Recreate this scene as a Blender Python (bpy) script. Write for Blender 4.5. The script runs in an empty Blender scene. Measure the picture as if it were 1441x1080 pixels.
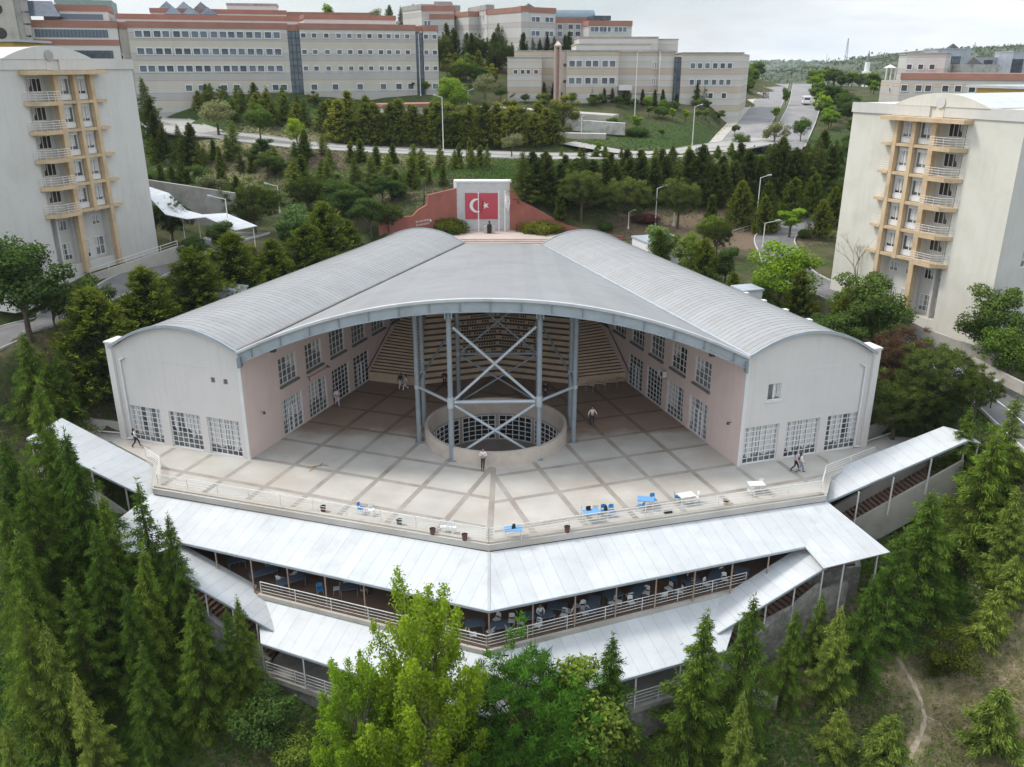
import bpy, math, random
import numpy as np
from mathutils import Vector, Matrix
C = bpy.context.scene.collection
R = math.radians
# ------------------------------------------------------------------ camera, sky, sun, exposure
FPX, PITCH, CAMZ, CX, CY = 1205.0, R(20.4), 30.0, 720.5, 540.0
cam = bpy.data.cameras.new("camera"); camo = bpy.data.objects.new("camera", cam); C.objects.link(camo)
camo.location = (0, 0, CAMZ); camo.rotation_euler = (R(90) - PITCH, 0, 0)
cam.sensor_width = 36; cam.lens = FPX / 1441 * 36; cam.clip_start = .5; cam.clip_end = 20000
bpy.context.scene.camera = camo
wd = bpy.data.worlds.new("World"); bpy.context.scene.world = wd; wd.use_nodes = True
SUN_EL, SUN_AZ = R(52), R(-75)          # azimuth from +Y towards +X
def build_world():
    nt = wd.node_tree; N = nt.nodes; L = nt.links
    bg = N['Background']; bg.inputs[1].default_value = .15
    sky = N.new('ShaderNodeTexSky'); sky.sky_type = 'NISHITA'; sky.sun_disc = False
    sky.sun_elevation = SUN_EL; sky.sun_rotation = SUN_AZ; sky.air_density = 1.0; sky.dust_density = 2.0
    tc = N.new('ShaderNodeTexCoord'); mp = N.new('ShaderNodeMapping'); mp.inputs[3].default_value = (1, 1, 4.5)
    mp.inputs[1].default_value = (3.1, 0.4, 0.2)
    no = N.new('ShaderNodeTexNoise'); no.inputs['Scale'].default_value = 1.7; no.inputs['Detail'].default_value = 6
    no.inputs['Roughness'].default_value = .55
    cr = N.new('ShaderNodeValToRGB'); cr.color_ramp.elements[0].position = .38; cr.color_ramp.elements[1].position = .58
    cr.color_ramp.elements[0].color = (.38, .38, .38, 1)
    n2 = N.new('ShaderNodeTexNoise'); n2.inputs['Scale'].default_value = 3.3; n2.inputs['Detail'].default_value = 5
    c2 = N.new('ShaderNodeValToRGB'); c2.color_ramp.elements[0].color = (4.6, 5.15, 5.75, 1); c2.color_ramp.elements[1].color = (6.6, 6.8, 6.95, 1)
    c2.color_ramp.elements[0].position = .35; c2.color_ramp.elements[1].position = .62
    mx = N.new('ShaderNodeMixRGB')
    L.new(tc.outputs['Generated'], mp.inputs[0]); L.new(mp.outputs[0], no.inputs['Vector']); L.new(mp.outputs[0], n2.inputs['Vector'])
    L.new(no.outputs[0], cr.inputs[0]); L.new(n2.outputs[0], c2.inputs[0])
    L.new(cr.outputs[0], mx.inputs[0]); L.new(sky.outputs[0], mx.inputs[1]); L.new(c2.outputs[0], mx.inputs[2])
    # overcast sky: brighter towards the zenith
    sz = N.new('ShaderNodeSeparateXYZ'); L.new(tc.outputs['Generated'], sz.inputs[0])
    g = N.new('ShaderNodeMapRange'); g.inputs[1].default_value = .08; g.inputs[2].default_value = .9; g.inputs[3].default_value = .90; g.inputs[4].default_value = 1.5; L.new(sz.outputs[2], g.inputs[0])
    sc = N.new('ShaderNodeVectorMath'); sc.operation = 'SCALE'; L.new(mx.outputs[0], sc.inputs[0]); L.new(g.outputs[0], sc.inputs['Scale'])
    L.new(sc.outputs[0], bg.inputs[0])
build_world()
sl = bpy.data.lights.new("sun", 'SUN'); so = bpy.data.objects.new("sun", sl); C.objects.link(so)
sl.energy = 2.0; sl.angle = R(11); sl.color = (1, .95, .87)
_sd = Vector((math.sin(SUN_AZ) * math.cos(SUN_EL), math.cos(SUN_AZ) * math.cos(SUN_EL), math.sin(SUN_EL)))
so.rotation_euler = _sd.to_track_quat('Z', 'Y').to_euler(); so.location = (0, 0, 90)
vs = bpy.context.scene.view_settings; vs.view_transform = 'Standard'; vs.look = 'None'; vs.gamma = 1; vs.exposure = 0.34
# ------------------------------------------------------------------ pixel helpers (for measuring real places on known heights)
_c, _s = math.cos(PITCH), math.sin(PITCH)
def ray(px, py):
    u = (px - CX) / FPX; v = (py - CY) / FPX
    return u, _c - v * _s, -_s - v * _c
def W(px, py, Z=0.0):
    dx, dy, dz = ray(px, py); t = (Z - CAMZ) / dz
    return (dx * t, dy * t, Z)
def D(px, py, Y):
    dx, dy, dz = ray(px, py); t = Y / dy
    return (dx * t, Y, CAMZ + dz * t)
def T(px, py, t):
    dx, dy, dz = ray(px, py); return (dx * t, dy * t, CAMZ + dz * t)
def proj(X, Y, Z):
    z = Y * _c - (Z - CAMZ) * _s; up = Y * _s + (Z - CAMZ) * _c
    return CX + FPX * X / z, CY - FPX * up / z
# ------------------------------------------------------------------ materials
def mat(name, col, rough=.7, metal=0, var=.0, vscale=1.0, bump=0, bscale=20, spec=.5, dirt=None, dscale=.3, coord='Object', trans=0, emis=None):
    m = bpy.data.materials.new(name); m.use_nodes = True; nt = m.node_tree; N = nt.nodes; L = nt.links
    b = N['Principled BSDF']; b.inputs['Roughness'].default_value = rough; b.inputs['Metallic'].default_value = metal
    b.inputs['Specular IOR Level'].default_value = spec
    b.inputs['Base Color'].default_value = (*col, 1)
    out = None
    if var or dirt or bump:
        tc = N.new('ShaderNodeTexCoord')
    if var:
        no = N.new('ShaderNodeTexNoise'); no.inputs['Scale'].default_value = vscale; no.inputs['Detail'].default_value = 5
        L.new(tc.outputs[coord], no.inputs['Vector'])
        cr = N.new('ShaderNodeValToRGB'); cr.color_ramp.elements[0].position = .3; cr.color_ramp.elements[1].position = .7
        cr.color_ramp.elements[0].color = (*[c * (1 - var) for c in col], 1); cr.color_ramp.elements[1].color = (*[min(1, c * (1 + var)) for c in col], 1)
        L.new(no.outputs[0], cr.inputs[0]); out = cr.outputs[0]
    if dirt:
        n2 = N.new('ShaderNodeTexNoise'); n2.inputs['Scale'].default_value = dscale; n2.inputs['Detail'].default_value = 7; n2.inputs['Roughness'].default_value = .65
        L.new(tc.outputs[coord], n2.inputs['Vector'])
        c2 = N.new('ShaderNodeValToRGB'); c2.color_ramp.elements[0].position = .48; c2.color_ramp.elements[1].position = .72
        c2.color_ramp.elements[0].color = (0, 0, 0, 1); c2.color_ramp.elements[1].color = (1, 1, 1, 1)
        L.new(n2.outputs[0], c2.inputs[0])
        mx = N.new('ShaderNodeMixRGB'); L.new(c2.outputs[0], mx.inputs[0])
        if out: L.new(out, mx.inputs[1])
        else: mx.inputs[1].default_value = (*col, 1)
        mx.inputs[2].default_value = (*dirt, 1); out = mx.outputs[0]
    if out: L.new(out, b.inputs['Base Color'])
    if bump:
        n3 = N.new('ShaderNodeTexNoise'); n3.inputs['Scale'].default_value = bscale; n3.inputs['Detail'].default_value = 4
        L.new(tc.outputs[coord], n3.inputs['Vector']); bp = N.new('ShaderNodeBump'); bp.inputs['Strength'].default_value = bump
        bp.inputs['Distance'].default_value = .05
        L.new(n3.outputs[0], bp.inputs['Height']); L.new(bp.outputs[0], b.inputs['Normal'])
    return m
def streaks(m, amt=.82, sx=1.3, sz=.07):
    nt = m.node_tree; N = nt.nodes; L = nt.links; b = N['Principled BSDF']; src = b.inputs['Base Color'].links[0].from_socket
    tc = N.new('ShaderNodeTexCoord'); mp = N.new('ShaderNodeMapping'); mp.inputs[3].default_value = (sx, sx, sz); L.new(tc.outputs['Object'], mp.inputs[0])
    n = N.new('ShaderNodeTexNoise'); n.inputs['Scale'].default_value = 1.6; n.inputs['Detail'].default_value = 7; n.inputs['Roughness'].default_value = .7; L.new(mp.outputs[0], n.inputs['Vector'])
    r = N.new('ShaderNodeMapRange'); r.inputs[1].default_value = .5; r.inputs[2].default_value = .75; L.new(n.outputs[0], r.inputs[0])
    x = N.new('ShaderNodeMixRGB'); x.blend_type = 'MULTIPLY'; x.inputs[2].default_value = (amt, amt * .985, amt * .95, 1); L.new(r.outputs[0], x.inputs[0]); L.new(src, x.inputs[1]); L.new(x.outputs[0], b.inputs['Base Color'])
def seam_mat(name, col, pitch, rough=.45, metal=.3, line=.78, width=.1, dirt=None, axis=0, var=.05, second=None):
    """sheet metal with seams every `pitch` metres along UV axis"""
    m = mat(name, col, rough, metal, var=var, vscale=.35, dirt=dirt, dscale=.22)
    nt = m.node_tree; N = nt.nodes; L = nt.links; b = N['Principled BSDF']
    uv = N.new('ShaderNodeUVMap'); sp = N.new('ShaderNodeSeparateXYZ'); L.new(uv.outputs[0], sp.inputs[0])
    def lines(ax, p, w):
        d = N.new('ShaderNodeMath'); d.operation = 'DIVIDE'; d.inputs[1].default_value = p; L.new(sp.outputs[ax], d.inputs[0])
        f = N.new('ShaderNodeMath'); f.operation = 'FRACT'; L.new(d.outputs[0], f.inputs[0])
        g = N.new('ShaderNodeMath'); g.operation = 'LESS_THAN'; g.inputs[1].default_value = w; L.new(f.outputs[0], g.inputs[0])
        fl = N.new('ShaderNodeMath'); fl.operation = 'FLOOR'; L.new(d.outputs[0], fl.inputs[0])
        wn = N.new('ShaderNodeTexWhiteNoise'); wn.noise_dimensions = '1D'; L.new(fl.outputs[0], wn.inputs['W'])
        return g.outputs[0], wn.outputs[0]
    g, wn = lines(axis, pitch, width)
    src = b.inputs['Base Color'].links[0].from_socket
    # panel to panel tone
    mr = N.new('ShaderNodeMapRange'); mr.inputs[3].default_value = .95; mr.inputs[4].default_value = 1.03; L.new(wn, mr.inputs[0])
    vm = N.new('ShaderNodeVectorMath'); vm.operation = 'SCALE'; L.new(src, vm.inputs[0]); L.new(mr.outputs[0], vm.inputs['Scale'])
    mx = N.new('ShaderNodeMixRGB'); mx.blend_type = 'MULTIPLY'; mx.inputs[2].default_value = (line, line, line, 1)
    L.new(g, mx.inputs[0]); L.new(vm.outputs[0], mx.inputs[1]); o = mx.outputs[0]
    if second:
        g2, _ = lines(1 - axis, second, .03)
        m2 = N.new('ShaderNodeMixRGB'); m2.blend_type = 'MULTIPLY'; m2.inputs[2].default_value = (.88, .88, .88, 1)
        L.new(g2, m2.inputs[0]); L.new(o, m2.inputs[1]); o = m2.outputs[0]
    L.new(o, b.inputs['Base Color'])
    bp = N.new('ShaderNodeBump'); bp.inputs['Strength'].default_value = .4; bp.inputs['Distance'].default_value = .03
    L.new(g, bp.inputs['Height']); L.new(bp.outputs[0], b.inputs['Normal'])
    return m
def leaf_mat(name, dark, tip, trans=.25, var=.25):
    m = bpy.data.materials.new(name); m.use_nodes = True; nt = m.node_tree; N = nt.nodes; L = nt.links
    b = N['Principled BSDF']; b.inputs['Roughness'].default_value = .75; b.inputs['Specular IOR Level'].default_value = .08
    at = N.new('ShaderNodeAttribute'); at.attribute_name = 'tip'
    mx = N.new('ShaderNodeMixRGB'); mx.inputs[1].default_value = (*dark, 1); mx.inputs[2].default_value = (*tip, 1)
    L.new(at.outputs['Fac'], mx.inputs[0])
    oi = N.new('ShaderNodeObjectInfo'); mr = N.new('ShaderNodeMapRange'); mr.inputs[3].default_value = 1 - var; mr.inputs[4].default_value = 1 + var
    L.new(oi.outputs['Random'], mr.inputs[0])
    hs = N.new('ShaderNodeHueSaturation'); L.new(mr.outputs[0], hs.inputs['Value'])
    m3 = N.new('ShaderNodeMath'); m3.operation = 'MULTIPLY_ADD'; m3.inputs[1].default_value = -.03; m3.inputs[2].default_value = .515
    L.new(oi.outputs['Random'], m3.inputs[0]); L.new(m3.outputs[0], hs.inputs['Hue'])
    L.new(mx.outputs[0], hs.inputs['Color']); L.new(hs.outputs[0], b.inputs['Base Color'])
    tr = N.new('ShaderNodeBsdfTranslucent'); L.new(hs.outputs[0], tr.inputs[0])
    ms = N.new('ShaderNodeMixShader'); ms.inputs[0].default_value = trans
    L.new(b.outputs[0], ms.inputs[1]); L.new(tr.outputs[0], ms.inputs[2]); L.new(ms.outputs[0], N['Material Output'].inputs[0])
    return m
def glass_mat(name, a, bcol, rough=.12, curtain=None):
    """window glass over a dim room: dark, glossy, tone differs by pane"""
    m = bpy.data.materials.new(name); m.use_nodes = True; nt = m.node_tree; N = nt.nodes; L = nt.links
    b = N['Principled BSDF']; b.inputs['Roughness'].default_value = rough; b.inputs['Specular IOR Level'].default_value = .6
    tc = N.new('ShaderNodeTexCoord'); no = N.new('ShaderNodeTexNoise'); no.inputs['Scale'].default_value = .9; no.inputs['Detail'].default_value = 2
    L.new(tc.outputs['Object'], no.inputs['Vector']); oi = N.new('ShaderNodeObjectInfo')
    ad = N.new('ShaderNodeMath'); ad.operation = 'MULTIPLY_ADD'; ad.inputs[1].default_value = .55; L.new(oi.outputs['Random'], ad.inputs[0]); 
    m2 = N.new('ShaderNodeMath'); m2.operation = 'MULTIPLY'; m2.inputs[1].default_value = .7; L.new(no.outputs[0], m2.inputs[0]); L.new(m2.outputs[0], ad.inputs[2])
    cr = N.new('ShaderNodeValToRGB'); cr.color_ramp.elements[0].position = .35; cr.color_ramp.elements[1].position = .8
    cr.color_ramp.elements[0].color = (*a, 1); cr.color_ramp.elements[1].color = (*bcol, 1)
    L.new(ad.outputs[0], cr.inputs[0]); L.new(cr.outputs[0], b.inputs['Base Color'])
    return m
M = {}
M['white_wall'] = mat('white_wall', (.64, .61, .59), .85, var=.03, vscale=.5, dirt=(.58, .555, .53), dscale=.25, bump=.15, bscale=30)
M['pink_wall'] = mat('pink_wall', (.66, .525, .485), .88, var=.05, vscale=.6, dirt=(.60, .475, .435), dscale=.3, bump=.15, bscale=30)
M['trim_white'] = mat('trim_white', (.66, .66, .65), .6, var=.04, vscale=2)
M['frame_white'] = mat('frame_white', (.72, .72, .72), .45)
M['concrete'] = mat('concrete', (.36, .345, .32), .9, var=.12, vscale=1.2, dirt=(.22, .21, .19), dscale=.5, bump=.3, bscale=12)
M['pale_concrete'] = mat('pale_concrete', (.47, .44, .39), .9, var=.08, vscale=1, dirt=(.33, .30, .26), dscale=.5, bump=.25, bscale=12)
M['dark_concrete'] = mat('dark_concrete', (.19, .18, .17), .9, var=.2, vscale=1, dirt=(.1, .1, .09), dscale=.5, bump=.3, bscale=10)
M['stone'] = mat('stone', (.30, .285, .26), .95, var=.3, vscale=2.5, dirt=(.14, .13, .11), dscale=.9, bump=.8, bscale=5)
M['roof_metal'] = seam_mat('roof_metal', (.335, .338, .338), .62, rough=.5, metal=.15, line=.93, width=.10, dirt=(.30, .30, .295))
M['roof_center'] = seam_mat('roof_center', (.285, .29, .292), 1.2, rough=.55, metal=.1, line=.96, width=.05, dirt=(.26, .262, .262), axis=0)
M['canopy'] = seam_mat('canopy', (.54, .565, .58), .95, rough=.5, metal=.0, line=.78, width=.045, dirt=(.46, .48, .49), var=.05)
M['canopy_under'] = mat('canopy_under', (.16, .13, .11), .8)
M['steel'] = mat('steel', (.25, .285, .315), .45, .2, var=.08, vscale=1.5)
M['steel_pale'] = mat('steel_pale', (.40, .445, .48), .45, .15, var=.07, vscale=1.2, dirt=(.31, .34, .36), dscale=.8)
M['dark_metal'] = mat('dark_metal', (.05, .05, .05), .5, .3)
M['rail'] = mat('rail', (.70, .69, .66), .5, var=.06, vscale=3)
M['post_brown'] = mat('post_brown', (.34, .235, .17), .7, var=.25, vscale=.8, dirt=(.45, .38, .32), dscale=2)
M['glass'] = glass_mat('glass', (.02, .022, .024), (.20, .21, .21))
M['glass_dark'] = glass_mat('glass_dark', (.012, .012, .012), (.05, .05, .052))
M['glass_blue'] = glass_mat('glass_blue', (.03, .04, .055), (.12, .16, .20))
M['glass_far'] = glass_mat('glass_far', (.035, .045, .055), (.12, .145, .165))
M['curtain'] = mat('curtain', (.52, .51, .50), .8, var=.2, vscale=6)
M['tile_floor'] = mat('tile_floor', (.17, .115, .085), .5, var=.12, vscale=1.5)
M['cream'] = mat('cream', (.63, .61, .54), .88, var=.04, vscale=.4, dirt=(.54, .52, .45), dscale=.22)
M['dorm_grey'] = mat('dorm_grey', (.58, .57, .54), .88, var=.04, vscale=.4, dirt=(.49, .475, .44), dscale=.2)
M['ochre'] = mat('ochre', (.56, .42, .26), .85, var=.08, vscale=1.2, dirt=(.40, .30, .19), dscale=.7)
M['asphalt'] = mat('asphalt', (.155, .15, .15), .9, var=.15, vscale=.6, dirt=(.20, .195, .19), dscale=.3, bump=.2, bscale=25)
M['boulevard'] = mat('boulevard', (.225, .22, .22), .9, var=.1, vscale=.3, dirt=(.29, .28, .27), dscale=.15, bump=.1, bscale=15)
M['pale_road'] = mat('pale_road', (.36, .345, .32), .9, var=.1, vscale=.4, dirt=(.27, .26, .24), dscale=.4, bump=.1, bscale=15)
M['kerb'] = mat('kerb', (.45, .44, .42), .85, var=.1, vscale=2)
M['red_wall'] = mat('red_wall', (.33, .115, .085), .88, var=.12, vscale=.7, dirt=(.24, .09, .07), dscale=.4)
M['brick_red'] = mat('brick_red', (.33, .165, .12), .85, var=.1, vscale=.4)
M['flag_red'] = mat('flag_red', (.48, .07, .095), .7, var=.05, vscale=1)
M['paint_white'] = mat('paint_white', (.78, .78, .77), .6)
M['granite'] = mat('granite', (.52, .52, .51), .6, var=.08, vscale=2)
M['pink_paving'] = mat('pink_paving', (.50, .41, .36), .85, var=.08, vscale=1.2, dirt=(.40, .33, .29), dscale=.6)
M['tan_step'] = mat('tan_step', (.62, .47, .33), .85, var=.12, vscale=1.2, dirt=(.46, .34, .24), dscale=.6)
M['step_riser'] = mat('step_riser', (.13, .095, .07), .9, var=.1, vscale=2)
M['blue_plastic'] = mat('blue_plastic', (.03, .22, .52), .4)
M['blue_top'] = mat('blue_top', (.16, .36, .62), .4, var=.08, vscale=3)
M['navy_top'] = mat('navy_top', (.10, .13, .18), .4, var=.08, vscale=3)
M['white_plastic'] = mat('white_plastic', (.72, .72, .71), .4)
M['brown_bin'] = mat('brown_bin', (.12, .045, .035), .6)
M['green_bin'] = mat('green_bin', (.12, .20, .18), .6)
M['black'] = mat('black', (.015, .015, .016), .6)
M['skin'] = mat('skin', (.48, .27, .19), .6)
M['hair'] = mat('hair', (.02, .014, .01), .6)
M['cloth_white'] = mat('cloth_white', (.70, .70, .70), .8)
M['cloth_lilac'] = mat('cloth_lilac', (.42, .38, .52), .8)
M['cloth_pink'] = mat('cloth_pink', (.66, .60, .66), .8)
M['cloth_black'] = mat('cloth_black', (.02, .02, .022), .8)
M['cloth_maroon'] = mat('cloth_maroon', (.16, .03, .05), .8)
M['cloth_jeans'] = mat('cloth_jeans', (.20, .23, .29), .8)
M['cloth_navy'] = mat('cloth_navy', (.03, .04, .07), .8)
M['bark'] = mat('bark', (.10, .075, .055), .95, var=.3, vscale=4, bump=.5, bscale=12)
M['bark_pale'] = mat('bark_pale', (.24, .20, .16), .95, var=.3, vscale=4, bump=.5, bscale=12)
M['yellow_wall'] = mat('yellow_wall', (.62, .42, .12), .85, var=.05, vscale=.5)
for k_ in ('white_wall', 'cream', 'dorm_grey', 'pale_concrete', 'concrete', 'red_wall', 'pink_wall'): streaks(M[k_], .945 if k_ in ('white_wall', 'pink_wall') else .91)
streaks(M['roof_metal'], .90, .5, .5); streaks(M['roof_center'], .86, .12, .5); streaks(M['canopy'], .88, .5, .9)
# foliage (real leaf colours: dark old growth, pale new tips)
M['cedar'] = leaf_mat('cedar', (0.0237, 0.0385, 0.0077), (0.2095, 0.345, 0.0417))
M['cedar_pale'] = leaf_mat('cedar_pale', (0.045, 0.0713, 0.0171), (0.3626, 0.4728, 0.075))
M['golden'] = leaf_mat('golden', (.028, .048, .009), (.27, .33, .03))
M['hedgegreen'] = leaf_mat('hedgegreen', (0.0243, 0.0372, 0.0096), (0.1746, 0.2299, 0.03))
M['midgreen'] = leaf_mat('midgreen', (0.0416, 0.062, 0.0139), (0.2551, 0.3322, 0.0463))
M['golden_mid'] = leaf_mat('golden_mid', (.045, .068, .014), (.40, .43, .055))
M['maple'] = leaf_mat('maple', (.085, .165, .012), (.36, .53, .035), trans=.4, var=.05)
M['brightgreen'] = leaf_mat('brightgreen', (0.0866, 0.155, 0.0149), (0.3971, 0.5999, 0.0474), trans=.35)
M['broad'] = leaf_mat('broad', (0.045, 0.0806, 0.0149), (0.2686, 0.3959, 0.0517), trans=.3)
M['broad_dark'] = leaf_mat('broad_dark', (0.0312, 0.0558, 0.0149), (0.1478, 0.2429, 0.0436), trans=.25)
M['bluegreen'] = leaf_mat('bluegreen', (0.0693, 0.1162, 0.0374), (0.327, 0.4667, 0.1305), trans=.3)
M['pine'] = leaf_mat('pine', (0.0381, 0.0558, 0.016), (0.2283, 0.2939, 0.0573))
M['pine_bright'] = leaf_mat('pine_bright', (0.0347, 0.0775, 0.0128), (0.1582, 0.3406, 0.0296))
M['pine_red'] = leaf_mat('pine_red', (0.0837, 0.0465, 0.0279), (0.2344, 0.1318, 0.0837))
M['blossom'] = leaf_mat('blossom', (0.108, 0.13, 0.045), (0.4536, 0.46, 0.243), trans=.3)
M['flowers'] = leaf_mat('flowers', (0.054, 0.06, 0.027), (0.3456, 0.07, 0.09), trans=.3)
M['shrub'] = leaf_mat('shrub', (0.0368, 0.0605, 0.0091), (0.2652, 0.2839, 0.0252), trans=.3)
M['grass'] = leaf_mat('grass', (.20, .20, .085), (.46, .39, .23), trans=.3, var=0)
M['cover'] = leaf_mat('cover', (0.0243, 0.0558, 0.0107), (0.105, 0.2222, 0.0237), trans=.3, var=0)
# ------------------------------------------------------------------ mesh helpers
class Fr:
    """local frame: a along e, b along f, z up"""
    def __init__(s, o, e, f=None):
        s.o = Vector((o[0], o[1], o[2] if len(o) > 2 else 0)); l = math.hypot(*e[:2]); s.e = Vector((e[0] / l, e[1] / l, 0))
        if f is None: f = (-s.e.y, s.e.x)
        l = math.hypot(*f[:2]); s.f = Vector((f[0] / l, f[1] / l, 0))
    def p(s, a, b, z): return s.o + s.e * a + s.f * b + Vector((0, 0, z))
    def mat(s, a, b, z):
        """object matrix: local x along e, local y along f"""
        m = Matrix.Identity(4); x, y = s.e, s.f; zz = Vector((0, 0, 1))
        for i in range(3): m[i][0] = x[i]; m[i][1] = y[i]; m[i][2] = zz[i]; m[i][3] = s.p(a, b, z)[i]
        return m
WORLD = Fr((0, 0, 0), (1, 0))
class MB:
    def __init__(s): s.v = []; s.f = []; s.mi = []; s.uv = []; s.cur = 0
    def face(s, pts, uv=None):
        i = len(s.v); s.v += [tuple(p) for p in pts]; s.f.append(tuple(range(i, i + len(pts)))); s.mi.append(s.cur)
        s.uv += uv if uv else [(0, 0)] * len(pts)
    def box(s, fr, a0, a1, b0, b1, z0, z1):
        P = [fr.p(a, b, z) for z in (z0, z1) for b in (b0, b1) for a in (a0, a1)]
        for q in ((0, 2, 3, 1), (4, 5, 7, 6), (0, 1, 5, 4), (2, 6, 7, 3), (0, 4, 6, 2), (1, 3, 7, 5)): s.face([P[k] for k in q])
        return s
    def prism(s, pts, z0, z1):
        """pts list of (x,y) or (x,y,z offset)"""
        n = len(pts); g = [p[2] if len(p) > 2 else 0 for p in pts]
        lo = [(p[0], p[1], z0 + g[i]) for i, p in enumerate(pts)]; hi = [(p[0], p[1], z1 + g[i]) for i, p in enumerate(pts)]
        s.face(hi); s.face(lo[::-1])
        for i in range(n): j = (i + 1) % n; s.face([lo[i], lo[j], hi[j], hi[i]])
        return s
    def tube(s, p, q, r, n=8, r2=None, cap=True):
        p = Vector(p); q = Vector(q); r2 = r if r2 is None else r2; d = (q - p)
        if d.length < 1e-6: return s
        d.normalize(); u = d.orthogonal().normalized(); w = d.cross(u)
        A = [p + (u * math.cos(2 * math.pi * k / n) + w * math.sin(2 * math.pi * k / n)) * r for k in range(n)]
        B = [q + (u * math.cos(2 * math.pi * k / n) + w * math.sin(2 * math.pi * k / n)) * r2 for k in range(n)]
        for k in range(n): s.face([A[k], A[(k + 1) % n], B[(k + 1) % n], B[k]])
        if cap: s.face(A[::-1]); s.face(B)
        return s
    def beam(s, p, q, w, h):
        """rectangular bar from p to q, w wide, h high"""
        p = Vector(p); q = Vector(q); d = (q - p).normalized(); u = d.cross(Vector((0, 0, 1)))
        if u.length < 1e-4: u = Vector((1, 0, 0))
        u.normalize(); v = u.cross(d).normalized(); c = [(u * a * w / 2 + v * b * h / 2) for a, b in ((-1, -1), (1, -1), (1, 1), (-1, 1))]
        A = [p + x for x in c]; B = [q + x for x in c]
        for k in range(4): s.face([A[k], A[(k + 1) % 4], B[(k + 1) % 4], B[k]])
        s.face(A[::-1]); s.face(B); return s
    def wall(s, fr, a0, a1, z0, z1, holes, b=0, depth=.25, flip=1):
        """face in plane b, holes=(a0,a1,z0,z1), reveals go to b+depth*flip"""
        A = sorted({a0, a1, *[h[0] for h in holes], *[h[1] for h in holes]}); Z = sorted({z0, z1, *[h[2] for h in holes], *[h[3] for h in holes]})
        for i in range(len(A) - 1):
            for j in range(len(Z) - 1):
                ca, cz = (A[i] + A[i + 1]) / 2, (Z[j] + Z[j + 1]) / 2
                if any(h[0] < ca < h[1] and h[2] < cz < h[3] for h in holes): continue
                s.face([fr.p(A[i], b, Z[j]), fr.p(A[i + 1], b, Z[j]), fr.p(A[i + 1], b, Z[j + 1]), fr.p(A[i], b, Z[j + 1])])
        d = b + depth * flip
        for (h0, h1, y0, y1) in holes:
            for (p, q) in (((h0, y0), (h1, y0)), ((h1, y0), (h1, y1)), ((h1, y1), (h0, y1)), ((h0, y1), (h0, y0))):
                s.face([fr.p(p[0], b, p[1]), fr.p(q[0], b, q[1]), fr.p(q[0], d, q[1]), fr.p(p[0], d, p[1])])
        return s
    def mesh(s, name, mats, off=None, smooth=False):
        me = bpy.data.meshes.new(name); o = Vector(off) if off is not None else Vector((0, 0, 0))
        me.from_pydata([(p[0] - o.x, p[1] - o.y, p[2] - o.z) for p in s.v], [], s.f)
        if not isinstance(mats, (list, tuple)): mats = [mats]
        for m in mats: me.materials.append(M[m] if isinstance(m, str) else m)
        if len(mats) > 1: me.polygons.foreach_set('material_index', s.mi)
        uvl = me.uv_layers.new(name='UVMap'); uvl.data.foreach_set('uv', [c for t in s.uv for c in t])
        if smooth: me.polygons.foreach_set('use_smooth', [True] * len(me.polygons))
        return me
def tag(o, label=None, cat=None, group=None, kind=None):
    if label: o['label'] = label
    if cat: o['category'] = cat
    if group: o['group'] = group
    if kind: o['kind'] = kind
    return o
def link(name, me, parent=None, loc=(0, 0, 0)):
    o = bpy.data.objects.new(name, me); C.objects.link(o); o.location = loc
    if parent: o.parent = parent
    return o
def thing(name, label, cat, loc=(0, 0, 0), group=None):
    o = bpy.data.objects.new(name, None); o.empty_display_size = .5; C.objects.link(o); o.location = loc
    return tag(o, label, cat, group)
def part(name, mb, mats, parent, smooth=False):
    """world-coordinate MB -> child mesh of a thing (or of a part that shares the thing's origin)"""
    root = parent
    while root.parent: root = root.parent
    return link(name, mb.mesh(name, mats, root.location, smooth), parent)
def solo(name, mb, mats, label=None, cat=None, kind=None, group=None, smooth=False):
    """one-mesh thing or structure, origin at its own base centre"""
    v = np.array(mb.v); c = ((v[:, 0].min() + v[:, 0].max()) / 2, (v[:, 1].min() + v[:, 1].max()) / 2, v[:, 2].min())
    o = link(name, mb.mesh(name, mats, c, smooth), None, c); return tag(o, label, cat, group, kind)
def struct(name, mb, mats, smooth=False): return solo(name, mb, mats, kind='structure', smooth=smooth)
def kids(o, allo): return [x for x in allo if x.parent == o]
def copy_tree(o, parent=None, tree=None):
    c = o.copy(); C.objects.link(c)
    if parent: c.parent = parent
    for ch in o.children: copy_tree(ch, c)
    return c
rnd = random.Random(7)
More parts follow.
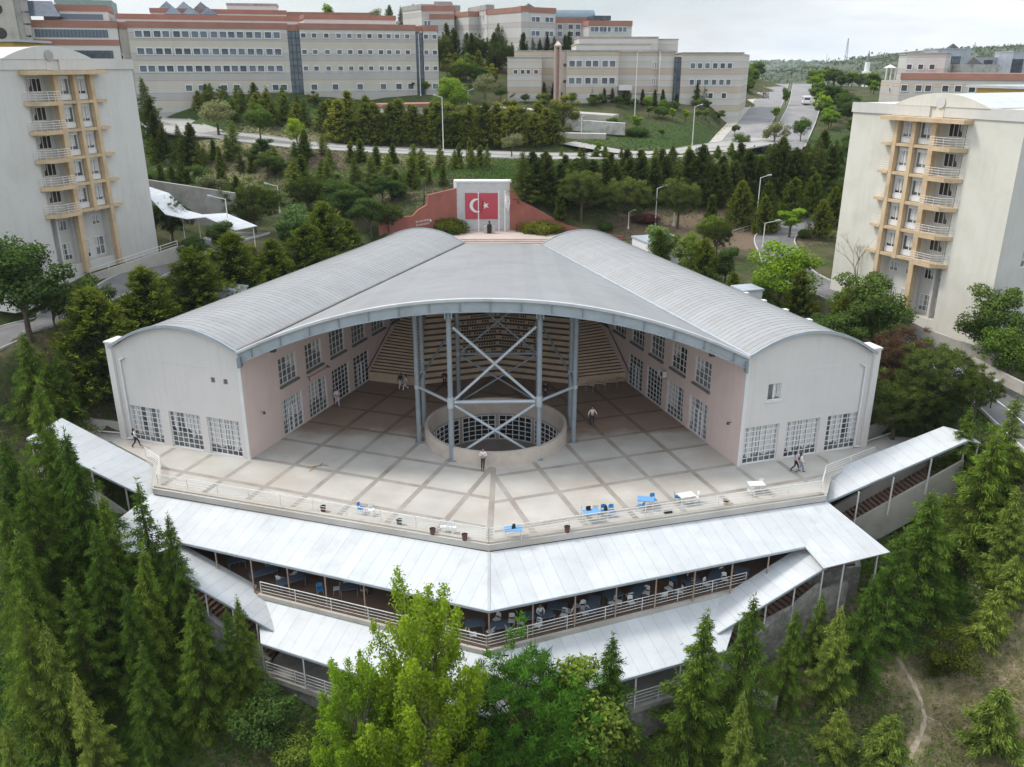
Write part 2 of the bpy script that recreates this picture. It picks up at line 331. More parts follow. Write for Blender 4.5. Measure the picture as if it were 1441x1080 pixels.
# ------------------------------------------------------------------ terrain height field
CP = []   # control points (X,Y,Z)
def cp(px, py, Z): CP.append(W(px, py, Z))
for a in [(30,1020,-9),(400,1040,-10),(690,1079,-11.5),(1100,1050,-10.5),(1300,1000,-10),(1430,1060,-10.5),(1430,850,-8),(1250,850,-8.5),
          (1350,780,-7),(1220,745,-5),(1290,700,-3),(60,900,-8),(60,780,-6),(200,980,-9.5),(900,1060,-11)]: cp(*a)
CP += [(-30,55,-4.5),(-36,56,-4),(-45,52,-6),(-60,55,-4),(-34,62,-1.5),(-42,66,0),(-55,72,2),(-75,80,4),(-40,62,-1.5),
       (27,55,-4.5),(31,56,-3.5),(36,60,-1),(45,56,-3),(60,60,0),(80,70,3),(-60,30,-12),(60,30,-13),(0,25,-15),(100,40,-6),(-100,40,-6),
       (-36,69,1.0),(-37,74,2.5),(-36,80,4.5),(-34,88,6.5),(-30,98,7.8),(-24,105,8.5),(-42,72,3.0),
       (33,69,.8),(34,74,2.5),(33,82,4.5),(28,92,6.2),(22,102,7.6),(36,78,4.6),
       (-10,109,8.9),(8,109,8.9),(0,112,9),(14,114,8.6),(26,116,8.2),(35,118,8.3),(45,120,8.5),(-20,110,8.8),(-28,112,9),
       (-12,121,14.3),(0,121,14.8),(6,122,13),(14,121,10.5),(22,122,9.5),(34,124,9.2),(-18,120,12),(-26,120,11),(-40,118,11.5),
       (0,128,14.6),(14,130,12.2),(28,132,11.8),(42,136,11.5)]
# dorm pads
for (x, y, z) in [(-39.9,95.9,11),(-45.1,82.8,10.7),(-48,76,10.2),(-55,92,11),(-50,105,11.5),(-60,80,11),
                  (35.1,92.2,7),(43.3,75.3,6.1),(46,70,5.8),(50,95,7),(44,104,7.5),(58,80,6.5)]: CP.append((x, y, z))
# lower road behind the terraces (campus ring road): pixel points with height
RING = [W(190,152,21.5), W(260,182,19.5), W(330,192,18.6), W(430,205,17.4), W(540,212,16.6), W(640,216,16.1), W(760,220,15.8), W(860,220,15.6), W(950,217,15.6), W(1030,205,16.2), W(1085,196,16.8)]
LEFTROAD = [(-54,60,4.6), (-50.5,66,5.6), W(5,474,6.6), W(60,452,7.6), W(120,425,8.6), W(180,397,9.5), W(250,362,10.2), (-34.5,100,10.6), (-33,108,10.2)]
RIGHTROAD = [(40.5,52,2.6), W(1441,592,3.3), W(1385,548,4.0), W(1320,490,5.2), W(1240,440,6.3), (33,97,7.2), (33.5,106,7.9), (36,116,8.4), (44,124,9.0), (56,132,10)]
BOUL = [T(1066,212,160), T(1078,193,170), T(1096,165,190), T(1107,142,215), T(1110,128,250), T(1113,118.5,300)]
for q in (RING, LEFTROAD, RIGHTROAD): CP += q
for p in BOUL: CP.append(p)
# mid slopes and pads further up
for a in [(230,240,13.5),(330,250,13.2),(300,300,11.5),(430,250,14),(520,250,14.2),(600,240,14.8),(900,250,13.2),(1100,240,13.3),(1180,230,14),(450,310,10),(380,330,10)]: cp(*a)
for (px, py, t) in [(195,131,166),(400,129,172),(600,131,182),(470,150,172),(300,150,160),(720,142,185),(860,141,183),(1040,145,186),(800,165,176),
                    (650,165,172),(900,192,168),(1000,190,170),(1180,170,185),(1180,130,260),(660,90,235),(560,80,240),(760,70,232),(880,62,232),
                    (60,130,165),(-60,120,180),(1300,160,190),(1441,170,185)]:
    CP.append(T(px, py, t))
CP += [(-120,200,27),(-100,260,34),(0,250,37),(30,300,34),(90,300,26),(140,250,24),(60,420,24),(0,420,34),(-140,420,38),(160,420,18),(150,170,18),(120,120,12),(-110,120,15),
       (-160,160,22),(170,90,8),(-160,60,6),(200,300,20),(-200,300,34),(230,420,14)]
_P = np.array(CP); _n = len(_P)
def _phi(r): return r
def _fit():
    d = np.linalg.norm(_P[:, None, :2] - _P[None, :, :2], axis=2)
    A = np.zeros((_n + 3, _n + 3)); A[:_n, :_n] = -_phi(d) + np.eye(_n) * 1.5; A[:_n, _n] = 1; A[:_n, _n + 1:] = _P[:, :2] / 100; A[_n:, :_n] = A[:_n, _n:].T
    b = np.zeros(_n + 3); b[:_n] = _P[:, 2]
    return np.linalg.solve(A, b)
_w = _fit()
def _rbf(X, Y):
    X = np.asarray(X, float); Y = np.asarray(Y, float); s = X.shape; X = X.ravel(); Y = Y.ravel()
    out = _w[_n] + _w[_n + 1] * X / 100 + _w[_n + 2] * Y / 100
    for i in range(_n): out = out - _w[i] * np.hypot(X - _P[i, 0], Y - _P[i, 1])
    return out.reshape(s)
def inpoly(X, Y, poly):
    c = np.zeros(X.shape, bool); n = len(poly)
    for i in range(n):
        x0, y0 = poly[i][:2]; x1, y1 = poly[(i + 1) % n][:2]
        if y0 == y1: continue
        k = ((y0 > Y) != (y1 > Y)) & (X < (x1 - x0) * (Y - y0) / (y1 - y0) + x0); c ^= k
    return c
# main plan points
LO, LV = Vector((-21.19, 62.97)), Vector((.337, .941)).normalized(); RO, RV = Vector((17.96, 61.79)), Vector((-.316, .949)).normalized()
LN = Vector((-LV.y, LV.x)); RN = Vector((RV.y, -RV.x)); LW, RW, WL = 12.43, 11.75, 45.0
HALL = [tuple(LO + LN * LW), tuple(LO), tuple(RO), tuple(RO + RN * RW), tuple(RO + RN * RW + RV * WL), tuple(LO + LN * LW + LV * WL)]
PLAZA = [(-1.55, 50.0), (23.4, 57.0), (24.9, 60.2), (29.5, 62.6), (35.6, 66.2), (34.4, 68.0), (29.2, 66.2), (28.9, 70), (12.0, 100), (-16.0, 100), (-32, 70), (-32.9, 68.1), (-37.6, 69.3), (-38.2, 67.2), (-32.5, 65.4), (-28.6, 62.3), (-27.0, 58.2)]
T1 = [(-1.57, 44.2), (15.9, 51.1), (21.3, 52.6), (25.2, 52.3), (26.2, 58), (23.0, 60.5), (-1.5, 54), (-28, 62), (-29.5, 58), (-28.8, 54.0), (-23.0, 52.6), (-17.5, 50.3)]
T2 = [(-1.3, 39.9), (13.6, 46.0), (13.6, 49.0), (-1.5, 47), (-16, 51), (-16.2, 46.8)]
MEMO = [(-24, 104), (-24, 109), (-17.6, 110.9), (-11, 113.6), (-7.6, 116.9), (-.2, 116.9), (4.8, 115.4), (15, 112.6), (20, 110), (20, 104)]
def seg_dist(X, Y, pl):
    best = np.full(X.shape, 1e9); zz = np.zeros(X.shape)
    for i in range(len(pl) - 1):
        a, b = pl[i], pl[i + 1]; dx, dy = b[0] - a[0], b[1] - a[1]; L2 = dx * dx + dy * dy
        t = np.clip(((X - a[0]) * dx + (Y - a[1]) * dy) / L2, 0, 1)
        d = np.hypot(X - a[0] - t * dx, Y - a[1] - t * dy); z = a[2] + (b[2] - a[2]) * t
        k = d < best; best = np.where(k, d, best); zz = np.where(k, z, zz)
    return best, zz
ROADS = [(RING, 5.2, 0), (LEFTROAD, 2.6, 0), (RIGHTROAD, 2.6, 0), (BOUL, 9, 0)]
def height(X, Y):
    X = np.asarray(X, float); Y = np.asarray(Y, float)
    Z = _rbf(X, Y)
    Z = Z + .25 * np.sin(X * .31 + 1.3) * np.cos(Y * .27) + .1 * np.sin(X * .9) * np.sin(Y * .8 + 2)
    for pl, hw, _ in ROADS:
        d, zr = seg_dist(X, Y, pl); k = np.clip((d - hw - .6) / 4.5, 0, 1); k = k * k * (3 - 2 * k)
        Z = Z * k + (zr - .12) * (1 - k)
    Z = np.where(inpoly(X, Y, HALL) | inpoly(X, Y, PLAZA), np.minimum(Z, -.4), Z)
    Z = np.where(np.hypot(X + 1.38, Y - 67.8) < 6.6, np.minimum(Z, -3.6), Z)
    Z = np.where(inpoly(X, Y, HALL), np.minimum(Z, -3.6), Z)
    Z = np.where(inpoly(X, Y, MEMO), np.minimum(Z, 8.55 - .12 * np.clip(112 - Y, 0, 9)), Z)
    Z = np.where(inpoly(X, Y, T1), np.minimum(Z, -4.6), Z)
    Z = np.where(inpoly(X, Y, T2), np.minimum(Z, -8.5), Z)
    return Z
def gz(x, y): return float(height(np.array([x]), np.array([y]))[0])
_tt = np.concatenate([np.arange(38, 130, .5), np.arange(130, 420, 1.0)])
def gnd(px, py):
    """where the line of sight meets the ground"""
    dx, dy, dz = ray(px, py); X, Y, Z = dx * _tt, dy * _tt, CAMZ + dz * _tt; H = height(X, Y); k = np.nonzero(Z < H)[0]
    if len(k) == 0: t = _tt[-1]
    else:
        i = k[0]
        if i == 0: t = _tt[0]
        else:
            g0 = Z[i - 1] - H[i - 1]; g1 = H[i] - Z[i]; t = _tt[i - 1] + (_tt[i] - _tt[i - 1]) * g0 / (g0 + g1)
    return (dx * t, dy * t, float(height(np.array([dx * t]), np.array([dy * t]))[0]), t)
def build_ground():
    xs = np.concatenate([-np.array([4000, 2600, 1700, 1100, 750, 520, 380, 290, 230, 185, 150, 125, 105, 90, 78, 68, 60]), np.arange(-54, 54.1, .75), [60, 68, 78, 90, 105, 125, 150, 185, 230, 290, 380, 520, 750, 1100, 1700, 2600, 4000]])
    ys = np.concatenate([[-300, -100, -30, 5, 18, 26, 32], np.arange(35, 130, .75), np.arange(130, 230, 1.6), np.arange(230, 421, 6), [450, 500, 560, 640, 750, 900, 1100, 1400, 1800, 2400, 3200, 4500]])
    X, Y = np.meshgrid(xs, ys); Z = height(np.clip(X, -240, 240), np.clip(Y, 22, 420))
    k = np.clip((Y - 420) / 250, 0, 1); Z = Z * (1 - k) + (-25) * k
    k = np.clip((np.abs(X) - 240) / 250, 0, 1); Z = Z * (1 - k) + (-20) * k
    k = np.clip((22 - Y) / 80, 0, 1); Z = Z * (1 - k) + (-30) * k
    # zone weights: R dry straw, G bare earth, B mown lawn
    def blob(cx, cy, r): return np.exp(-(((X - cx) ** 2 + (Y - cy) ** 2) / (r * r)))
    dry = 1.2 * blob(30, 43, 11) + blob(38, 50, 9) + blob(42, 42, 12) * .8 + .7 * blob(24, 41, 6) + .6 * blob(-35, 150, 22) + .5 * blob(-14, 143, 14) + .5 * blob(30, 150, 14) + .8*blob(-42,138,9)
    earth = .9 * blob(-37, 74, 6) + .7 * blob(-17, 39, 6) + .9 * blob(24, 117, 11) + .9 * blob(36, 119, 8) + .5 * blob(-30, 132, 10) + .6 * blob(-13, 128, 12) + .9 * blob(-33, 140, 8) + .6 * blob(34, 74, 6) + .5*blob(-2,32,9)
    lawn = blob(38, 150, 22) + blob(60, 160, 20) + .8 * blob(-70, 165, 30) + .8 * blob(-40, 172, 30) + .7 * blob(50, 100, 12) + .9 * blob(31, 52, 4.5) + .8*blob(36,170,12)
    nx, ny = len(xs), len(ys); vv = np.stack([X, Y, Z], -1).reshape(-1, 3)
    idx = np.arange(nx * ny).reshape(ny, nx); f = np.stack([idx[:-1, :-1], idx[:-1, 1:], idx[1:, 1:], idx[1:, :-1]], -1).reshape(-1, 4)
    me = bpy.data.meshes.new('ground'); me.from_pydata(vv.tolist(), [], f.tolist())
    ca = me.color_attributes.new('zone', 'FLOAT_COLOR', 'POINT'); col = np.stack([dry, earth, lawn, np.ones_like(dry)], -1).reshape(-1).clip(0, 1); ca.data.foreach_set('color', col)
    me.polygons.foreach_set('use_smooth', [True] * len(me.polygons))
    m = bpy.data.materials.new('ground'); m.use_nodes = True; nt = m.node_tree; N = nt.nodes; L = nt.links; b = N['Principled BSDF']; b.inputs['Roughness'].default_value = .95; b.inputs['Specular IOR Level'].default_value = .1
    tc = N.new('ShaderNodeTexCoord'); at = N.new('ShaderNodeAttribute'); at.attribute_name = 'zone'; sp = N.new('ShaderNodeSeparateColor'); L.new(at.outputs['Color'], sp.inputs[0])
    def noise(sc, det=6, ro=.6):
        n = N.new('ShaderNodeTexNoise'); n.inputs['Scale'].default_value = sc; n.inputs['Detail'].default_value = det; n.inputs['Roughness'].default_value = ro; L.new(tc.outputs['Object'], n.inputs['Vector']); return n.outputs[0]
    def ramp(src, p0, p1, c0, c1):
        r = N.new('ShaderNodeValToRGB'); r.color_ramp.elements[0].position = p0; r.color_ramp.elements[1].position = p1; r.color_ramp.elements[0].color = (*c0, 1); r.color_ramp.elements[1].color = (*c1, 1); L.new(src, r.inputs[0]); return r.outputs[0]
    def mix(f, a, c):
        x = N.new('ShaderNodeMixRGB'); L.new(f, x.inputs[0]); L.new(a, x.inputs[1]); L.new(c, x.inputs[2]); return x.outputs[0]
    nA, nB, nC = noise(.22), noise(1.6), noise(9, 5, .7)
    base = mix(ramp(nA, .42, .6, (0, 0, 0), (1, 1, 1)), ramp(nB, .3, .7, (.034, .052, .018), (.075, .098, .032)), ramp(nC, .3, .7, (.085, .080, .045), (.13, .12, .065)))
    dryc = mix(ramp(nB, .4, .62, (0, 0, 0), (1, 1, 1)), ramp(nC, .3, .7, (.13, .135, .058), (.21, .20, .09)), ramp(nC, .3, .7, (.25, .205, .13), (.40, .33, .225)))
    earthc = ramp(nC, .3, .7, (.14, .10, .07), (.25, .19, .135)); lawnc = ramp(nB, .3, .7, (.035, .060, .020), (.075, .11, .036))
    def wgt(ch):
        a = N.new('ShaderNodeMath'); a.operation = 'MULTIPLY_ADD'; L.new(nB, a.inputs[0]); a.inputs[1].default_value = .9; L.new(sp.outputs[ch], a.inputs[2])
        r = N.new('ShaderNodeMapRange'); r.inputs[1].default_value = .72; r.inputs[2].default_value = 1.0; L.new(a.outputs[0], r.inputs[0]); return r.outputs[0]
    o = mix(wgt('Green'), mix(wgt('Red'), mix(wgt('Blue'), base, lawnc), dryc), earthc)
    L.new(o, b.inputs['Base Color']); bp = N.new('ShaderNodeBump'); bp.inputs['Strength'].default_value = .7; bp.inputs['Distance'].default_value = .25; L.new(nC, bp.inputs['Height']); L.new(bp.outputs[0], b.inputs['Normal'])
    me.materials.append(m); tag(link('ground', me), kind='structure')
build_ground()
def ribbon(pl, hw, z, mb=None, off=0.0, hw2=None, sub=6):
    """road sheet along a polyline; off shifts sideways"""
    mb = mb or MB(); P = [Vector(p) for p in pl]; Q = []
    for i in range(len(P) - 1):
        p0 = P[max(i - 1, 0)]; p1 = P[i]; p2 = P[i + 1]; p3 = P[min(i + 2, len(P) - 1)]
        for k in range(sub):
            t = k / sub; Q.append(.5 * ((2 * p1) + (p2 - p0) * t + (2 * p0 - 5 * p1 + 4 * p2 - p3) * t * t + (3 * p1 - p0 - 3 * p2 + p3) * t ** 3))
    Q.append(P[-1]); pr = None; d = 0
    for i, q in enumerate(Q):
        a = Q[max(i - 1, 0)]; b = Q[min(i + 1, len(Q) - 1)]; n = Vector((-(b - a).y, (b - a).x, 0)).normalized()
        zz = seg_z(q, pl)
        l = q + n * (hw + off); r = q + n * (off - hw); l.z = r.z = zz + z
        if pr: mb.face([pr[0], pr[1], r, l], [(d, 0), (d, 1), (d + .1, 1), (d + .1, 0)])
        pr = (l, r)
    return mb
def seg_z(q, pl): return float(seg_dist(np.array([q.x]), np.array([q.y]), pl)[1][0])
def kerb(pl, off, mb, w=.15, h=.14):
    P = [Vector(p) for p in pl]
    Q = []
    for i in range(len(P) - 1):
        p0 = P[max(i - 1, 0)]; p1 = P[i]; p2 = P[i + 1]; p3 = P[min(i + 2, len(P) - 1)]
        for k in range(6):
            t = k / 6; Q.append(.5 * ((2 * p1) + (p2 - p0) * t + (2 * p0 - 5 * p1 + 4 * p2 - p3) * t * t + (3 * p1 - p0 - 3 * p2 + p3) * t ** 3))
    Q.append(P[-1]); R_ = []
    for i, q in enumerate(Q):
        a = Q[max(i - 1, 0)]; b = Q[min(i + 1, len(Q) - 1)]; n = Vector((-(b - a).y, (b - a).x, 0)).normalized(); z = seg_z(q, pl)
        R_.append((q + n * off, z))
    for (a, za), (b, zb) in zip(R_, R_[1:]): mb.beam((a.x, a.y, za + h / 2 - .05), (b.x, b.y, zb + h / 2 - .05), w, h + .1)
    return mb
# roads
struct('ring_road', ribbon(RING, 2.3, .04, ribbon(RING, 2.3, .04, off=-2.7), off=2.7), 'pale_road')
struct('road_median', ribbon(RING, .4, .10), 'ground' if 0 else M['broad'] if 0 else 'concrete')
k = MB(); kerb(RING, 5.1, k); kerb(RING, -5.1, k); kerb(RING, .42, k); kerb(RING, -.42, k); struct('ring_road_kerb', k, 'kerb')
struct('left_road', ribbon(LEFTROAD, 2.5, .04), 'asphalt'); k = MB(); kerb(LEFTROAD, 2.55, k); kerb(LEFTROAD, -2.55, k); struct('left_road_kerb', k, 'kerb')
struct('right_road', ribbon(RIGHTROAD, 2.5, .04), 'asphalt'); k = MB(); kerb(RIGHTROAD, 2.55, k); kerb(RIGHTROAD, -2.55, k); struct('right_road_kerb', k, 'kerb')
struct('right_road_marking', ribbon(RIGHTROAD[:4], .07, .048, off=.3), 'paint_white')
struct('boulevard', ribbon(BOUL, 3.5, .04, ribbon(BOUL, 3.6, .04, off=-4.4), off=4.3), 'boulevard'); k = MB(); 
for o_ in (7.85, .8, -.8, -8.05): kerb(BOUL, o_, k)
struct('boulevard_kerb', k, 'kerb'); struct('boulevard_pavement', ribbon(BOUL, 1.0, .08, off=8.95), 'pale_concrete')
struct('boulevard_median', ribbon(BOUL, .7, .07), mat('median_soil', (.09, .10, .045), .95, var=.3, vscale=2))
# roundabout arm in front of the middle campus building
ARM = [W(800,172,20.5) , W(880,186,19.2), W(950,193,18.4), W(1000,196,17.8), W(1050,200,17.0)]
ARM = [(p[0], p[1], gz(p[0], p[1]) + .35) for p in ARM]
struct('campus_road', ribbon(ARM, 2.6, .0), 'pale_road')
# dirt footpath in the foreground
PATH = [gnd(*p)[:3] for p in [(1262,925),(1275,945),(1287,965),(1298,990),(1302,1010),(1296,1035),(1283,1058),(1270,1085)]]
def drape(pts, hw, name, m, lift=.03):
    mb = MB(); P = [Vector(p) for p in pts]; pr = None; r = random.Random(3)
    for i in range(len(P) - 1):
        for k in range(5):
            q = P[i].lerp(P[i + 1], k / 5); n = (P[i + 1] - P[i]); n = Vector((-n.y, n.x, 0)).normalized(); w = hw * r.uniform(.6, 1.3)
            row = []
            for s_ in (-1, -.4, .4, 1):
                x, y = q.x + n.x * w * s_, q.y + n.y * w * s_; row.append((x, y, gz(x, y) + (lift if abs(s_) < 1 else -.02)))
            if pr:
                for j in range(3): mb.face([pr[j], pr[j + 1], row[j + 1], row[j]])
            pr = row
    struct(name, mb, m, smooth=True)
drape(PATH, .2, 'footpath', mat('path_dirt', (.36, .29, .22), .95, var=.2, vscale=3, dirt=(.20, .17, .10), dscale=2))
drape([gnd(*p)[:3] for p in [(1303,1008),(1330,1022),(1352,1045),(1372,1062)]], .1, 'footpath_branch', bpy.data.materials['path_dirt'])
# far hills
def hills(name, x0, x1, Y0, prof, depth, m, seed):
    r = np.random.RandomState(seed); nx, ny = 90, 24; xs = np.linspace(x0, x1, nx); mb = MB(); v = []
    ph = r.rand(6) * 6
    for j in range(ny):
        t = j / (ny - 1)
        for x in xs:
            h = np.interp(x, [p[0] for p in prof], [p[1] for p in prof]); s = math.sin(min(t * 1.25, 1) * math.pi / 2) if t < .8 else 1 - (t - .8) * 2
            n = sum(math.sin(x * .004 * (k + 1) + ph[k] + t * 5 * (k + 1)) / (k + 1) for k in range(5)) * 4
            v.append((x, Y0 + t * depth, -25 + (h + 25 + n * min(t * 2, 1)) * s))
    me = bpy.data.meshes.new(name); me.from_pydata(v, [], [(j * nx + i, j * nx + i + 1, (j + 1) * nx + i + 1, (j + 1) * nx + i) for j in range(ny - 1) for i in range(nx - 1)])
    me.polygons.foreach_set('use_smooth', [True] * len(me.polygons)); me.materials.append(m); tag(link(name, me), kind='structure'); return v
def hz(px, py, Y): return D(px, py, Y)[0], D(px, py, Y)[2]
pf = [(-4000, 60)] + [hz(px, py, 2600) for px, py in [(900, 92), (1040, 88), (1065, 85), (1110, 84), (1150, 84), (1165, 87), (1190, 88), (1240, 90), (1300, 92), (1441, 95)]] + [(4000, 40)]
FARV = hills('far_hills', -2500, 3500, 1900, pf, 900, mat('far_hill', (.06, .085, .06), 1, var=.45, vscale=.02, dirt=(.12, .13, .08), dscale=.012), 3)
pf = [(-3000, 10)] + [hz(px, py, 1250) for px, py in [(900, 118), (1050, 110), (1090, 101), (1140, 95), (1170, 88), (1200, 83), (1245, 78), (1300, 73), (1441, 70)]] + [(2500, 60)]
NEARV = hills('near_hills', -1200, 1900, 800, pf, 560, mat('near_hill', (.055, .07, .035), 1, var=.6, vscale=.05, dirt=(.14, .14, .075), dscale=.02), 5)
# ------------------------------------------------------------------ glazed openings
def glazing(w, h, nx, ny, door=None, fw=.06, bar=.05, deep=.08):
    """frame mesh in x (width) / z (height), front at y=0 facing -y; returns (frame MB, pane MB)"""
    f = MB(); f.box(WORLD, 0, w, 0, deep, 0, fw); f.box(WORLD, 0, w, 0, deep, h - fw, h); f.box(WORLD, 0, fw, 0, deep, fw, h - fw); f.box(WORLD, w - fw, w, 0, deep, fw, h - fw)
    xs = [i * w / nx for i in range(1, nx)]
    for k, x in enumerate(xs):
        b = bar * (1.5 if (nx % 2 == 0 and k == nx // 2 - 1) else 1); f.box(WORLD, x - b / 2, x + b / 2, .005, deep - .01, fw, h - fw)
    for j in range(1, ny):
        z = j * h / ny
        for i in range(nx): f.box(WORLD, i * w / nx + bar / 2, (i + 1) * w / nx - bar / 2, .01, deep - .015, z - bar / 2, z + bar / 2)
    if door:
        x0, x1, z1 = door; f.box(WORLD, x0, x0 + .09, -.03, deep, 0, z1); f.box(WORLD, x1 - .09, x1, -.03, deep, 0, z1); f.box(WORLD, x0 + .09, x1 - .09, -.03, deep, z1 - .1, z1)
        m = (x0 + x1) / 2; f.box(WORLD, m - .06, m + .06, -.03, deep, 0, z1 - .1)
    p = MB(); p.face([(fw, deep * .6, fw), (w - fw, deep * .6, fw), (w - fw, deep * .6, h - fw), (fw, deep * .6, h - fw)])
    return f, p
_gl = {}
def put_window(parent, fr, a, b, z, w, h, nx, ny, flip=False, name='window', pane='glass', door=None, label=None, curtain=None):
    """window as part (frame) with a pane sub-part, mesh shared; outer face towards -f of fr"""
    key = (round(w, 2), round(h, 2), nx, ny, pane, door, curtain)
    if key not in _gl:
        f, p = glazing(w, h, nx, ny, door); c = None
        if curtain:
            c = MB(); r = random.Random(str(key)); x = 0
            while x < w - .1:
                d = r.uniform(.25, .6)
                if r.random() < .7: c.box(WORLD, x + .05, min(x + d, w - .06), .058, .064, h * (1 - curtain) + .05, h - .08) if False else c.face([(x + .06, .044, h * (1 - curtain) * r.uniform(.6, 1.3) + .07), (min(x + d, w - .07), .044, h * (1 - curtain) * r.uniform(.6, 1.3) + .07), (min(x + d, w - .07), .044, h - .07), (x + .06, .044, h - .07)])
                x += d
        _gl[key] = (f.mesh(name, 'frame_white'), p.mesh('pane', pane), c.mesh('curtain', 'curtain') if c else None)
    mf, mp, mc = _gl[key]
    root = parent
    while root.parent: root = root.parent
    o = link(name, mf, parent); m = fr.mat(a, b, z); m.translation -= root.location; o.matrix_basis = m
    link('pane', mp, o)
    if mc: link('curtain', mc, o)
    if label: o['label'] = label
    return o
# ------------------------------------------------------------------ the hall
M['gutter'] = mat('gutter', (.52, .53, .54), .5, var=.06, vscale=1, dirt=(.42, .42, .42), dscale=.8)
hall = thing('congress_hall', 'white and pink hall with two barrel-vaulted wings and a grey arched roof between them', 'hall', (-1.6, 70, 0))
AX = (LO.x + RO.x) / 2
def arc_z(t): return 9.15 + (8.2 - 9.15) * t + 1.9 * 4 * t * (1 - t)
def wing(o, v, n, width, left):
    fg = Fr(o, n, v)          # a outward along gable, b back along wing: gable faces -f
    nm = 'left' if left else 'right'
    # gable wall with three glazed bays and small openings
    g = MB(); B = [(.75, 3.9), (4.55, 7.7), (8.55, 11.75)] if left else [(.45, 3.6), (4.3, 7.45), (8.2, 11.3)]
    holes = [(a0, a1, 0.02, 3.2) for a0, a1 in B]
    small = [(1.35, 1.75, 6.3, 6.75), (2.55, 2.95, 6.3, 6.75)] if left else [(2.15, 3.35, 5.3, 6.7)]
    g.wall(fg, 0, width, 0, 7.4, holes + small, 0, .32)
    n_ = 24
    for i in range(n_):
        a, b = i / n_, (i + 1) / n_; g.face([fg.p(a * width, 0, 7.4), fg.p(b * width, 0, 7.4), fg.p(b * width, 0, arc_z(b)), fg.p(a * width, 0, arc_z(a))])
    # outer and back walls
    g.face([fg.p(width, 0, -.5), fg.p(width, WL, -.5), fg.p(width, WL, 8.2), fg.p(width, 0, 8.2)])
    for i in range(n_):
        a, b = i / n_, (i + 1) / n_; g.face([fg.p(a * width, WL, 0), fg.p(b * width, WL, 0), fg.p(b * width, WL, arc_z(b)), fg.p(a * width, WL, arc_z(a))])
    # corner pilaster and bay piers in relief
    g.box(fg, width - .02, width + .55, -.25, 1.2, -.5, 8.6); g.box(fg, width - .25, width + .62, -.32, 1.3, 8.6, 8.75)
    part('gable_wall', g, 'white_wall', hall)
    w = MB(); lows = [4.9, 8.95, 13.0, 17.0]; ups = [4.9, 8.95, 13.0, 17.0, 21.0, 25.0]
    fi = Fr(o, v, n)
    w.wall(fi, 0, WL, -.02, 9.12, [(a, a + 3.05, .02, 3.22) for a in lows] + [(a, a + 2.62, 4.6, 6.95) for a in ups], 0, .3)
    part('inner_wall', w, 'pink_wall', hall)
    # white corner edge strip
    s = MB(); s.box(fg, -.012, .3, -.04, -.003, 0, 9.0); part('corner_strip', s, 'trim_white', hall)
    # gable glazing
    for i, (a0, a1) in enumerate(B): put_window(hall, fg, a0, .14, .02, a1 - a0, 3.18, 6, 7, name='glazed_bay', pane='glass', curtain=.8 if (not left or i != 1) else .55)
    if left:
        for a0, a1, z0, z1 in small:
            v_ = MB(); v_.box(fg, a0, a1, .1, .14, z0, z1); part('vent', v_, 'dark_concrete', hall)
    else:
        a0, a1, z0, z1 = small[0]; q = put_window(hall, fg, a0, .08, z0, a1 - a0, z1 - z0, 2, 1, pane='glass', curtain=.9)
        s = MB(); s.box(WORLD, -.15, a1 - a0 + .15, -.16, -.08, -.14, 0); link('sill', s.mesh('sill', 'trim_white'), q)
    for i, a in enumerate(lows):
        dr = (.95, 2.35, 2.3) if i in ((0, 3) if left else (0, 3)) else None
        put_window(hall, fi, a, .12, .02, 3.05, 3.2, 6 if False else 5 if dr is None else 4, 7, name='glazed_door', pane='glass_dark' if (i >= 2) else 'glass', door=dr, curtain=.75 if i in (0, 1) and not left else (.6 if i < 2 else None))
    for a in ups:
        q = put_window(hall, fi, a, .12, 4.6, 2.62, 2.35, 3 + 1, 4, pane='glass', curtain=.5 if a < 12 else None)
        s = MB(); s.box(WORLD, -.1, 2.72, -.30, -.121, -.22, -.04); link('sill', s.mesh('sill', 'dark_concrete'), q)
    # vault roof
    r = MB(); n2 = 28; ms = 6
    T_ = [-.02 + (1.0) * k / n2 for k in range(n2 + 1)]
    arc = [0]
    for i in range(n2): arc.append(arc[-1] + math.hypot((T_[i + 1] - T_[i]) * width, arc_z(T_[i + 1]) - arc_z(T_[i])))
    for j in range(ms):
        b0 = -.35 + (WL + .6) * j / ms; b1 = -.35 + (WL + .6) * (j + 1) / ms
        for i in range(n2):
            r.face([fg.p(T_[i] * width, b0, arc_z(T_[i]) + .12), fg.p(T_[i + 1] * width, b0, arc_z(T_[i + 1]) + .12), fg.p(T_[i + 1] * width, b1, arc_z(T_[i + 1]) + .12), fg.p(T_[i] * width, b1, arc_z(T_[i]) + .12)],
                   [(b0, arc[i]), (b0, arc[i + 1]), (b1, arc[i + 1]), (b1, arc[i])])
    rf = part('vault_roof', r, 'roof_metal', hall)
    # standing seams
    sm = MB(); b = 0.0; A12 = [k / 12 for k in range(13)]
    while b < WL:
        for i in range(12):
            t0, t1 = A12[i], A12[i + 1]; z0, z1 = arc_z(t0) + .10, arc_z(t1) + .10
            for (d0, d1, hh) in ((0, .05, .05),):
                P = [fg.p(t0 * width, b, z0 + .045), fg.p(t1 * width, b, z1 + .045), fg.p(t1 * width, b + .05, z1 + .045), fg.p(t0 * width, b + .05, z0 + .045)]; sm.face(P)
                sm.face([P[0], P[1], P[1] - Vector((0, 0, .07)), P[0] - Vector((0, 0, .07))])
        b += .62
    o_ = part('standing_seams', sm, mat('seam_grey_' + nm, (.30, .305, .31), .6, .1), rf)
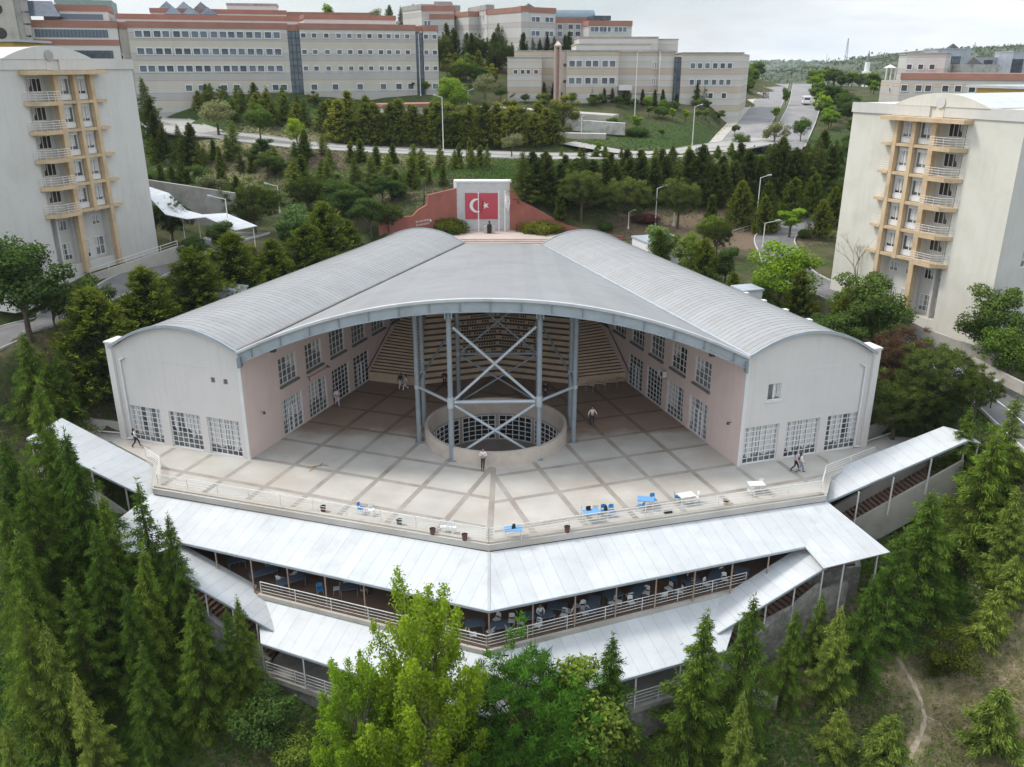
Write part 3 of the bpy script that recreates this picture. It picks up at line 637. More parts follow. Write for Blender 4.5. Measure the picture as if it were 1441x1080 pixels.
    # verge trim over the gable, eave gutters
    for (y0, y1) in ((-.42, -.30), (WL + .2, WL + .35)):
        tr = MB()
        for i in range(24):
            t0, t1 = -.01 + 1.02 * i / 24, -.01 + 1.02 * (i + 1) / 24
            za, zb = arc_z(max(0, min(1, t0))) + .02, arc_z(max(0, min(1, t1))) + .02
            P = [fg.p(t0 * width, y0, za), fg.p(t1 * width, y0, zb), fg.p(t1 * width, y0, zb + .24), fg.p(t0 * width, y0, za + .24)]; Q = [p + fg.f * (y1 - y0) for p in P]
            tr.face(P); tr.face(Q[::-1]); tr.face([P[3], P[2], Q[2], Q[3]]); tr.face([P[0], P[1], Q[1], Q[0]])
        part('verge_trim', tr, 'steel_pale', hall)
    gt = MB(); gt.box(fg, width - .12, width + .32, 1.3, WL, 8.0, 8.3); part('gutter', gt, 'trim_white', hall)
    gs = MB(); gs.box(fg, -.14, .10, -.3, WL, 9.2, 9.42); part('valley_gutter', gs, 'dark_concrete' if left else 'steel_pale', hall)
    # downpipe on the gable
    dp = MB(); A = width - .55
    for p, q in (((A - .55, 7.5), (A - .05, 7.2)), ((A - .05, 7.2), (A - .05, .15)), ((A - .05, .15), (A + .5, .1))): dp.tube(fg.p(p[0], -.12, p[1]), fg.p(q[0], -.12, q[1]), .09, 8)
    part('downpipe', dp, 'trim_white', hall)
    # hairline ledge across the gable
    lg = MB(); lg.box(fg, 3.0, 9.6, -.02, -.002, 7.55, 7.6); part('ledge', lg, 'trim_white', hall)
    # small vent caps along the outer edge
    if not left:
        for b in (8, 11.5, 15, 18):
            c = MB(); c.box(fg, width - .5, width + .1, b, b + .5, 8.3, 8.85); part('vent_cap', c, 'trim_white', hall)
wing(LO, LV, LN, LW, True); wing(RO, RV, RN, RW, False)
# plant boxes beside the vaults
def roof_box(name, fr, a0, a1, b0, b1, z0, z1, m='trim_white'):
    g = MB(); g.box(fr, a0, a1, b0, b1, z0, z1); b = part(name, g, m, hall)
    t = MB(); t.box(fr, a0 - .12, a1 + .12, b0 - .12, b1 + .12, z1 + .003, z1 + .2); part('cap', t, 'steel_pale', b)
FL, FR_ = Fr(LO, LN, LV), Fr(RO, RN, RV)
roof_box('plant_box', FL, 12.7, 15.2, 16.5, 18.6, 3, 8.9); roof_box('plant_box', FR_, 12.0, 14.2, 19.2, 21.4, 3, 8.6); roof_box('stair_head', FR_, 11.9, 17.0, 38.5, 44.5, 4, 9.6)
# central fan roof
def croof(s, t):
    b = t * (WL + .2) - .0; L_ = LO + LV * b; R_ = RO + RV * b; u = (s + 1) / 2
    x = L_.x + (R_.x - L_.x) * u; y = L_.y + (R_.y - L_.y) * u
    rise = 4.25 * (1 - t) ** 1.5 + .12
    z = 9.28 + rise * (1 - abs(s) ** 2.15)
    return Vector((x, y - .35 * (1 - t), z))
r = MB(); ns, nt_ = 40, 14
for i in range(ns):
    for j in range(nt_):
        s0, s1, t0, t1 = -1 + 2 * i / ns, -1 + 2 * (i + 1) / ns, j / nt_, (j + 1) / nt_
        P = [croof(s0, t0), croof(s1, t0), croof(s1, t1), croof(s0, t1)]; r.face(P, [(p.x, p.y) for p in P])
cr_ = part('central_roof', r, 'roof_center', hall, smooth=True)
r = MB()
for i in range(ns):
    for j in range(nt_):
        s0, s1, t0, t1 = -1 + 2 * i / ns, -1 + 2 * (i + 1) / ns, j / nt_, (j + 1) / nt_
        d = Vector((0, 0, .28)); r.face([croof(s0, t0) - d, croof(s0, t1) - d, croof(s1, t1) - d, croof(s1, t0) - d])
part('soffit', r, mat('soffit', (.34, .34, .34), .8), cr_, smooth=True)
# fascia beam, gutter lip and stiffeners
def strip(y0, y1, z0, z1, mb, n=48, s0=-1., s1=1.):
    for i in range(n):
        a, b = s0 + (s1 - s0) * i / n, s0 + (s1 - s0) * (i + 1) / n; A, B = croof(a, 0), croof(b, 0)
        c = [Vector((0, y0, z0)), Vector((0, y1, z0)), Vector((0, y1, z1)), Vector((0, y0, z1))]
        for k in range(4): mb.face([A + c[k], A + c[(k + 1) % 4], B + c[(k + 1) % 4], B + c[k]])
    for a in (s0, s1):
        A = croof(a, 0); mb.face([A + k for k in c])
fb = MB(); strip(.0, .06, -.95, -.18, fb); strip(-.16, .2, -.99, -.93, fb); strip(-.16, .2, -.20, -.14, fb)
fa = part('fascia_beam', fb, 'steel_pale', hall)
gl = MB(); strip(-.34, -.05, -.10, .10, gl); part('eave_gutter', gl, 'gutter', hall)
for k in range(17):
    s_ = -.94 + 1.88 * k / 16; A = croof(s_, 0); m = MB(); m.box(WORLD, A.x - .02, A.x + .02, A.y - .15, A.y - .002, A.z - .93, A.z - .2); part('stiffener', m, 'steel', fa)
for (o, v, n, sx) in ((LO, LV, LN, 1), (RO, RV, RN, -1)):
    m = MB(); m.box(WORLD, o.x + sx * .05 - .12 + .1 * sx, o.x + .2 * sx + .12, o.y - .75, o.y - .1, 8.1, 8.95); part('bracket', m, 'steel', fa)
    m = MB(); p = croof(-sx * .86, 0); m.box(WORLD, p.x - .2, p.x + .2, p.y + .1, p.y + .55, p.z - 1.25, p.z - .95); part('floodlight', m, 'dark_metal', hall)
# columns and bracing around the light well
def zroof(x, y):
    b = max(0, (y - 62.4)) / WL; hw = 19.6 - (y - 62.4) * .33; s_ = max(-1, min(1, (x + 1.6) / hw)); return croof(s_, min(1, b)).z
COL = [(-4.85, 62.85), (2.15, 63.1), (-7.85, 66.4), (5.2, 66.4), (-7.75, 69.9), (5.1, 70.0), (-5.0, 75.0), (2.4, 75.2)]
for i, (x, y) in enumerate(COL):
    zt = zroof(x, y) - 1.0; m = MB(); m.tube((x, y, .1), (x, y, zt), .205, 14); m.box(WORLD, x - .34, x + .34, y - .34, y + .34, -.01, .1); o = part('column', m, 'steel', hall)
    h = MB(); h.box(WORLD, x - .3, x - .2, y - .26, y + .26, zt - .55, zt + .1); h.box(WORLD, x + .2, x + .3, y - .26, y + .26, zt - .55, zt + .1); h.box(WORLD, x - .33, x + .33, y - .33, y + .33, zt + .1, zt + .18); part('column_head', h, 'steel_pale', o)
    m = MB(); m.tube((x, y, 4.6), (x, y, 5.5), .27, 12) if i < 2 else m.tube((x, y, 4.9), (x, y, 5.2), .25, 12); part('collar', m, 'steel_pale', o)
def brace(i, j, z0, z1, r=.115, mt='steel_pale'):
    a, b = COL[i], COL[j]; d = Vector((b[0] - a[0], b[1] - a[1], 0)).normalized() * .3; m = MB(); m.tube(Vector((a[0], a[1], z0)) + d, Vector((b[0], b[1], z1)) - d, r, 8); part('brace', m, mt, hall)
brace(0, 1, 5.05, 5.05, .14); brace(0, 1, 11.2, 5.25); brace(0, 1, 5.25, 11.2); brace(0, 1, 4.8, .35); brace(0, 1, .35, 4.8)
brace(0, 2, 5.05, 5.05, .12); brace(1, 3, 5.05, 5.05, .12)
brace(6, 7, 5.0, 5.0, .13, 'steel'); brace(6, 7, 11, 5.2, .1, 'steel'); brace(6, 7, 5.2, 11, .1, 'steel'); brace(6, 7, 4.8, .4, .1, 'steel'); brace(6, 7, .4, 4.8, .1, 'steel')
brace(4, 6, 5, 8, .1, 'steel'); brace(5, 7, 5, 8, .1, 'steel')
for k in (0, 1): brace(2 + k, 4 + k, 5.05, 5.05, .1, 'steel')
# ------------------------------------------------------------------ ring (light well)
RC, RR = Vector((-1.38, 67.8, 0)), 6.12
ring = thing('light_well', 'round cream parapet ring around the sunken light well among the steel columns', 'light well', (RC.x, RC.y, 0))
def rp(a, r, z): return Vector((RC.x + r * math.sin(a), RC.y + r * math.cos(a), z))
pw = MB(); n = 64
for k in range(n):
    a, b = 2 * math.pi * k / n, 2 * math.pi * (k + 1) / n
    pw.face([rp(a, RR, 0), rp(b, RR, 0), rp(b, RR, 1.2), rp(a, RR, 1.2)]); pw.face([rp(a, RR, 1.2), rp(b, RR, 1.2), rp(b, RR - .3, 1.2), rp(a, RR - .3, 1.2)])
    pw.face([rp(a, RR - .3, 1.2), rp(b, RR - .3, 1.2), rp(b, RR - .3, -.3), rp(a, RR - .3, -.3)])
part('parapet', pw, 'pale_concrete' if 0 else mat('ring_paint', (.52, .45, .385), .85, var=.06, vscale=1, dirt=(.42, .36, .31), dscale=.6), ring)
lw = MB()
bays = []  # (a0,a1) glazed bays along the far half
NB = 8
for k in range(NB):
    a0 = -math.pi * .78 + k * (math.pi * 1.56 / NB); bays.append((a0 + .035, a0 + math.pi * 1.56 / NB - .035))
ang = sorted({x for b in bays for x in b} | {math.pi * k / 24 for k in range(-24, 25)})
for a, b in zip(ang, ang[1:]):
    c = (a + b) / 2; g_ = any(x < c < y for x, y in bays)
    for z0, z1 in ((-3, -2.85), (-2.85, -.45), (-.45, -.3)):
        if g_ and z0 == -2.85: continue
        lw.face([rp(a, RR - .3, z0), rp(b, RR - .3, z0), rp(b, RR - .3, z1), rp(a, RR - .3, z1)])
part('well_wall', lw, mat('well_wall', (.36, .315, .28), .85, var=.05), ring)
for a0, a1 in bays:
    m = MB(); p = MB(); K = 5
    for k in range(K + 1):
        a = a0 + (a1 - a0) * k / K; m.beam(rp(a, RR - .36, -2.85), rp(a, RR - .36, -.45), .07, .06)
    for j in range(6):
        z = -2.82 + 2.34 * j / 5
        for k in range(K): m.beam(rp(a0 + (a1 - a0) * k / K, RR - .36, z), rp(a0 + (a1 - a0) * (k + 1) / K, RR - .36, z), .05, .05)
    for k in range(K): p.face([rp(a0 + (a1 - a0) * k / K, RR - .26, -2.85), rp(a0 + (a1 - a0) * (k + 1) / K, RR - .26, -2.85), rp(a0 + (a1 - a0) * (k + 1) / K, RR - .26, -.45), rp(a0 + (a1 - a0) * k / K, RR - .26, -.45)])
    o = part('glazed_screen', m, 'frame_white', ring); part('pane', p, 'glass_dark', o)
m = MB(); m.face([rp(2 * math.pi * k / 40, RR - .1, -3) for k in range(40)]); part('well_floor', m, mat('well_floor', (.22, .19, .17), .85, var=.1), ring)
# ------------------------------------------------------------------ plaza paving
PL = PLAZA[:9] + [(14, 100), (-18, 100)] + PLAZA[10:]
pm = mat('plaza_slab', (.465, .445, .405), .8, var=.12, vscale=.35, dirt=(.41, .36, .305), dscale=.16, bump=.12, bscale=14)
joint_m = mat('plaza_joint', (.335, .31, .275), .85, var=.15, vscale=.8, dirt=(.22, .17, .13), dscale=.4)
def brown_behind(m, y0=68.2):
    """multiply the paving colour to a darker brown behind y0, with a noisy edge"""
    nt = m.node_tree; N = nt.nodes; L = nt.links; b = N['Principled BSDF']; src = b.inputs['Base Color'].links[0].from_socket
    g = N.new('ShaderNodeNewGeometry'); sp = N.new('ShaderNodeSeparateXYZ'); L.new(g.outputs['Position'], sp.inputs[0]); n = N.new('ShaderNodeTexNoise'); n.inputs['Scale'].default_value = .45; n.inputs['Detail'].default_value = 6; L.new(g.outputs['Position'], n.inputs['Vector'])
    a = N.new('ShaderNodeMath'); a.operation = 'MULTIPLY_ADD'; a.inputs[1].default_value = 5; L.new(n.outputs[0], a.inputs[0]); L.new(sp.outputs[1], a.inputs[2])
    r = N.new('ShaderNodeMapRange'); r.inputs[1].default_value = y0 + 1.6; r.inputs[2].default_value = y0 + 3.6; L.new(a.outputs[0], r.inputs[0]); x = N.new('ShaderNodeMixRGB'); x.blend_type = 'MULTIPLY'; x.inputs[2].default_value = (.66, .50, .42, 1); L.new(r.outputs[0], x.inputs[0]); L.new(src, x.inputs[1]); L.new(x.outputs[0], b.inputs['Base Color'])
brown_behind(pm); brown_behind(joint_m)  # slabs and joints turn browner and darker towards the rear
def clip_poly(poly, p, n):
    """keep side where (x-p).n >= 0"""
    out = []
    for i in range(len(poly)):
        a, b = poly[i], poly[(i + 1) % len(poly)]; da = (a[0] - p[0]) * n[0] + (a[1] - p[1]) * n[1]; db = (b[0] - p[0]) * n[0] + (b[1] - p[1]) * n[1]
        if da >= 0: out.append(a)
        if (da >= 0) != (db >= 0): t = da / (da - db); out.append((a[0] + (b[0] - a[0]) * t, a[1] + (b[1] - a[1]) * t))
    return out
# slab: annulus-like set of cells leaving the well open
def slab_cells(step=.75):
    mb = MB(); xs = np.arange(-39, 37, step); ys = np.arange(49, 100, step)
    X, Y = np.meshgrid(xs, ys); return
mb = MB(); A = 96
outer = []
def ray_poly(c, d, poly):
    best = 1e9
    for i in range(len(poly)):
        a, b = poly[i], poly[(i + 1) % len(poly)]; ex, ey = b[0] - a[0], b[1] - a[1]; det = d[0] * (-ey) + ex * d[1]
        if abs(det) < 1e-9: continue
        t = ((a[0] - c[0]) * (-ey) + ex * (a[1] - c[1])) / det; u = (d[0] * (a[1] - c[1]) - d[1] * (a[0] - c[0])) / det
        if t > 0 and -1e-9 <= u <= 1 + 1e-9: best = min(best, t)
    return best
# main hexagon-ish body is star-shaped round the well; side passages added as own slabs
BODY = [(-1.55, 49.75), (23.4, 56.75), (24.9, 60.0), (31, 64.5), (28.6, 70), (14, 100), (-18, 100), (-32.5, 72), (-34, 66.4), (-28.8, 62.2), (-27.2, 57.9)]
angs = sorted({2 * math.pi * k / A for k in range(A)} | {math.atan2(p[0] - RC.x, p[1] - RC.y) % (2 * math.pi) for p in BODY})
pr = None; pts = []
for a in angs + [angs[0] + 2 * math.pi]:
    d = (math.sin(a), math.cos(a)); t = ray_poly((RC.x, RC.y), d, BODY); pts.append(((RC.x + d[0] * (RR - .15), RC.y + d[1] * (RR - .15)), (RC.x + d[0] * t, RC.y + d[1] * t)))
for (i0, o0), (i1, o1) in zip(pts, pts[1:]):
    mb.face([(*i0, 0), (*o0, 0), (*o1, 0), (*i1, 0)]); mb.face([(*o0, 0), (*o1, 0), (*o1, -.45), (*o0, -.45)])
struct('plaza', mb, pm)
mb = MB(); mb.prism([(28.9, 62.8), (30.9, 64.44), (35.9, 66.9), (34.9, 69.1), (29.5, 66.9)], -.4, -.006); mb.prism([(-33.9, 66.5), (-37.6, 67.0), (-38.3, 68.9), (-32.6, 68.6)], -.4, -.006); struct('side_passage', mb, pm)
# paving joints: strips following each wing, mirrored about the axis
mb = MB(); zj = .004
def joint(fr, a0, a1, b0, b1, side):
    poly = [tuple(fr.p(a, b, 0))[:2] for a, b in ((a0, b0), (a1, b0), (a1, b1), (a0, b1))]
    poly = clip_poly(poly, (-1.5, 62), (side, 0.03))
    for i in range(len(BODY)):          # BODY is counter-clockwise when seen from above
        a, b = BODY[i], BODY[(i + 1) % len(BODY)]
        if (a[1] > 95): continue
        ex, ey = b[0] - a[0], b[1] - a[1]; l = math.hypot(ex, ey); nn = (-ey / l, ex / l)
        if i in (3, 7, 8): continue
        poly = clip_poly(poly, (a[0] + nn[0] * .5, a[1] + nn[1] * .5), nn)
        if len(poly) < 3: return
    # cut out the well
    cut(poly, 0)
def cut(poly, d):
    if len(poly) < 3: return
    cx = sum(p[0] for p in poly) / len(poly); cy = sum(p[1] for p in poly) / len(poly); rm = max(math.hypot(p[0] - cx, p[1] - cy) for p in poly); dd = math.hypot(cx - RC.x, cy - RC.y)
    if dd > RR + rm + .05: mb.face([(p[0], p[1], zj) for p in poly]); return
    if d > 9:
        if dd > RR + .1: mb.face([(p[0], p[1], zj) for p in poly])
        return
    i = max(range(len(poly)), key=lambda k: math.hypot(poly[k][0] - poly[k - 1][0], poly[k][1] - poly[k - 1][1])); a, b = poly[i - 1], poly[i]
    m = ((a[0] + b[0]) / 2, (a[1] + b[1]) / 2); n = (b[0] - a[0], b[1] - a[1]); cut(clip_poly(poly, m, n), d + 1); cut(clip_poly(poly, m, (-n[0], -n[1])), d + 1)
for fr, sd in ((Fr(LO, LV, -LN), -1), (Fr(RO, RV, -RN), 1)):
    w_ = .42
    for k in range(-5, 9):
        a = 4.4 + k * 4.05; zj = .004
        segs = [(-14, .02), (.02, 24)]
        joint(fr, a - w_ / 2, a + w_ / 2, -16 if a < -.2 else 0.02, 26, sd)
    for j in range(-4, 8):
        b = 3.9 + j * 3.75
        zj = .0085; joint(fr, -18, 40, b - w_ / 2, b + w_ / 2, sd) if b > .3 else joint(fr, -18, -.3, b - w_ / 2, b + w_ / 2, sd)
for f in mb.v: pass
mb.v = [(x, y, z + .0004 * (i % 7)) for i, (x, y, z) in enumerate(mb.v)] if False else mb.v
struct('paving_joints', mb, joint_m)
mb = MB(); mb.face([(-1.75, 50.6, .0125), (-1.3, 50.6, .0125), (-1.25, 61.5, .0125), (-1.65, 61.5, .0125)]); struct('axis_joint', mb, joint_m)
# ------------------------------------------------------------------ tribune
M['step_tread'] = mat('step_tread', (.20, .155, .12), .9, var=.15, vscale=2)
trib = thing('seating_tribune', 'stepped concrete tribune rising in rows under the central roof', 'tribune', (-1.6, 83, 0))
def hw_in(y): return 0
def wallx(left, y):
    o, v = (LO, LV) if left else (RO, RV); return o.x + v.x * (y - o.y) / v.y
def row_pts(d, z):
    """front line of a step pushed back by d"""
    yl, yr = 81.6, 81.4
    return [(wallx(True, yl + d) , yl + d), (-9.2, 79.9 + d), (-1.5, 82.6 + d), (6.6, 79.9 + d), (wallx(False, yr + d), yr + d)]
def stepped(i0, i1, k0, n, h, d, z0, name, mt, rm):
    t = MB(); r = MB()
    for k in range(n):
        A, B = row_pts(k * d, 0), row_pts((k + 1) * d, 0); z = z0 + (k + 1) * h; zl = z - h
        for i in range(i0, i1):
            t.face([(*A[i], z), (*A[i + 1], z), (*B[i + 1], z), (*B[i], z)]); r.face([(*A[i], zl), (*A[i + 1], zl), (*A[i + 1], z), (*A[i], z)])
    o = part(name, t, mt, trib); part('risers', r, rm, o)
stepped(1, 3, 0, 20, .42, .74, .15, 'bench_tiers', 'step_tread', 'tan_step')
stepped(0, 1, 0, 40, .205, .37, .75, 'left_stair', 'step_tread', 'tan_step'); stepped(3, 4, 0, 40, .205, .37, .75, 'right_stair', 'step_tread', 'tan_step')
m = MB()
for i in (0, 3):
    m = MB(); A = row_pts(-.03, 0); m.face([(*A[i], 0), (*A[i + 1], 0), (*A[i + 1], .97), (*A[i], .97)]); part('front_wall', m, 'tan_step', trib)

m = MB()     # cheeks between benches and side stairs
for i in (1, 3):
    x, y = row_pts(0, 0)[i]; xx = x + (.0 if i == 1 else 0); m.face([(x, y, 0), (x, y + 15, 0), (x, y + 15, 9.3), (x, y, .97)]); part('cheek_wall', m, 'pink_wall', trib); m = MB()
# dark seat numbers / air slots on the middle tiers
for k in range(4, 15):
    m = MB(); A = row_pts(k * .74 - .012, 0); zz = .15 + k * .42
    for i in (1, 2):
        p, q = A[i], A[i + 1]; c0, c1 = (.5, .98) if i == 1 else (.02, .5); n = 14
        if k > 9: c0, c1 = (.62, .98) if i == 1 else (.02, .38)
        for j in range(n):
            if rnd.random() < .2: continue
            u0 = c0 + (c1 - c0) * j / n; u1 = u0 + (c1 - c0) / n * .7
            P = [(p[0] + (q[0] - p[0]) * u, p[1] + (q[1] - p[1]) * u) for u in (u0, u1)]
            m.face([(*P[0], zz + .12), (*P[1], zz + .12), (*P[1], zz + .36), (*P[0], zz + .36)])
    part('air_slot_row', m, 'dark_metal', trib)
# dark stringer rails on the pink walls
for left in (True, False):
    o, v, n = (LO, LV, LN) if left else (RO, RV, RN); m = MB(); p = o + v * 19.3 - n * .08; q = o + v * 32 - n * .08; m.tube((p.x, p.y, 1.15), (q.x, q.y, 8.5), .05, 6); part('handrail', m, 'dark_metal', hall)
# ------------------------------------------------------------------ memorial platform
mp = MB(); mp.prism([(-8.6, 109.9), (8.5, 109.9), (5.2, 116.2), (-7.4, 116.2)], 8.2, 9.0); struct('memorial_platform', mp, 'pink_paving')
ms_ = MB()
for k in range(4): ms_.prism([(-10, 109.88 - .45 * k), (11, 109.88 - .45 * k), (11, 109.45 - .45 * k), (-10, 109.45 - .45 * k)], 7.4, 8.86 - .16 * k)
ms_.prism([(-22, 105.2), (22, 105.2), (22, 108.1), (-22, 108.1)], 7.6, 8.2)
struct('platform_steps', ms_, 'pink_paving')
mem = thing('memorial_wall', 'white memorial wall with a large red flag panel of crescent and star', 'memorial wall', (-3.8, 116.5, 9))
m = MB(); m.prism([(-7.4, 116.3), (-.3, 116.3), (-.3, 117.4), (-7.4, 117.4)], 9.0, 15.35); part('wall', m, 'granite', mem)
m = MB(); m.prism([(-7.8, 116.25), (-7.4, 116.25), (-7.4, 117.4), (-7.8, 117.4)], 9, 15.6); m.prism([(-7.4, 116.2), (-.1, 116.2), (-.1, 117.5), (-7.4, 117.5)], 15.353, 15.6); part('coping', m, 'paint_white', mem)
m = MB(); m.prism([(-6.3, 116.22), (-1.9, 116.22), (-1.9, 116.29), (-6.3, 116.29)], 10.5, 13.95); fl = part('flag_panel', m, 'flag_red', mem)
def crescent(cx, cz, G, y, mb):
    R1, R2, dx = G * .25, G * .2, G * .0625; P = []
    n = 40
    # outer circle arc and inner circle arc meeting points
    x = (R1 * R1 - R2 * R2 + dx * dx) / (2 * dx); a1 = math.acos(x / R1); a2 = math.acos(max(-1, min(1, (x - dx) / R2)))
    o = [(R1 * math.cos(a), R1 * math.sin(a)) for a in np.linspace(a1, 2 * math.pi - a1, n)]; i_ = [(dx + R2 * math.cos(a), R2 * math.sin(a)) for a in np.linspace(a2, 2 * math.pi - a2, n)]
    for k in range(n - 1): mb.face([(cx + p[0], y, cz + p[1]) for p in (o[k], o[k + 1], i_[k + 1], i_[k])])
def star(cx, cz, r, y, mb, rot=math.pi):
    P = []
    for k in range(10):
        a = rot + math.pi * k / 5; q = r if k % 2 == 0 else r * .382; P.append((cx + q * math.cos(a), y, cz + q * math.sin(a)))
    for k in range(10): mb.face([(cx, y, cz), P[k], P[(k + 1) % 10]])
m = MB(); crescent(-4.75, 12.3, 3.75, 116.2, m); part('crescent', m, 'paint_white', fl)
m = MB(); star(-3.55, 12.3, .52, 116.2, m); part('star', m, 'paint_white', fl)
def flagpole(x, y, h, flagm, label, fabric=True):
    t = thing('flagpole', label, 'flagpole', (x, y, 9), None); m = MB(); m.tube((x, y, 9), (x, y, 9 + h), .07, 8, .045); m.tube((x, y, 9 + h), (x, y, 9 + h + .12), .09, 8); part('pole', m, 'paint_white', t)
    if flagm:
        m = MB(); n = 5
        pts = [[(x + .06 + u * (.55 + .1 * math.sin(v * 5)), y + .14 * math.sin(u * 9 + v * 3), 9 + h - .15 - v * 2.0 - u * .55) for u in (0, .25, .5, .75, 1)] for v in (0, .2, .4, .6, .8, 1)]
        for i in range(5):
            for j in range(4): m.face([pts[i][j], pts[i][j + 1], pts[i + 1][j + 1], pts[i + 1][j]])
        o = part('flag', m, flagm, t, smooth=True); sm_ = o.modifiers.new('thickness', 'SOLIDIFY'); sm_.thickness = .02
    return t
flagpole(-4.45, 114.6, 5.1, 'flag_red', 'white flagpole with a drooping red flag in front of the panel'); flagpole(-1.75, 115.0, 5.2, None, 'bare white flagpole just right of the red panel')
flagpole(-.95, 115.0, 5.3, 'paint_white', 'white flagpole with a drooping white flag at the wall edge')
bu = thing('bust_pedestal', 'small dark bust on a pedestal between two pale blocks before the flag panel', 'monument', (-3.0, 113.9, 9)); m = MB(); m.box(WORLD, -3.3, -2.7, 113.6, 114.2, 9, 10.1); part('pedestal', m, 'black', bu)
for x in (-3.75, -2.7): m = MB(); m.box(WORLD, x, x + .42, 113.7, 114.1, 9, 9.95); part('block', m, 'yellow_wall' if 0 else 'pale_concrete', bu)
m = MB()
for (z, r0, r1) in ((10.1, .2, .24), (10.22, .24, .1), (10.34, .09, .15), (10.42, .15, .16), (10.55, .16, .08)): m.tube((-3, 113.9, z), (-3, 113.9, z + .13), r0, 10, r1)
part('bust', m, 'dark_metal', bu)
# red flanking walls (top profile falls away from the memorial)
def prof_wall(name, label, pts, m_, thick=.4, cat='wall'):
    """pts: (x,y,zbase,ztop)"""
    m = MB()
    for (a, b) in zip(pts, pts[1:]):
        d = Vector((b[0] - a[0], b[1] - a[1], 0)).normalized(); n = Vector((-d.y, d.x, 0)) * thick
        P = [Vector((a[0], a[1], a[2])), Vector((b[0], b[1], b[2])), Vector((b[0], b[1], b[3])), Vector((a[0], a[1], a[3]))]; Q = [p + n for p in P]
        m.face(P); m.face(Q[::-1]); m.face([P[3], P[2], Q[2], Q[3]]); m.face([P[0], P[3], Q[3], Q[0]]); m.face([P[1], Q[1], Q[2], P[2]])
    return solo(name, m, m_, label, cat)
prof_wall('retaining_wall', 'red retaining wall stepping down to the left of the flag panel', [(-17.3, 111.2, 7.5, 11.3), (-13.0, 112.4, 7.5, 11.5), (-12.2, 112.7, 7.5, 12.3), (-11.0, 113.2, 7.5, 12.9), (-10.9, 113.3, 7.5, 14.1), (-7.4, 116.2, 8.6, 14.6)], 'red_wall')
prof_wall('retaining_wall', 'red retaining wall sloping down to the right of the flag panel', [(-.3, 116.2, 8.6, 15.0), (1.2, 115.9, 8.6, 13.0), (4.6, 115.0, 8.6, 11.3), (7.2, 114.4, 8.5, 10.0), (10.8, 113.2, 8.3, 9.2), (14.6, 112.2, 8.2, 8.9)], 'red_wall')
m = MB()     # illegible relief letters on the red wall
for r_ in range(2):
    for k in range(9):
        x = -12.6 + k * .2; y = 112.5 + (x + 12.8) * .37; m.box(WORLD, x, x + .1 + .03 * (k % 3 == 0), y - .06, y + .0, 10.6 - r_ * .45 + .05 * k * .5, 10.85 - r_ * .45 + .05 * k * .5)
solo('relief_lettering', m, 'pink_wall', 'worn pinkish relief lettering in two rows on the left red wall', 'lettering')
# ------------------------------------------------------------------ terraces, canopies, stairs
def P3(q): return [Vector(p) for p in q]
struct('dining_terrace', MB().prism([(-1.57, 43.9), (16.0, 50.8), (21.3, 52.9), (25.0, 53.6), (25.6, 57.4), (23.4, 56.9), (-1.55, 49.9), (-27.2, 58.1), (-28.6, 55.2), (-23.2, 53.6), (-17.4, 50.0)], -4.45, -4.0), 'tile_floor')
struct('lower_terrace', MB().prism([(-1.3, 39.7), (13.9, 46.0), (14.3, 50), (-1.5, 44.4), (-16, 51), (-16.6, 46.7)], -8.4, -8.0), 'concrete')
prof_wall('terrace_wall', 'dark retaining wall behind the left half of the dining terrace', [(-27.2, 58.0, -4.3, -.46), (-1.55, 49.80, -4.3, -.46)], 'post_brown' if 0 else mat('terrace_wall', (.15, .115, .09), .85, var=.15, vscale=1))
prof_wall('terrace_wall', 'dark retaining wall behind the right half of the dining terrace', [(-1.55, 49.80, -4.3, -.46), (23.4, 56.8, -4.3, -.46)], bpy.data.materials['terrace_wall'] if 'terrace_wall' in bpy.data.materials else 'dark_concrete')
prof_wall('podium_wall', 'grey concrete wall under the left edge of the dining terrace', [(-17.6, 50.2, -8.3, -4.46), (-1.57, 44.25, -8.3, -4.46)], 'dark_concrete')
prof_wall('podium_wall', 'grey concrete wall under the right edge of the dining terrace', [(-1.57, 44.25, -8.3, -4.46), (16, 51.1, -8.3, -4.46)], 'dark_concrete')
prof_wall('stone_wall', 'rough stone footing under the left lower terrace', [(-16.4, 46.9, -12, -8.41), (-1.3, 39.9, -13, -8.41)], 'stone')
prof_wall('stone_wall', 'rough stone footing under the right lower terrace', [(-1.3, 39.9, -13, -8.41), (13.9, 46.2, -12, -8.41)], 'stone')
prof_wall('stone_wall', 'rough stone wall at the right end of the dining terrace', [(20.6, 52.0, -9, -4.0), (25.3, 53.5, -7, -4.0), (26.0, 57.5, -6, -3.4)], 'stone')
prof_wall('stone_wall', 'rough stone wall at the left end of the dining terrace', [(-28.9, 57.6, -7, -3.4), (-28.6, 54.9, -7, -4.0), (-23, 53.0, -9, -4.0)], 'stone')
def patch(m, q, dn, e, n=10):
    S = lambda u, v: q[0].lerp(q[1], u).lerp(q[3].lerp(q[2], u), v)
    for i in range(n):
        for j in range(3):
            P = [S(i / n, j / 3), S((i + 1) / n, j / 3), S((i + 1) / n, (j + 1) / 3), S(i / n, (j + 1) / 3)]
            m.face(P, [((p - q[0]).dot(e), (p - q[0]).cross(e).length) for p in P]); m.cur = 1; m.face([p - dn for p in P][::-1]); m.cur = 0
    for i in range(4): m.face([q[i] - dn, q[(i + 1) % 4] - dn, q[(i + 1) % 4], q[i]])
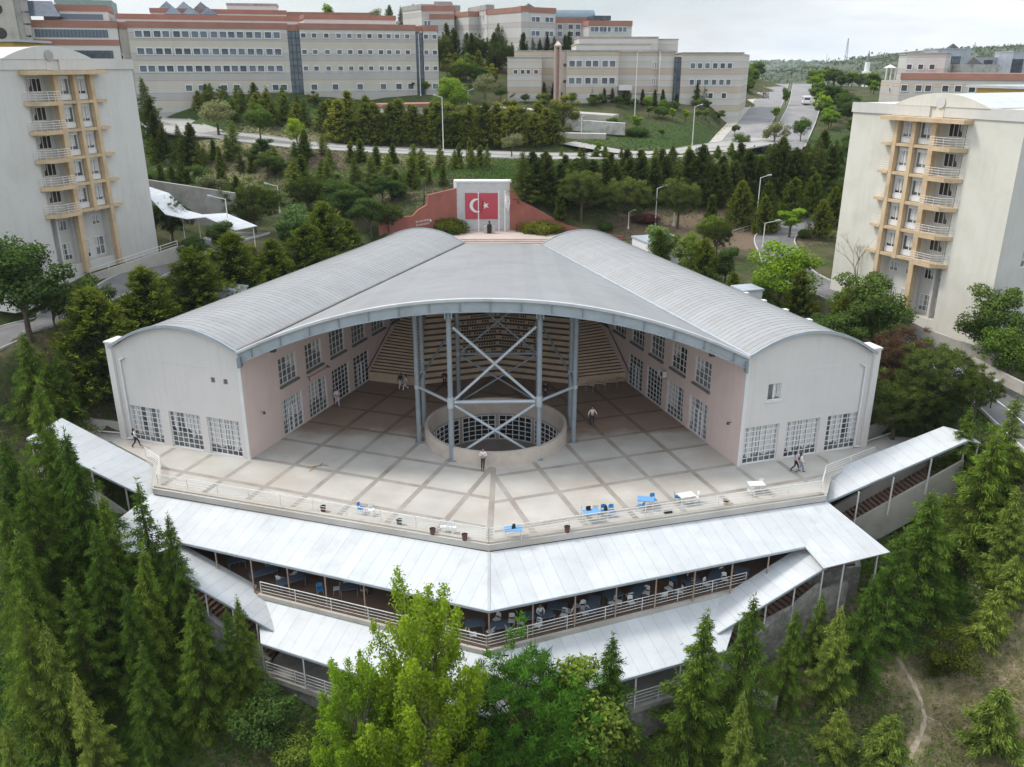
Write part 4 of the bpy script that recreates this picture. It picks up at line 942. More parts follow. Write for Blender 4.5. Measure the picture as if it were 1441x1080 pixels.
def sheet(name, label, quads, post_pts=None, slope_dir=None, beams=None, posts=None, pm='rail', group=None, thick=.07):
    """canopy roof: quads = [(inner0, inner1, outer1, outer0)], inner = high edge"""
    cz = min(p[2] for q in quads for p in q); c = (sum(p[0] for q in quads for p in q) / 4 / len(quads), sum(p[1] for q in quads for p in q) / 4 / len(quads), cz)
    t = thing(name, label, 'canopy', c, group)
    for q in quads:
        q = P3(q); m = MB(); dn = Vector((0, 0, thick)); L_ = (q[1] - q[0]).length
        e = (q[1] - q[0]).normalized()
        uv = [((p - q[0]).dot(e), (p - q[0]).cross(e).length) for p in q]
        patch(m, q, dn, e)
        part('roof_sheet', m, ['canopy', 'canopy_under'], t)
        m = MB(); dd = Vector((0, 0, .06)); m.beam(q[3] - dd - (q[3] - q[0]).normalized() * .04, q[2] - dd - (q[2] - q[1]).normalized() * .04, .08, .16); part('eave_beam', m, 'steel_pale', t)
    return t
def posts(t, tops, zf, w=.09, m='post_brown'):
    for i, (x, y, z) in enumerate(tops):
        f = zf[i] if isinstance(zf, list) else zf
        b = MB(); b.box(WORLD, x - w / 2, x + w / 2, y - w / 2, y + w / 2, f, z); part('post', b, m, t)
def railing(name, label, pts, h=.95, rails=4, sp=2.6, m='rail', group=None, z0=0, r=.022):
    P = P3(pts); t = thing(name, label, 'railing', tuple(P[0]), group)
    mb = MB()
    for a, b in zip(P, P[1:]):
        for k in range(rails):
            z = h * (k + 1) / rails; mb.tube(a + Vector((0, 0, z)), b + Vector((0, 0, z)), r if k < rails - 1 else r * 1.5, 5)
    part('rails', mb, m, t)
    for a, b in zip(P, P[1:]):
        n = max(1, round((b - a).length / sp))
        for k in range(n + 1):
            if k == n and b is not P[-1]: continue
            q = a.lerp(b, k / n); c = MB(); c.tube(q, q + Vector((0, 0, h + .03)), .032, 6); part('post', c, m, t)
    return t
# main canopy
IL, IT, IR = (-27.35, 58.25, -.52), (-1.55, 49.72, -.52), (23.5, 56.85, -.52)
EL, ET, ER = (-23.3, 52.45, -1.42), (-1.42, 44.35, -1.42), (20.4, 51.85, -1.42)
can = sheet('terrace_canopy', 'large white sheet metal canopy bent over the dining terrace below the plaza', [(IL, IT, ET, EL), (IT, IR, ER, ET)])
m = MB(); m.beam((IT[0], IT[1], IT[2] + .02), (ET[0], ET[1], ET[2] + .02), .16, .05); part('ridge_cap', m, 'canopy', can)
for (q, nm) in (([IL, EL, (-24.9, 50.95, -1.62), (-29.9, 53.0, -1.62)], 0), ([ER, IR, (26.2, 51.55, -1.62), (20.9, 49.5, -1.62)], 1)):
    q = P3(q); m = MB(); dn = Vector((0, 0, .07)); e = (Vector(IT) - Vector(IL)).normalized() if nm == 0 else (Vector(IR) - Vector(IT)).normalized()
    patch(m, q, dn, e)
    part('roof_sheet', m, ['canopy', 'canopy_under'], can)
tops = []
ne = lambda a, b, n, i: tuple(Vector(a).lerp(Vector(b), i / n))
for i in range(0, 9): tops.append(ne(EL, ET, 8, i))
for i in range(1, 9): tops.append(ne(ET, ER, 8, i))
tops = [(x, y + .12, z - .1) for x, y, z in tops]
posts(can, tops, -4.0); posts(can, [(25.6, 52.0, -1.7), (22.8, 50.8, -1.7), (-29.0, 53.6, -1.7), (-26.3, 52.2, -1.7)], [-6, -6, -6.5, -7], .1, 'rail')
m = MB(); m.beam((-17.4, 50.0, -4.1), (-1.57, 43.9, -4.1), .2, .3); m.beam((-1.57, 43.9, -4.1), (16.0, 50.8, -4.1), .2, .3); struct('terrace_kerb', m, 'pale_concrete')
# brick-coloured feet of posts stay inside the post material; terrace rails
railing('terrace_railing', 'white horizontal railing along the left half of the dining terrace edge', [(-17.2, 50.05, -4), (-1.57, 44.15, -4)], .95, 4, 2.8)
railing('terrace_railing', 'white horizontal railing along the right half of the dining terrace edge', [(-1.57, 44.15, -4), (16.3, 51.2, -4)], .95, 4, 2.8)
# lower canopy
c2 = sheet('lower_canopy', 'white sheet metal canopy over the lower terrace, partly behind the bright green tree', [((-17.6, 50.3, -4.25), (-1.45, 43.95, -4.25), (-1.28, 39.7, -5.4), (-16.4, 46.45, -5.4)), ((-1.45, 43.95, -4.25), (16.2, 50.8, -4.25), (13.8, 45.75, -5.4), (-1.28, 39.7, -5.4))])
posts(c2, [ne((-16.4, 46.6, -5.5), (-1.28, 39.85, -5.5), 5, i) for i in range(6)] + [ne((-1.28, 39.85, -5.5), (13.7, 45.9, -5.5), 5, i) for i in range(1, 6)], -8.0, .09, 'rail')
railing('lower_railing', 'white railing at the left edge of the lower terrace under its canopy', [(-16.3, 46.7, -8), (-1.3, 40.0, -8)], 1.0, 4, 2.4)
railing('lower_railing', 'white railing at the right edge of the lower terrace under its canopy', [(-1.3, 40.0, -8), (13.6, 46.1, -8)], 1.0, 4, 2.4)
# lower stair canopies + stairs
def stairs(name, label, a, b, w, n, m='pale_concrete', walls=True, wm='concrete', wh=.9):
    """flight from a (top) to b (bottom), centre line points"""
    a, b = Vector(a), Vector(b); d = Vector((b.x - a.x, b.y - a.y, 0)); L_ = d.length; d.normalize(); s = Vector((-d.y, d.x, 0)) * w / 2
    t = thing(name, label, 'stairs', tuple(b)); mb = MB(); rz = (a.z - b.z) / n; tr = L_ / n
    for k in range(n):
        p = a + d * tr * k; q = p + d * tr; z = a.z - rz * (k + 1)
        P = [Vector((v.x, v.y, z)) for v in (p - s, q - s, q + s, p + s)]; mb.face(P); mb.face([P[0], P[3], P[3] + Vector((0, 0, rz)), P[0] + Vector((0, 0, rz))])
        lo = Vector((0, 0, -.5))
        mb.face([P[0], P[1], P[1] + lo, P[0] + lo]); mb.face([P[3], P[2], P[2] + lo, P[3] + lo])
        mb.face([P[1], P[2], P[2] + lo, P[1] + lo])
    part('flight', mb, m, t)
    if walls:
        for sg in (-1, 1):
            m_ = MB(); o = s * sg * 1.08; n_ = s.normalized() * sg * .18
            A = [a + o + Vector((0, 0, -2.2)), b + o + Vector((0, 0, -2.2)), b + o + Vector((0, 0, wh)), a + o + Vector((0, 0, wh))]; B = [p + n_ for p in A]
            for i in range(4): m_.face([A[i], A[(i + 1) % 4], B[(i + 1) % 4], B[i]])
            m_.face(A); m_.face(B[::-1]); part('side_wall', m_, wm, t)
    return t
brick_step = mat('brick_step', (.30, .19, .14), .9, var=.15, vscale=2)
stairs('staircase', 'covered stairs descending from the right end of the dining terrace', (20.6, 51.6, -4.0), (13.6, 48.4, -8.0), 2.3, 22, brick_step, wm='stone', wh=.7)
stairs('staircase', 'covered stairs descending from the left end of the dining terrace', (-23.2, 51.6, -4.0), (-16.0, 49.0, -8.0), 2.3, 22, brick_step, wm='stone', wh=.7)
s1 = sheet('stair_canopy', 'narrow white canopy sloping down over the lower right stairs', [((20.5, 52.75, -1.85), (12.7, 49.3, -4.85), (13.5, 46.9, -4.95), (21.4, 50.15, -1.95))], thick=.06)
s2 = sheet('stair_canopy', 'narrow white canopy sloping down over the lower left stairs', [((-15.4, 50.2, -4.85), (-23.7, 53.2, -1.85), (-22.5, 49.2, -1.95), (-15.8, 47.2, -4.95))], thick=.06)
posts(s1, [(21.2, 50.25, -2.1), (19.1, 49.4, -2.9), (17.0, 48.5, -3.7), (15.1, 47.7, -4.4), (13.6, 47.1, -4.9)], [-5.2, -6, -7, -8, -8.5], .09, 'rail')
posts(s2, [(-22.3, 49.4, -2.1), (-20.5, 48.8, -2.9), (-18.6, 48.2, -3.7), (-16.9, 47.6, -4.5)], [-5.2, -6, -7, -8], .09, 'rail')
prof_wall('stone_wall', 'stepped stone wall below the lower right stair canopy', [(13.4, 46.9, -10.5, -7.2), (15.6, 47.9, -10, -6.3), (17.4, 48.7, -9, -5.2), (21.4, 50.3, -8, -4.0), (23.5, 51.2, -7.5, -3.9)], 'stone', .3)
prof_wall('stone_wall', 'stepped stone wall below the lower left stair canopy', [(-23, 49.4, -8, -4.0), (-20.5, 48.6, -9, -4.9), (-16.2, 47.0, -10.5, -7.2)], 'stone', .3)
m = MB(); m.prism([(14.6, 46.6), (17.2, 44.9), (17.4, 45.3), (14.8, 47.0)], -11, -8.6); solo('kerb_wall', m, 'pale_concrete', 'short low concrete wall on the slope below the right stairs', 'wall')
# upper side stair canopies
s3 = sheet('side_canopy', 'long white canopy climbing to the road on the right of the plaza', [((24.2, 61.4, -.75), (34.3, 62.6, 3.1), (34.9, 59.9, 3.05), (23.4, 57.2, -.95))], thick=.06)
s4_ = sheet('side_canopy', 'long white canopy climbing from the left corner of the plaza past dark conifers', [((-37.3, 65.5, 2.6), (-27.9, 62.2, -.75), (-26.9, 57.5, -.95), (-38.2, 61.6, 2.5))], thick=.06)
q = P3([(34.3, 62.6, 3.1), (35.8, 62.0, 2.85), (36.0, 60.0, 2.8), (34.9, 59.9, 3.05)]); m = MB(); m.face(q, [((p - q[0]).x, 0) for p in q]); m.face([p - Vector((0, 0, .06)) for p in q][::-1])
for i in range(4): m.face([q[i] - Vector((0, 0, .06)), q[(i + 1) % 4] - Vector((0, 0, .06)), q[(i + 1) % 4], q[i]])
part('roof_sheet', m, 'canopy', s3)
posts(s3, [(26.2, 57.75, -.8 + .6), (29, 58.5, .65), (32, 59.2, 1.85), (34.8, 60.0, 2.95), (35.9, 60.2, 2.7)], [-4, -2.6, -1.2, 0, 0], .1, 'rail')
posts(s4_, [(-29.6, 58.7, -.4), (-32.5, 59.7, .5), (-35.2, 60.7, 1.45), (-37.9, 61.7, 2.3)], [-4, -2.8, -1.6, -.6], .1, 'rail')
stairs('staircase', 'brick-edged stairs under the right side canopy', (34.6, 61.1, .6), (26.0, 59.6, -4.0), 2.2, 26, brick_step, wm='pale_concrete')
stairs('staircase', 'steps under the left side canopy beside the conifers', (-37.4, 63.2, .4), (-29.0, 60.2, -4.0), 2.2, 26, brick_step, wm='pale_concrete')
stairs('staircase', 'open stairs with pale walls climbing to the road at the right', (39.1, 68.3, 3.3), (34.9, 67.0, 0.1), 2.2, 14, 'pink_paving', wm='pale_concrete', wh=.75)
stairs('staircase', 'open stairs with pale walls at the far left of the plaza', (-40.9, 69.8, 2.2), (-37.6, 68.0, 0.05), 2.0, 12, 'pink_paving', wm='pale_concrete', wh=.75)
prof_wall('boundary_wall', 'low pale wall from the right gable to the open stairs', [(29.6, 66.75, -.3, .95), (33.7, 69.2, -.3, 1.1), (35.0, 69.6, -.3, 1.1)], 'pale_concrete', .2)
prof_wall('boundary_wall', 'low pale wall from the left gable to the open stairs', [(-38.2, 69.7, -.3, 1.5), (-36.6, 68.9, -.3, 1.05), (-33.2, 68.25, -.3, .95)], 'pale_concrete', .2)
m = MB(); m.tube((30.0, 66.3, .12), (33.8, 68.6, .14), .07, 8); solo('drain_pipe', m, 'trim_white', 'white pipe lying at the foot of the low wall by the right gable', 'pipe')
m = MB(); m.tube((-33.0, 67.9, .12), (-36.3, 68.5, .14), .07, 8); solo('drain_pipe', m, 'trim_white', 'white pipe lying at the foot of the low wall by the left gable', 'pipe')
# plaza parapet kerb and railing
m = MB()
for a, b in (((-27.1, 58.2), (-1.55, 50.05)), ((-1.55, 50.05), (23.2, 57.0))): m.beam((*a, .06), (*b, .06), .3, .14)
struct('plaza_kerb', m, 'pale_concrete')
railing('plaza_railing', 'white railing along the left front edge of the plaza', [(-29.9, 63.5, 0), (-27.9, 61.5, 0), (-26.9, 58.35, .13), (-1.55, 50.25, .13)], .85, 4, 2.7)
railing('plaza_railing', 'white railing along the right front edge of the plaza', [(-1.55, 50.25, .13), (23.1, 57.2, .13), (24.4, 60.1, 0), (29.6, 63.6, 0)], .85, 4, 2.7)
# ------------------------------------------------------------------ tables, chairs, bins
def build_table(w, d, top, legm='white_plastic'):
    t = bpy.data.objects.new('table', None); C.objects.link(t)
    m = MB(); m.box(WORLD, -w / 2, w / 2, -d / 2, d / 2, .70, .745); link('tabletop', m.mesh('tabletop', top), t)
    m = MB(); m.box(WORLD, -w / 2 + .05, w / 2 - .05, -d / 2 + .05, d / 2 - .05, .655, .698); link('apron', m.mesh('apron', legm), t)
    for sx in (-1, 1):
        for sy in (-1, 1): m = MB(); m.tube((sx * (w / 2 - .08), sy * (d / 2 - .08), 0), (sx * (w / 2 - .08), sy * (d / 2 - .08), .655), .024, 6); link('leg', m.mesh('leg', legm), t)
    return t
def build_chair(seat, legm='steel_pale'):
    t = bpy.data.objects.new('chair', None); C.objects.link(t)
    m = MB(); m.box(WORLD, -.22, .22, -.21, .21, .43, .46); link('seat', m.mesh('seat', seat), t)
    m = MB(); n = 6
    for i in range(n):
        a0, a1 = -.8 + 1.6 * i / n, -.8 + 1.6 * (i + 1) / n
        p = lambda a, z, r: (.27 * math.sin(a) , .22 + .10 * math.cos(a) - .10 + (z - .5) * .16 + r, z)
        for r in (0, .02): m.face([p(a0, .56, r), p(a1, .56, r), p(a1, .86 - .05 * abs(a1), r), p(a0, .86 - .05 * abs(a0), r)])
        m.face([p(a0, .86 - .05 * abs(a0), 0), p(a1, .86 - .05 * abs(a1), 0), p(a1, .86 - .05 * abs(a1), .02), p(a0, .86 - .05 * abs(a0), .02)])
    link('backrest', m.mesh('backrest', seat), t)
    for sx in (-1, 1):
        m = MB(); m.tube((sx * .2, -.2, 0), (sx * .19, -.18, .43), .014, 5); link('leg', m.mesh('leg', legm), t)
        m = MB(); m.tube((sx * .2, .22, 0), (sx * .19, .18, .45), .014, 5); m.tube((sx * .19, .18, .45), (sx * .19, .25, .8), .014, 5); link('leg', m.mesh('leg', legm), t)
    return t
_proto = {}
def place(kind, make, x, y, z, rz, name, label, cat, group=None):
    if kind not in _proto: _proto[kind] = o = make(); first = True
    else: o = copy_tree(_proto[kind]); first = False
    o.name = name; o.location = (x, y, z); o.rotation_euler = (0, 0, rz); tag(o, label, cat, group)
    if group is None and 'group' in o: del o['group']
    return o
TB = lambda top, w=1.2, d=.75, lm='white_plastic': (lambda: build_table(w, d, top, lm))
mk = {'tb': TB('blue_top'), 'tw': TB('white_plastic'), 'tn': TB('navy_top', 1.25, .8, 'steel'), 'tl': TB('navy_top', 1.9, .8, 'steel'), 'cb': lambda: build_chair('blue_plastic'), 'cw': lambda: build_chair('white_plastic')}
GP, GT = 'tables on the plaza edge', 'tables on the dining terrace'
def put(k, px, py, Z, rz, label, group):
    x, y, _ = W(px, py, Z); n = 'table' if k[0] == 't' else 'chair'
    return place(k, mk[k], x, y, Z, rz, n, label, n, group)
CPz, CT = 'chairs on the plaza edge', 'chairs on the dining terrace'
put('tb', 722, 757, 0, .1, 'blue table with a black bag on it just right of the plaza tip', GP)
put('tb', 832, 733, 0, .25, 'blue table with a laptop and white chairs at the right plaza railing', GP)
put('tb', 908, 715, 0, -.2, 'blue table with a blue chair on either side on the plaza', GP)
put('tw', 965, 709, 0, .3, 'white table with one blue chair at its left on the plaza', GP)
put('tw', 1063, 693, 0, .1, 'white table alone near the right gable, chairs tucked below', GP)
for px, py, k, rz, lb in [(509, 723, 'cb', 1.2, 'blue chair alone by the left plaza railing'), (523, 725, 'cw', .4, 'pale chair beside the lone blue chair at the left plaza railing'), (624, 749, 'cw', .1, 'white chair, left one of the pair near the plaza tip'), (637, 750, 'cw', .3, 'white chair, right one of the pair near the plaza tip'),
                     (822, 727, 'cw', 1.4, 'white chair left of the blue laptop table'), (838, 723, 'cw', 3.0, 'white chair behind the blue laptop table'), (850, 727, 'cb', .2, 'blue chair with a black bag right of the laptop table'), (861, 727, 'cb', .3, 'blue chair, right one of the two beside the laptop table'),
                     (901, 720, 'cb', -2.3, 'blue chair at the left end of the middle blue table'), (919, 711, 'cb', .3, 'blue chair at the right end of the middle blue table'), (953, 707, 'cb', 1.5, 'blue chair left of the white plaza table'), (978, 707, 'cw', -1.2, 'white chair right of the white plaza table'),
                     (1056, 698, 'cw', 3.0, 'white chair at the left front of the lone white table'), (1071, 690, 'cw', 0, 'white chair at the right back of the lone white table')]:
    put(k, px, py, 0, rz, lb, CPz)
TT = [(702, 893, 'tn', .3, 'dark blue table nearest the tip of the dining terrace'), (744, 880, 'tn', .4, 'dark blue table left of the seated person'), (766, 878, 'tn', .4, 'dark blue table before the seated person'), (784, 866, 'tn', -.2, 'dark blue table right of the seated person'),
      (834, 862, 'tl', 1.3, 'long dark blue table set crosswise in the fourth bay from the terrace tip'), (862, 849, 'tn', .5, 'dark blue table with two white chairs in front in the fifth bay'), (898, 842, 'tl', 1.0, 'long dark table running back from the railing in the sixth bay'), (972, 829, 'tn', .3, 'dark table in the eighth bay, people and bags round it'),
      (1006, 821, 'tl', 1.1, 'long dark blue table in the ninth bay near the right stairs'), (1040, 815, 'tn', -.3, 'last dark table before the lower right stair canopy'),
      (334, 800, 'tn', .5, 'first dark table at the left end of the dining terrace'), (372, 817, 'tl', .6, 'long blue table beside a white chair in the left terrace'), (411, 828, 'tl', .6, 'long blue table in the third left bay behind the railing'), (492, 838, 'tn', .2, 'dark table in the fifth left bay next to the bright tree'), (668, 890, 'tn', .2, 'dark table just left of the terrace tip post')]
for px, py, k, rz, lb in TT: put(k, px, py, -4, rz, lb, GT)
CC = [(699, 880), (720, 882), (733, 884), (717, 895), (801, 868), (793, 874), (821, 863), (822, 870), (811, 860), (861, 857), (870, 855), (885, 846), (888, 856), (909, 842), (933, 845), (940, 836), (994, 830), (1019, 823), (1010, 810), (336, 793), (380, 806), (395, 822), (414, 816), (474, 836), (488, 828), (666, 901), (955, 840), (690, 897), (757, 888)]
places = ['beside the terrace tip table', 'in the first bay right of the tip', 'by the rail in the first right bay', 'closest to the rail at the tip', 'behind the bay three rail', 'at the rail in bay three', 'paired in bay three', 'nearest the third post', 'at the back of bay three', 'left of a pair in bay five', 'right of a pair in bay five', 'behind the long sixth-bay table', 'against the rail in bay six', 'right of the long sixth-bay table', 'at the rail in bay seven', 'stacked at the back of bay seven', 'beside the long ninth-bay table', 'right of the ninth-bay table', 'at the back of the ninth bay', 'behind the first left table', 'left of the long left table', 'right of the long left table', 'before the third left bay table', 'left of the fifth left bay table', 'behind the fifth left bay table', 'below the tip post', 'right of the seventh post', 'just left of the tip post', 'near the seated person']
for i, ((px, py), pl) in enumerate(zip(CC, places)): put('cw', px, py, -4, rnd.uniform(-3, 3), 'white folding chair ' + pl + ' on the dining terrace', CT)
put('cb', 451, 838, -4, .4, 'blue chair alone in the fourth left bay of the dining terrace', CT); put('cb', 947, 822, -4, .2, 'blue chair at the back of the seventh bay of the dining terrace', CT)
def bin_(px, py, m_, lb, Z=0.13, h=.42, r=.2):
    x, y, _ = W(px, py, 0); t = thing('planter_bin', lb, 'bin', (x, y, 0), 'bins and pots by the plaza railing'); m = MB(); m.tube((x, y, 0), (x, y, h), r * .8, 12, r, cap=False); m.tube((x, y, .02), (x, y, .05), r * .78, 12); part('body', m, m_, t)
    m = MB(); m.tube((x, y, h - .03), (x, y, h + .02), r * 1.08, 12, r * 1.08, cap=False); m.tube((x, y, h - .08), (x, y, h - .07), r * .95, 12); part('rim', m, 'dark_metal', t)
for a in [(455, 720, 'brown_bin', 'small brown bin nearest the left end of the plaza railing'), (562, 739, 'green_bin', 'grey green bin by the railing between blue chair and white chairs'), (609, 752, 'brown_bin', 'brown bin left of the pair of white chairs'), (654, 760, 'brown_bin', 'brown bin right of the pair of white chairs near the tip'), (798, 749, 'brown_bin', 'brown bin between the two blue tables'), (1021, 712, 'tan_step', 'tan pot by the right railing before the lone white table')]: bin_(*a)
m = MB(); x, y, _ = W(722, 757, 0)
for a, b, c in ((0, 0, .12), (.08, .02, .1)): m.tube((x + a, y + b, .745), (x + a * 1.3, y + b, .745 + .32), c, 8, .04)
solo('bag', m, 'black', 'black bag standing on the blue table at the plaza tip', 'bag')
m = MB(); x, y, _ = W(828, 731, 0); f_ = Fr((x, y, .745), (1, .2)); m.box(f_, -.17, .17, -.12, .12, 0, .02); m.box(f_, -.17, .17, .12, .14, 0, .24); solo('laptop', m, 'black', 'open black laptop on the blue table', 'laptop')
m = MB(); x, y, _ = W(852, 726, 0); m.tube((x, y, .46), (x, y + .02, .78), .16, 8, .09); solo('bag', m, 'black', 'black bag on a blue chair beside the laptop table', 'bag')
m = MB(); x, y, _ = W(940, 722, 0); m.box(Fr((x, y, 0), (1, .25)), -.3, .3, -.1, .1, 0, .16); solo('floor_light', m, 'dark_metal', 'low black box at the right railing between blue and white tables', 'box')
# folding tables along the tribune front walls
for i, (px, py) in enumerate([(531, 530), (545, 533), (1, 1), (829, 549), (846, 547), (862, 544), (872, 541)]):
    if px == 1: continue
    x, y, _ = W(px, py, 0); y -= .35; place('tr', TB('tan_step', .9, .5, 'steel'), x, y, 0, .6 if px < 700 else -.4, 'side_table', 'small tan table against the tribune front, ' + ['left corner by the pink wall', 'second on the left side', '', 'first on the right side', 'second on the right side', 'third on the right side', 'by the right pink wall'][i], 'table', 'tables before the tribune')
# air conditioner on the right pink wall
ac = thing('air_conditioner', 'white air conditioner box hung over a door on the right pink wall', 'air conditioner', tuple(FR_.p(0, 12.4, 2.9))); fw = Fr(RO, RV, -RN)
m = MB(); m.box(fw, 12.0, 12.95, .12, .5, 3.35, 3.95); part('casing', m, 'trim_white', ac)
m = MB(); 
for k in range(16): a = 2 * math.pi * k / 16; b = a + math.pi / 8; m.face([fw.p(12.35, .505, 3.65), fw.p(12.35 + .22 * math.cos(a), .505, 3.65 + .22 * math.sin(a)), fw.p(12.35 + .22 * math.cos(b), .505, 3.65 + .22 * math.sin(b))])
part('fan_grille', m, 'dark_metal', ac)
m = MB(); m.box(fw, 12.1, 12.15, 0, .5, 3.25, 3.34); m.box(fw, 12.8, 12.85, 0, .5, 3.25, 3.34); part('bracket', m, 'dark_metal', ac)
for (o_, v_, n_, b_, z_, lb) in ((RO, RV, -RN, 1.4, 3.2, 'small wall lamp on the front of the right pink wall'), (LO, LV, -LN, 2.0, 3.4, 'small wall lamp on the front of the left pink wall')):
    f_ = Fr(o_, v_, n_); l = thing('wall_lamp', lb, 'lamp', tuple(f_.p(b_, 0, z_))); m = MB(); m.tube(f_.p(b_, 0, z_), f_.p(b_, .3, z_ + .05), .03, 6); part('arm', m, 'dark_metal', l); m = MB(); m.tube(f_.p(b_, .3, z_ + .1), f_.p(b_, .3, z_ - .12), .05, 8, .12); part('shade', m, 'dark_metal', l)
f_ = Fr(LO, LV, -LN); m = MB(); m.tube(f_.p(8.9, .25, 4.1), f_.p(12.2, .25, 4.05), .03, 6); m.tube(f_.p(8.9, 0, 4.1), f_.p(8.9, .25, 4.1), .03, 6); m.tube(f_.p(12.2, 0, 4.05), f_.p(12.2, .25, 4.05), .03, 6)
m.tube(f_.p(11.9, .25, 4.2), f_.p(12.3, .25, 3.9), .06, 6); m.tube(f_.p(8.85, .25, 4.15), f_.p(8.95, .25, 3.7), .04, 6); solo('wall_bar', m, 'dark_metal', 'dark curved bar fixed above the doors of the left pink wall', 'bar')
# worn floor emblem
m = MB(); x, y, _ = W(446, 657, 0)
for (a, b, c, d, w) in ((-.7, -.2, .5, .3, .28), (.5, .3, .9, .1, .2), (-.1, 0, -.4, -.9, .2), (.2, .1, .35, .8, .14)):
    p, q = Vector((x + a, y + b, .012)), Vector((x + c, y + d, .012)); n = (q - p).cross(Vector((0, 0, 1))).normalized() * w / 2; m.face([p - n, q - n * .5, q + n * .5, p + n])
struct('floor_stain', m, mat('stain', (.30, .20, .12), .9, var=.2, vscale=5))
# ------------------------------------------------------------------ people
def skinned(name, nodes, edges, mt, parent, sub=1):
    """nodes: (x,y,z,r)"""
    me = bpy.data.meshes.new(name); me.from_pydata([n[:3] for n in nodes], edges, []); o = bpy.data.objects.new('tmp', me); C.objects.link(o)
    o.modifiers.new('s', 'SKIN'); 
    for i, n in enumerate(nodes): me.skin_vertices[0].data[i].radius = (n[3], n[4] if len(n) > 4 else n[3])
    me.skin_vertices[0].data[0].use_root = True
    if sub: ms = o.modifiers.new('b', 'SUBSURF'); ms.levels = sub
    dg = bpy.context.evaluated_depsgraph_get(); dg.update(); nm = bpy.data.meshes.new_from_object(o.evaluated_get(dg)); bpy.data.objects.remove(o); nm.name = name
    nm.materials.clear(); nm.materials.append(M[mt]); nm.polygons.foreach_set('use_smooth', [True] * len(nm.polygons)); return link(name, nm, parent)
POSE = {  # hip height, knee/foot offsets (y forward is -), arm targets : feet L,R ; hands L,R
 'walk': dict(fL=(.10, -.30, .06), kL=(.10, -.22, .50), fR=(-.10, .32, .10), kR=(-.10, .02, .50), eL=(.25, .12, 1.12), hL=(.24, .0, .88), eR=(-.25, -.02, 1.12), hR=(-.22, -.22, .92), hip=.92, lean=.0),
 'stand': dict(fL=(.11, 0, .05), kL=(.11, -.02, .49), fR=(-.11, .03, .05), kR=(-.11, 0, .49), eL=(.27, .03, 1.14), hL=(.26, -.05, .86), eR=(-.27, .03, 1.14), hR=(-.26, -.05, .86), hip=.93, lean=0),
 'lean': dict(fL=(.08, -.38, .05), kL=(.08, -.2, .47), fR=(-.09, -.30, .05), kR=(-.09, -.18, .47), eL=(.30, -.02, 1.14), hL=(.06, -.24, 1.22), eR=(-.30, -.02, 1.14), hR=(-.06, -.24, 1.18), hip=.90, lean=0),
 'sit': dict(fL=(.1, -.45, .05), kL=(.11, -.42, .48), fR=(-.1, -.42, .05), kR=(-.11, -.40, .48), eL=(.27, -.08, .80), hL=(.14, -.36, .76), eR=(-.27, -.08, .80), hR=(-.12, -.38, .76), hip=.50, lean=0),
 'arms': dict(fL=(.14, -.05, .05), kL=(.12, -.04, .49), fR=(-.14, .08, .05), kR=(-.12, .02, .49), eL=(.34, .0, 1.18), hL=(.42, -.08, .93), eR=(-.34, .02, 1.18), hR=(-.40, -.06, .93), hip=.93, lean=0)}
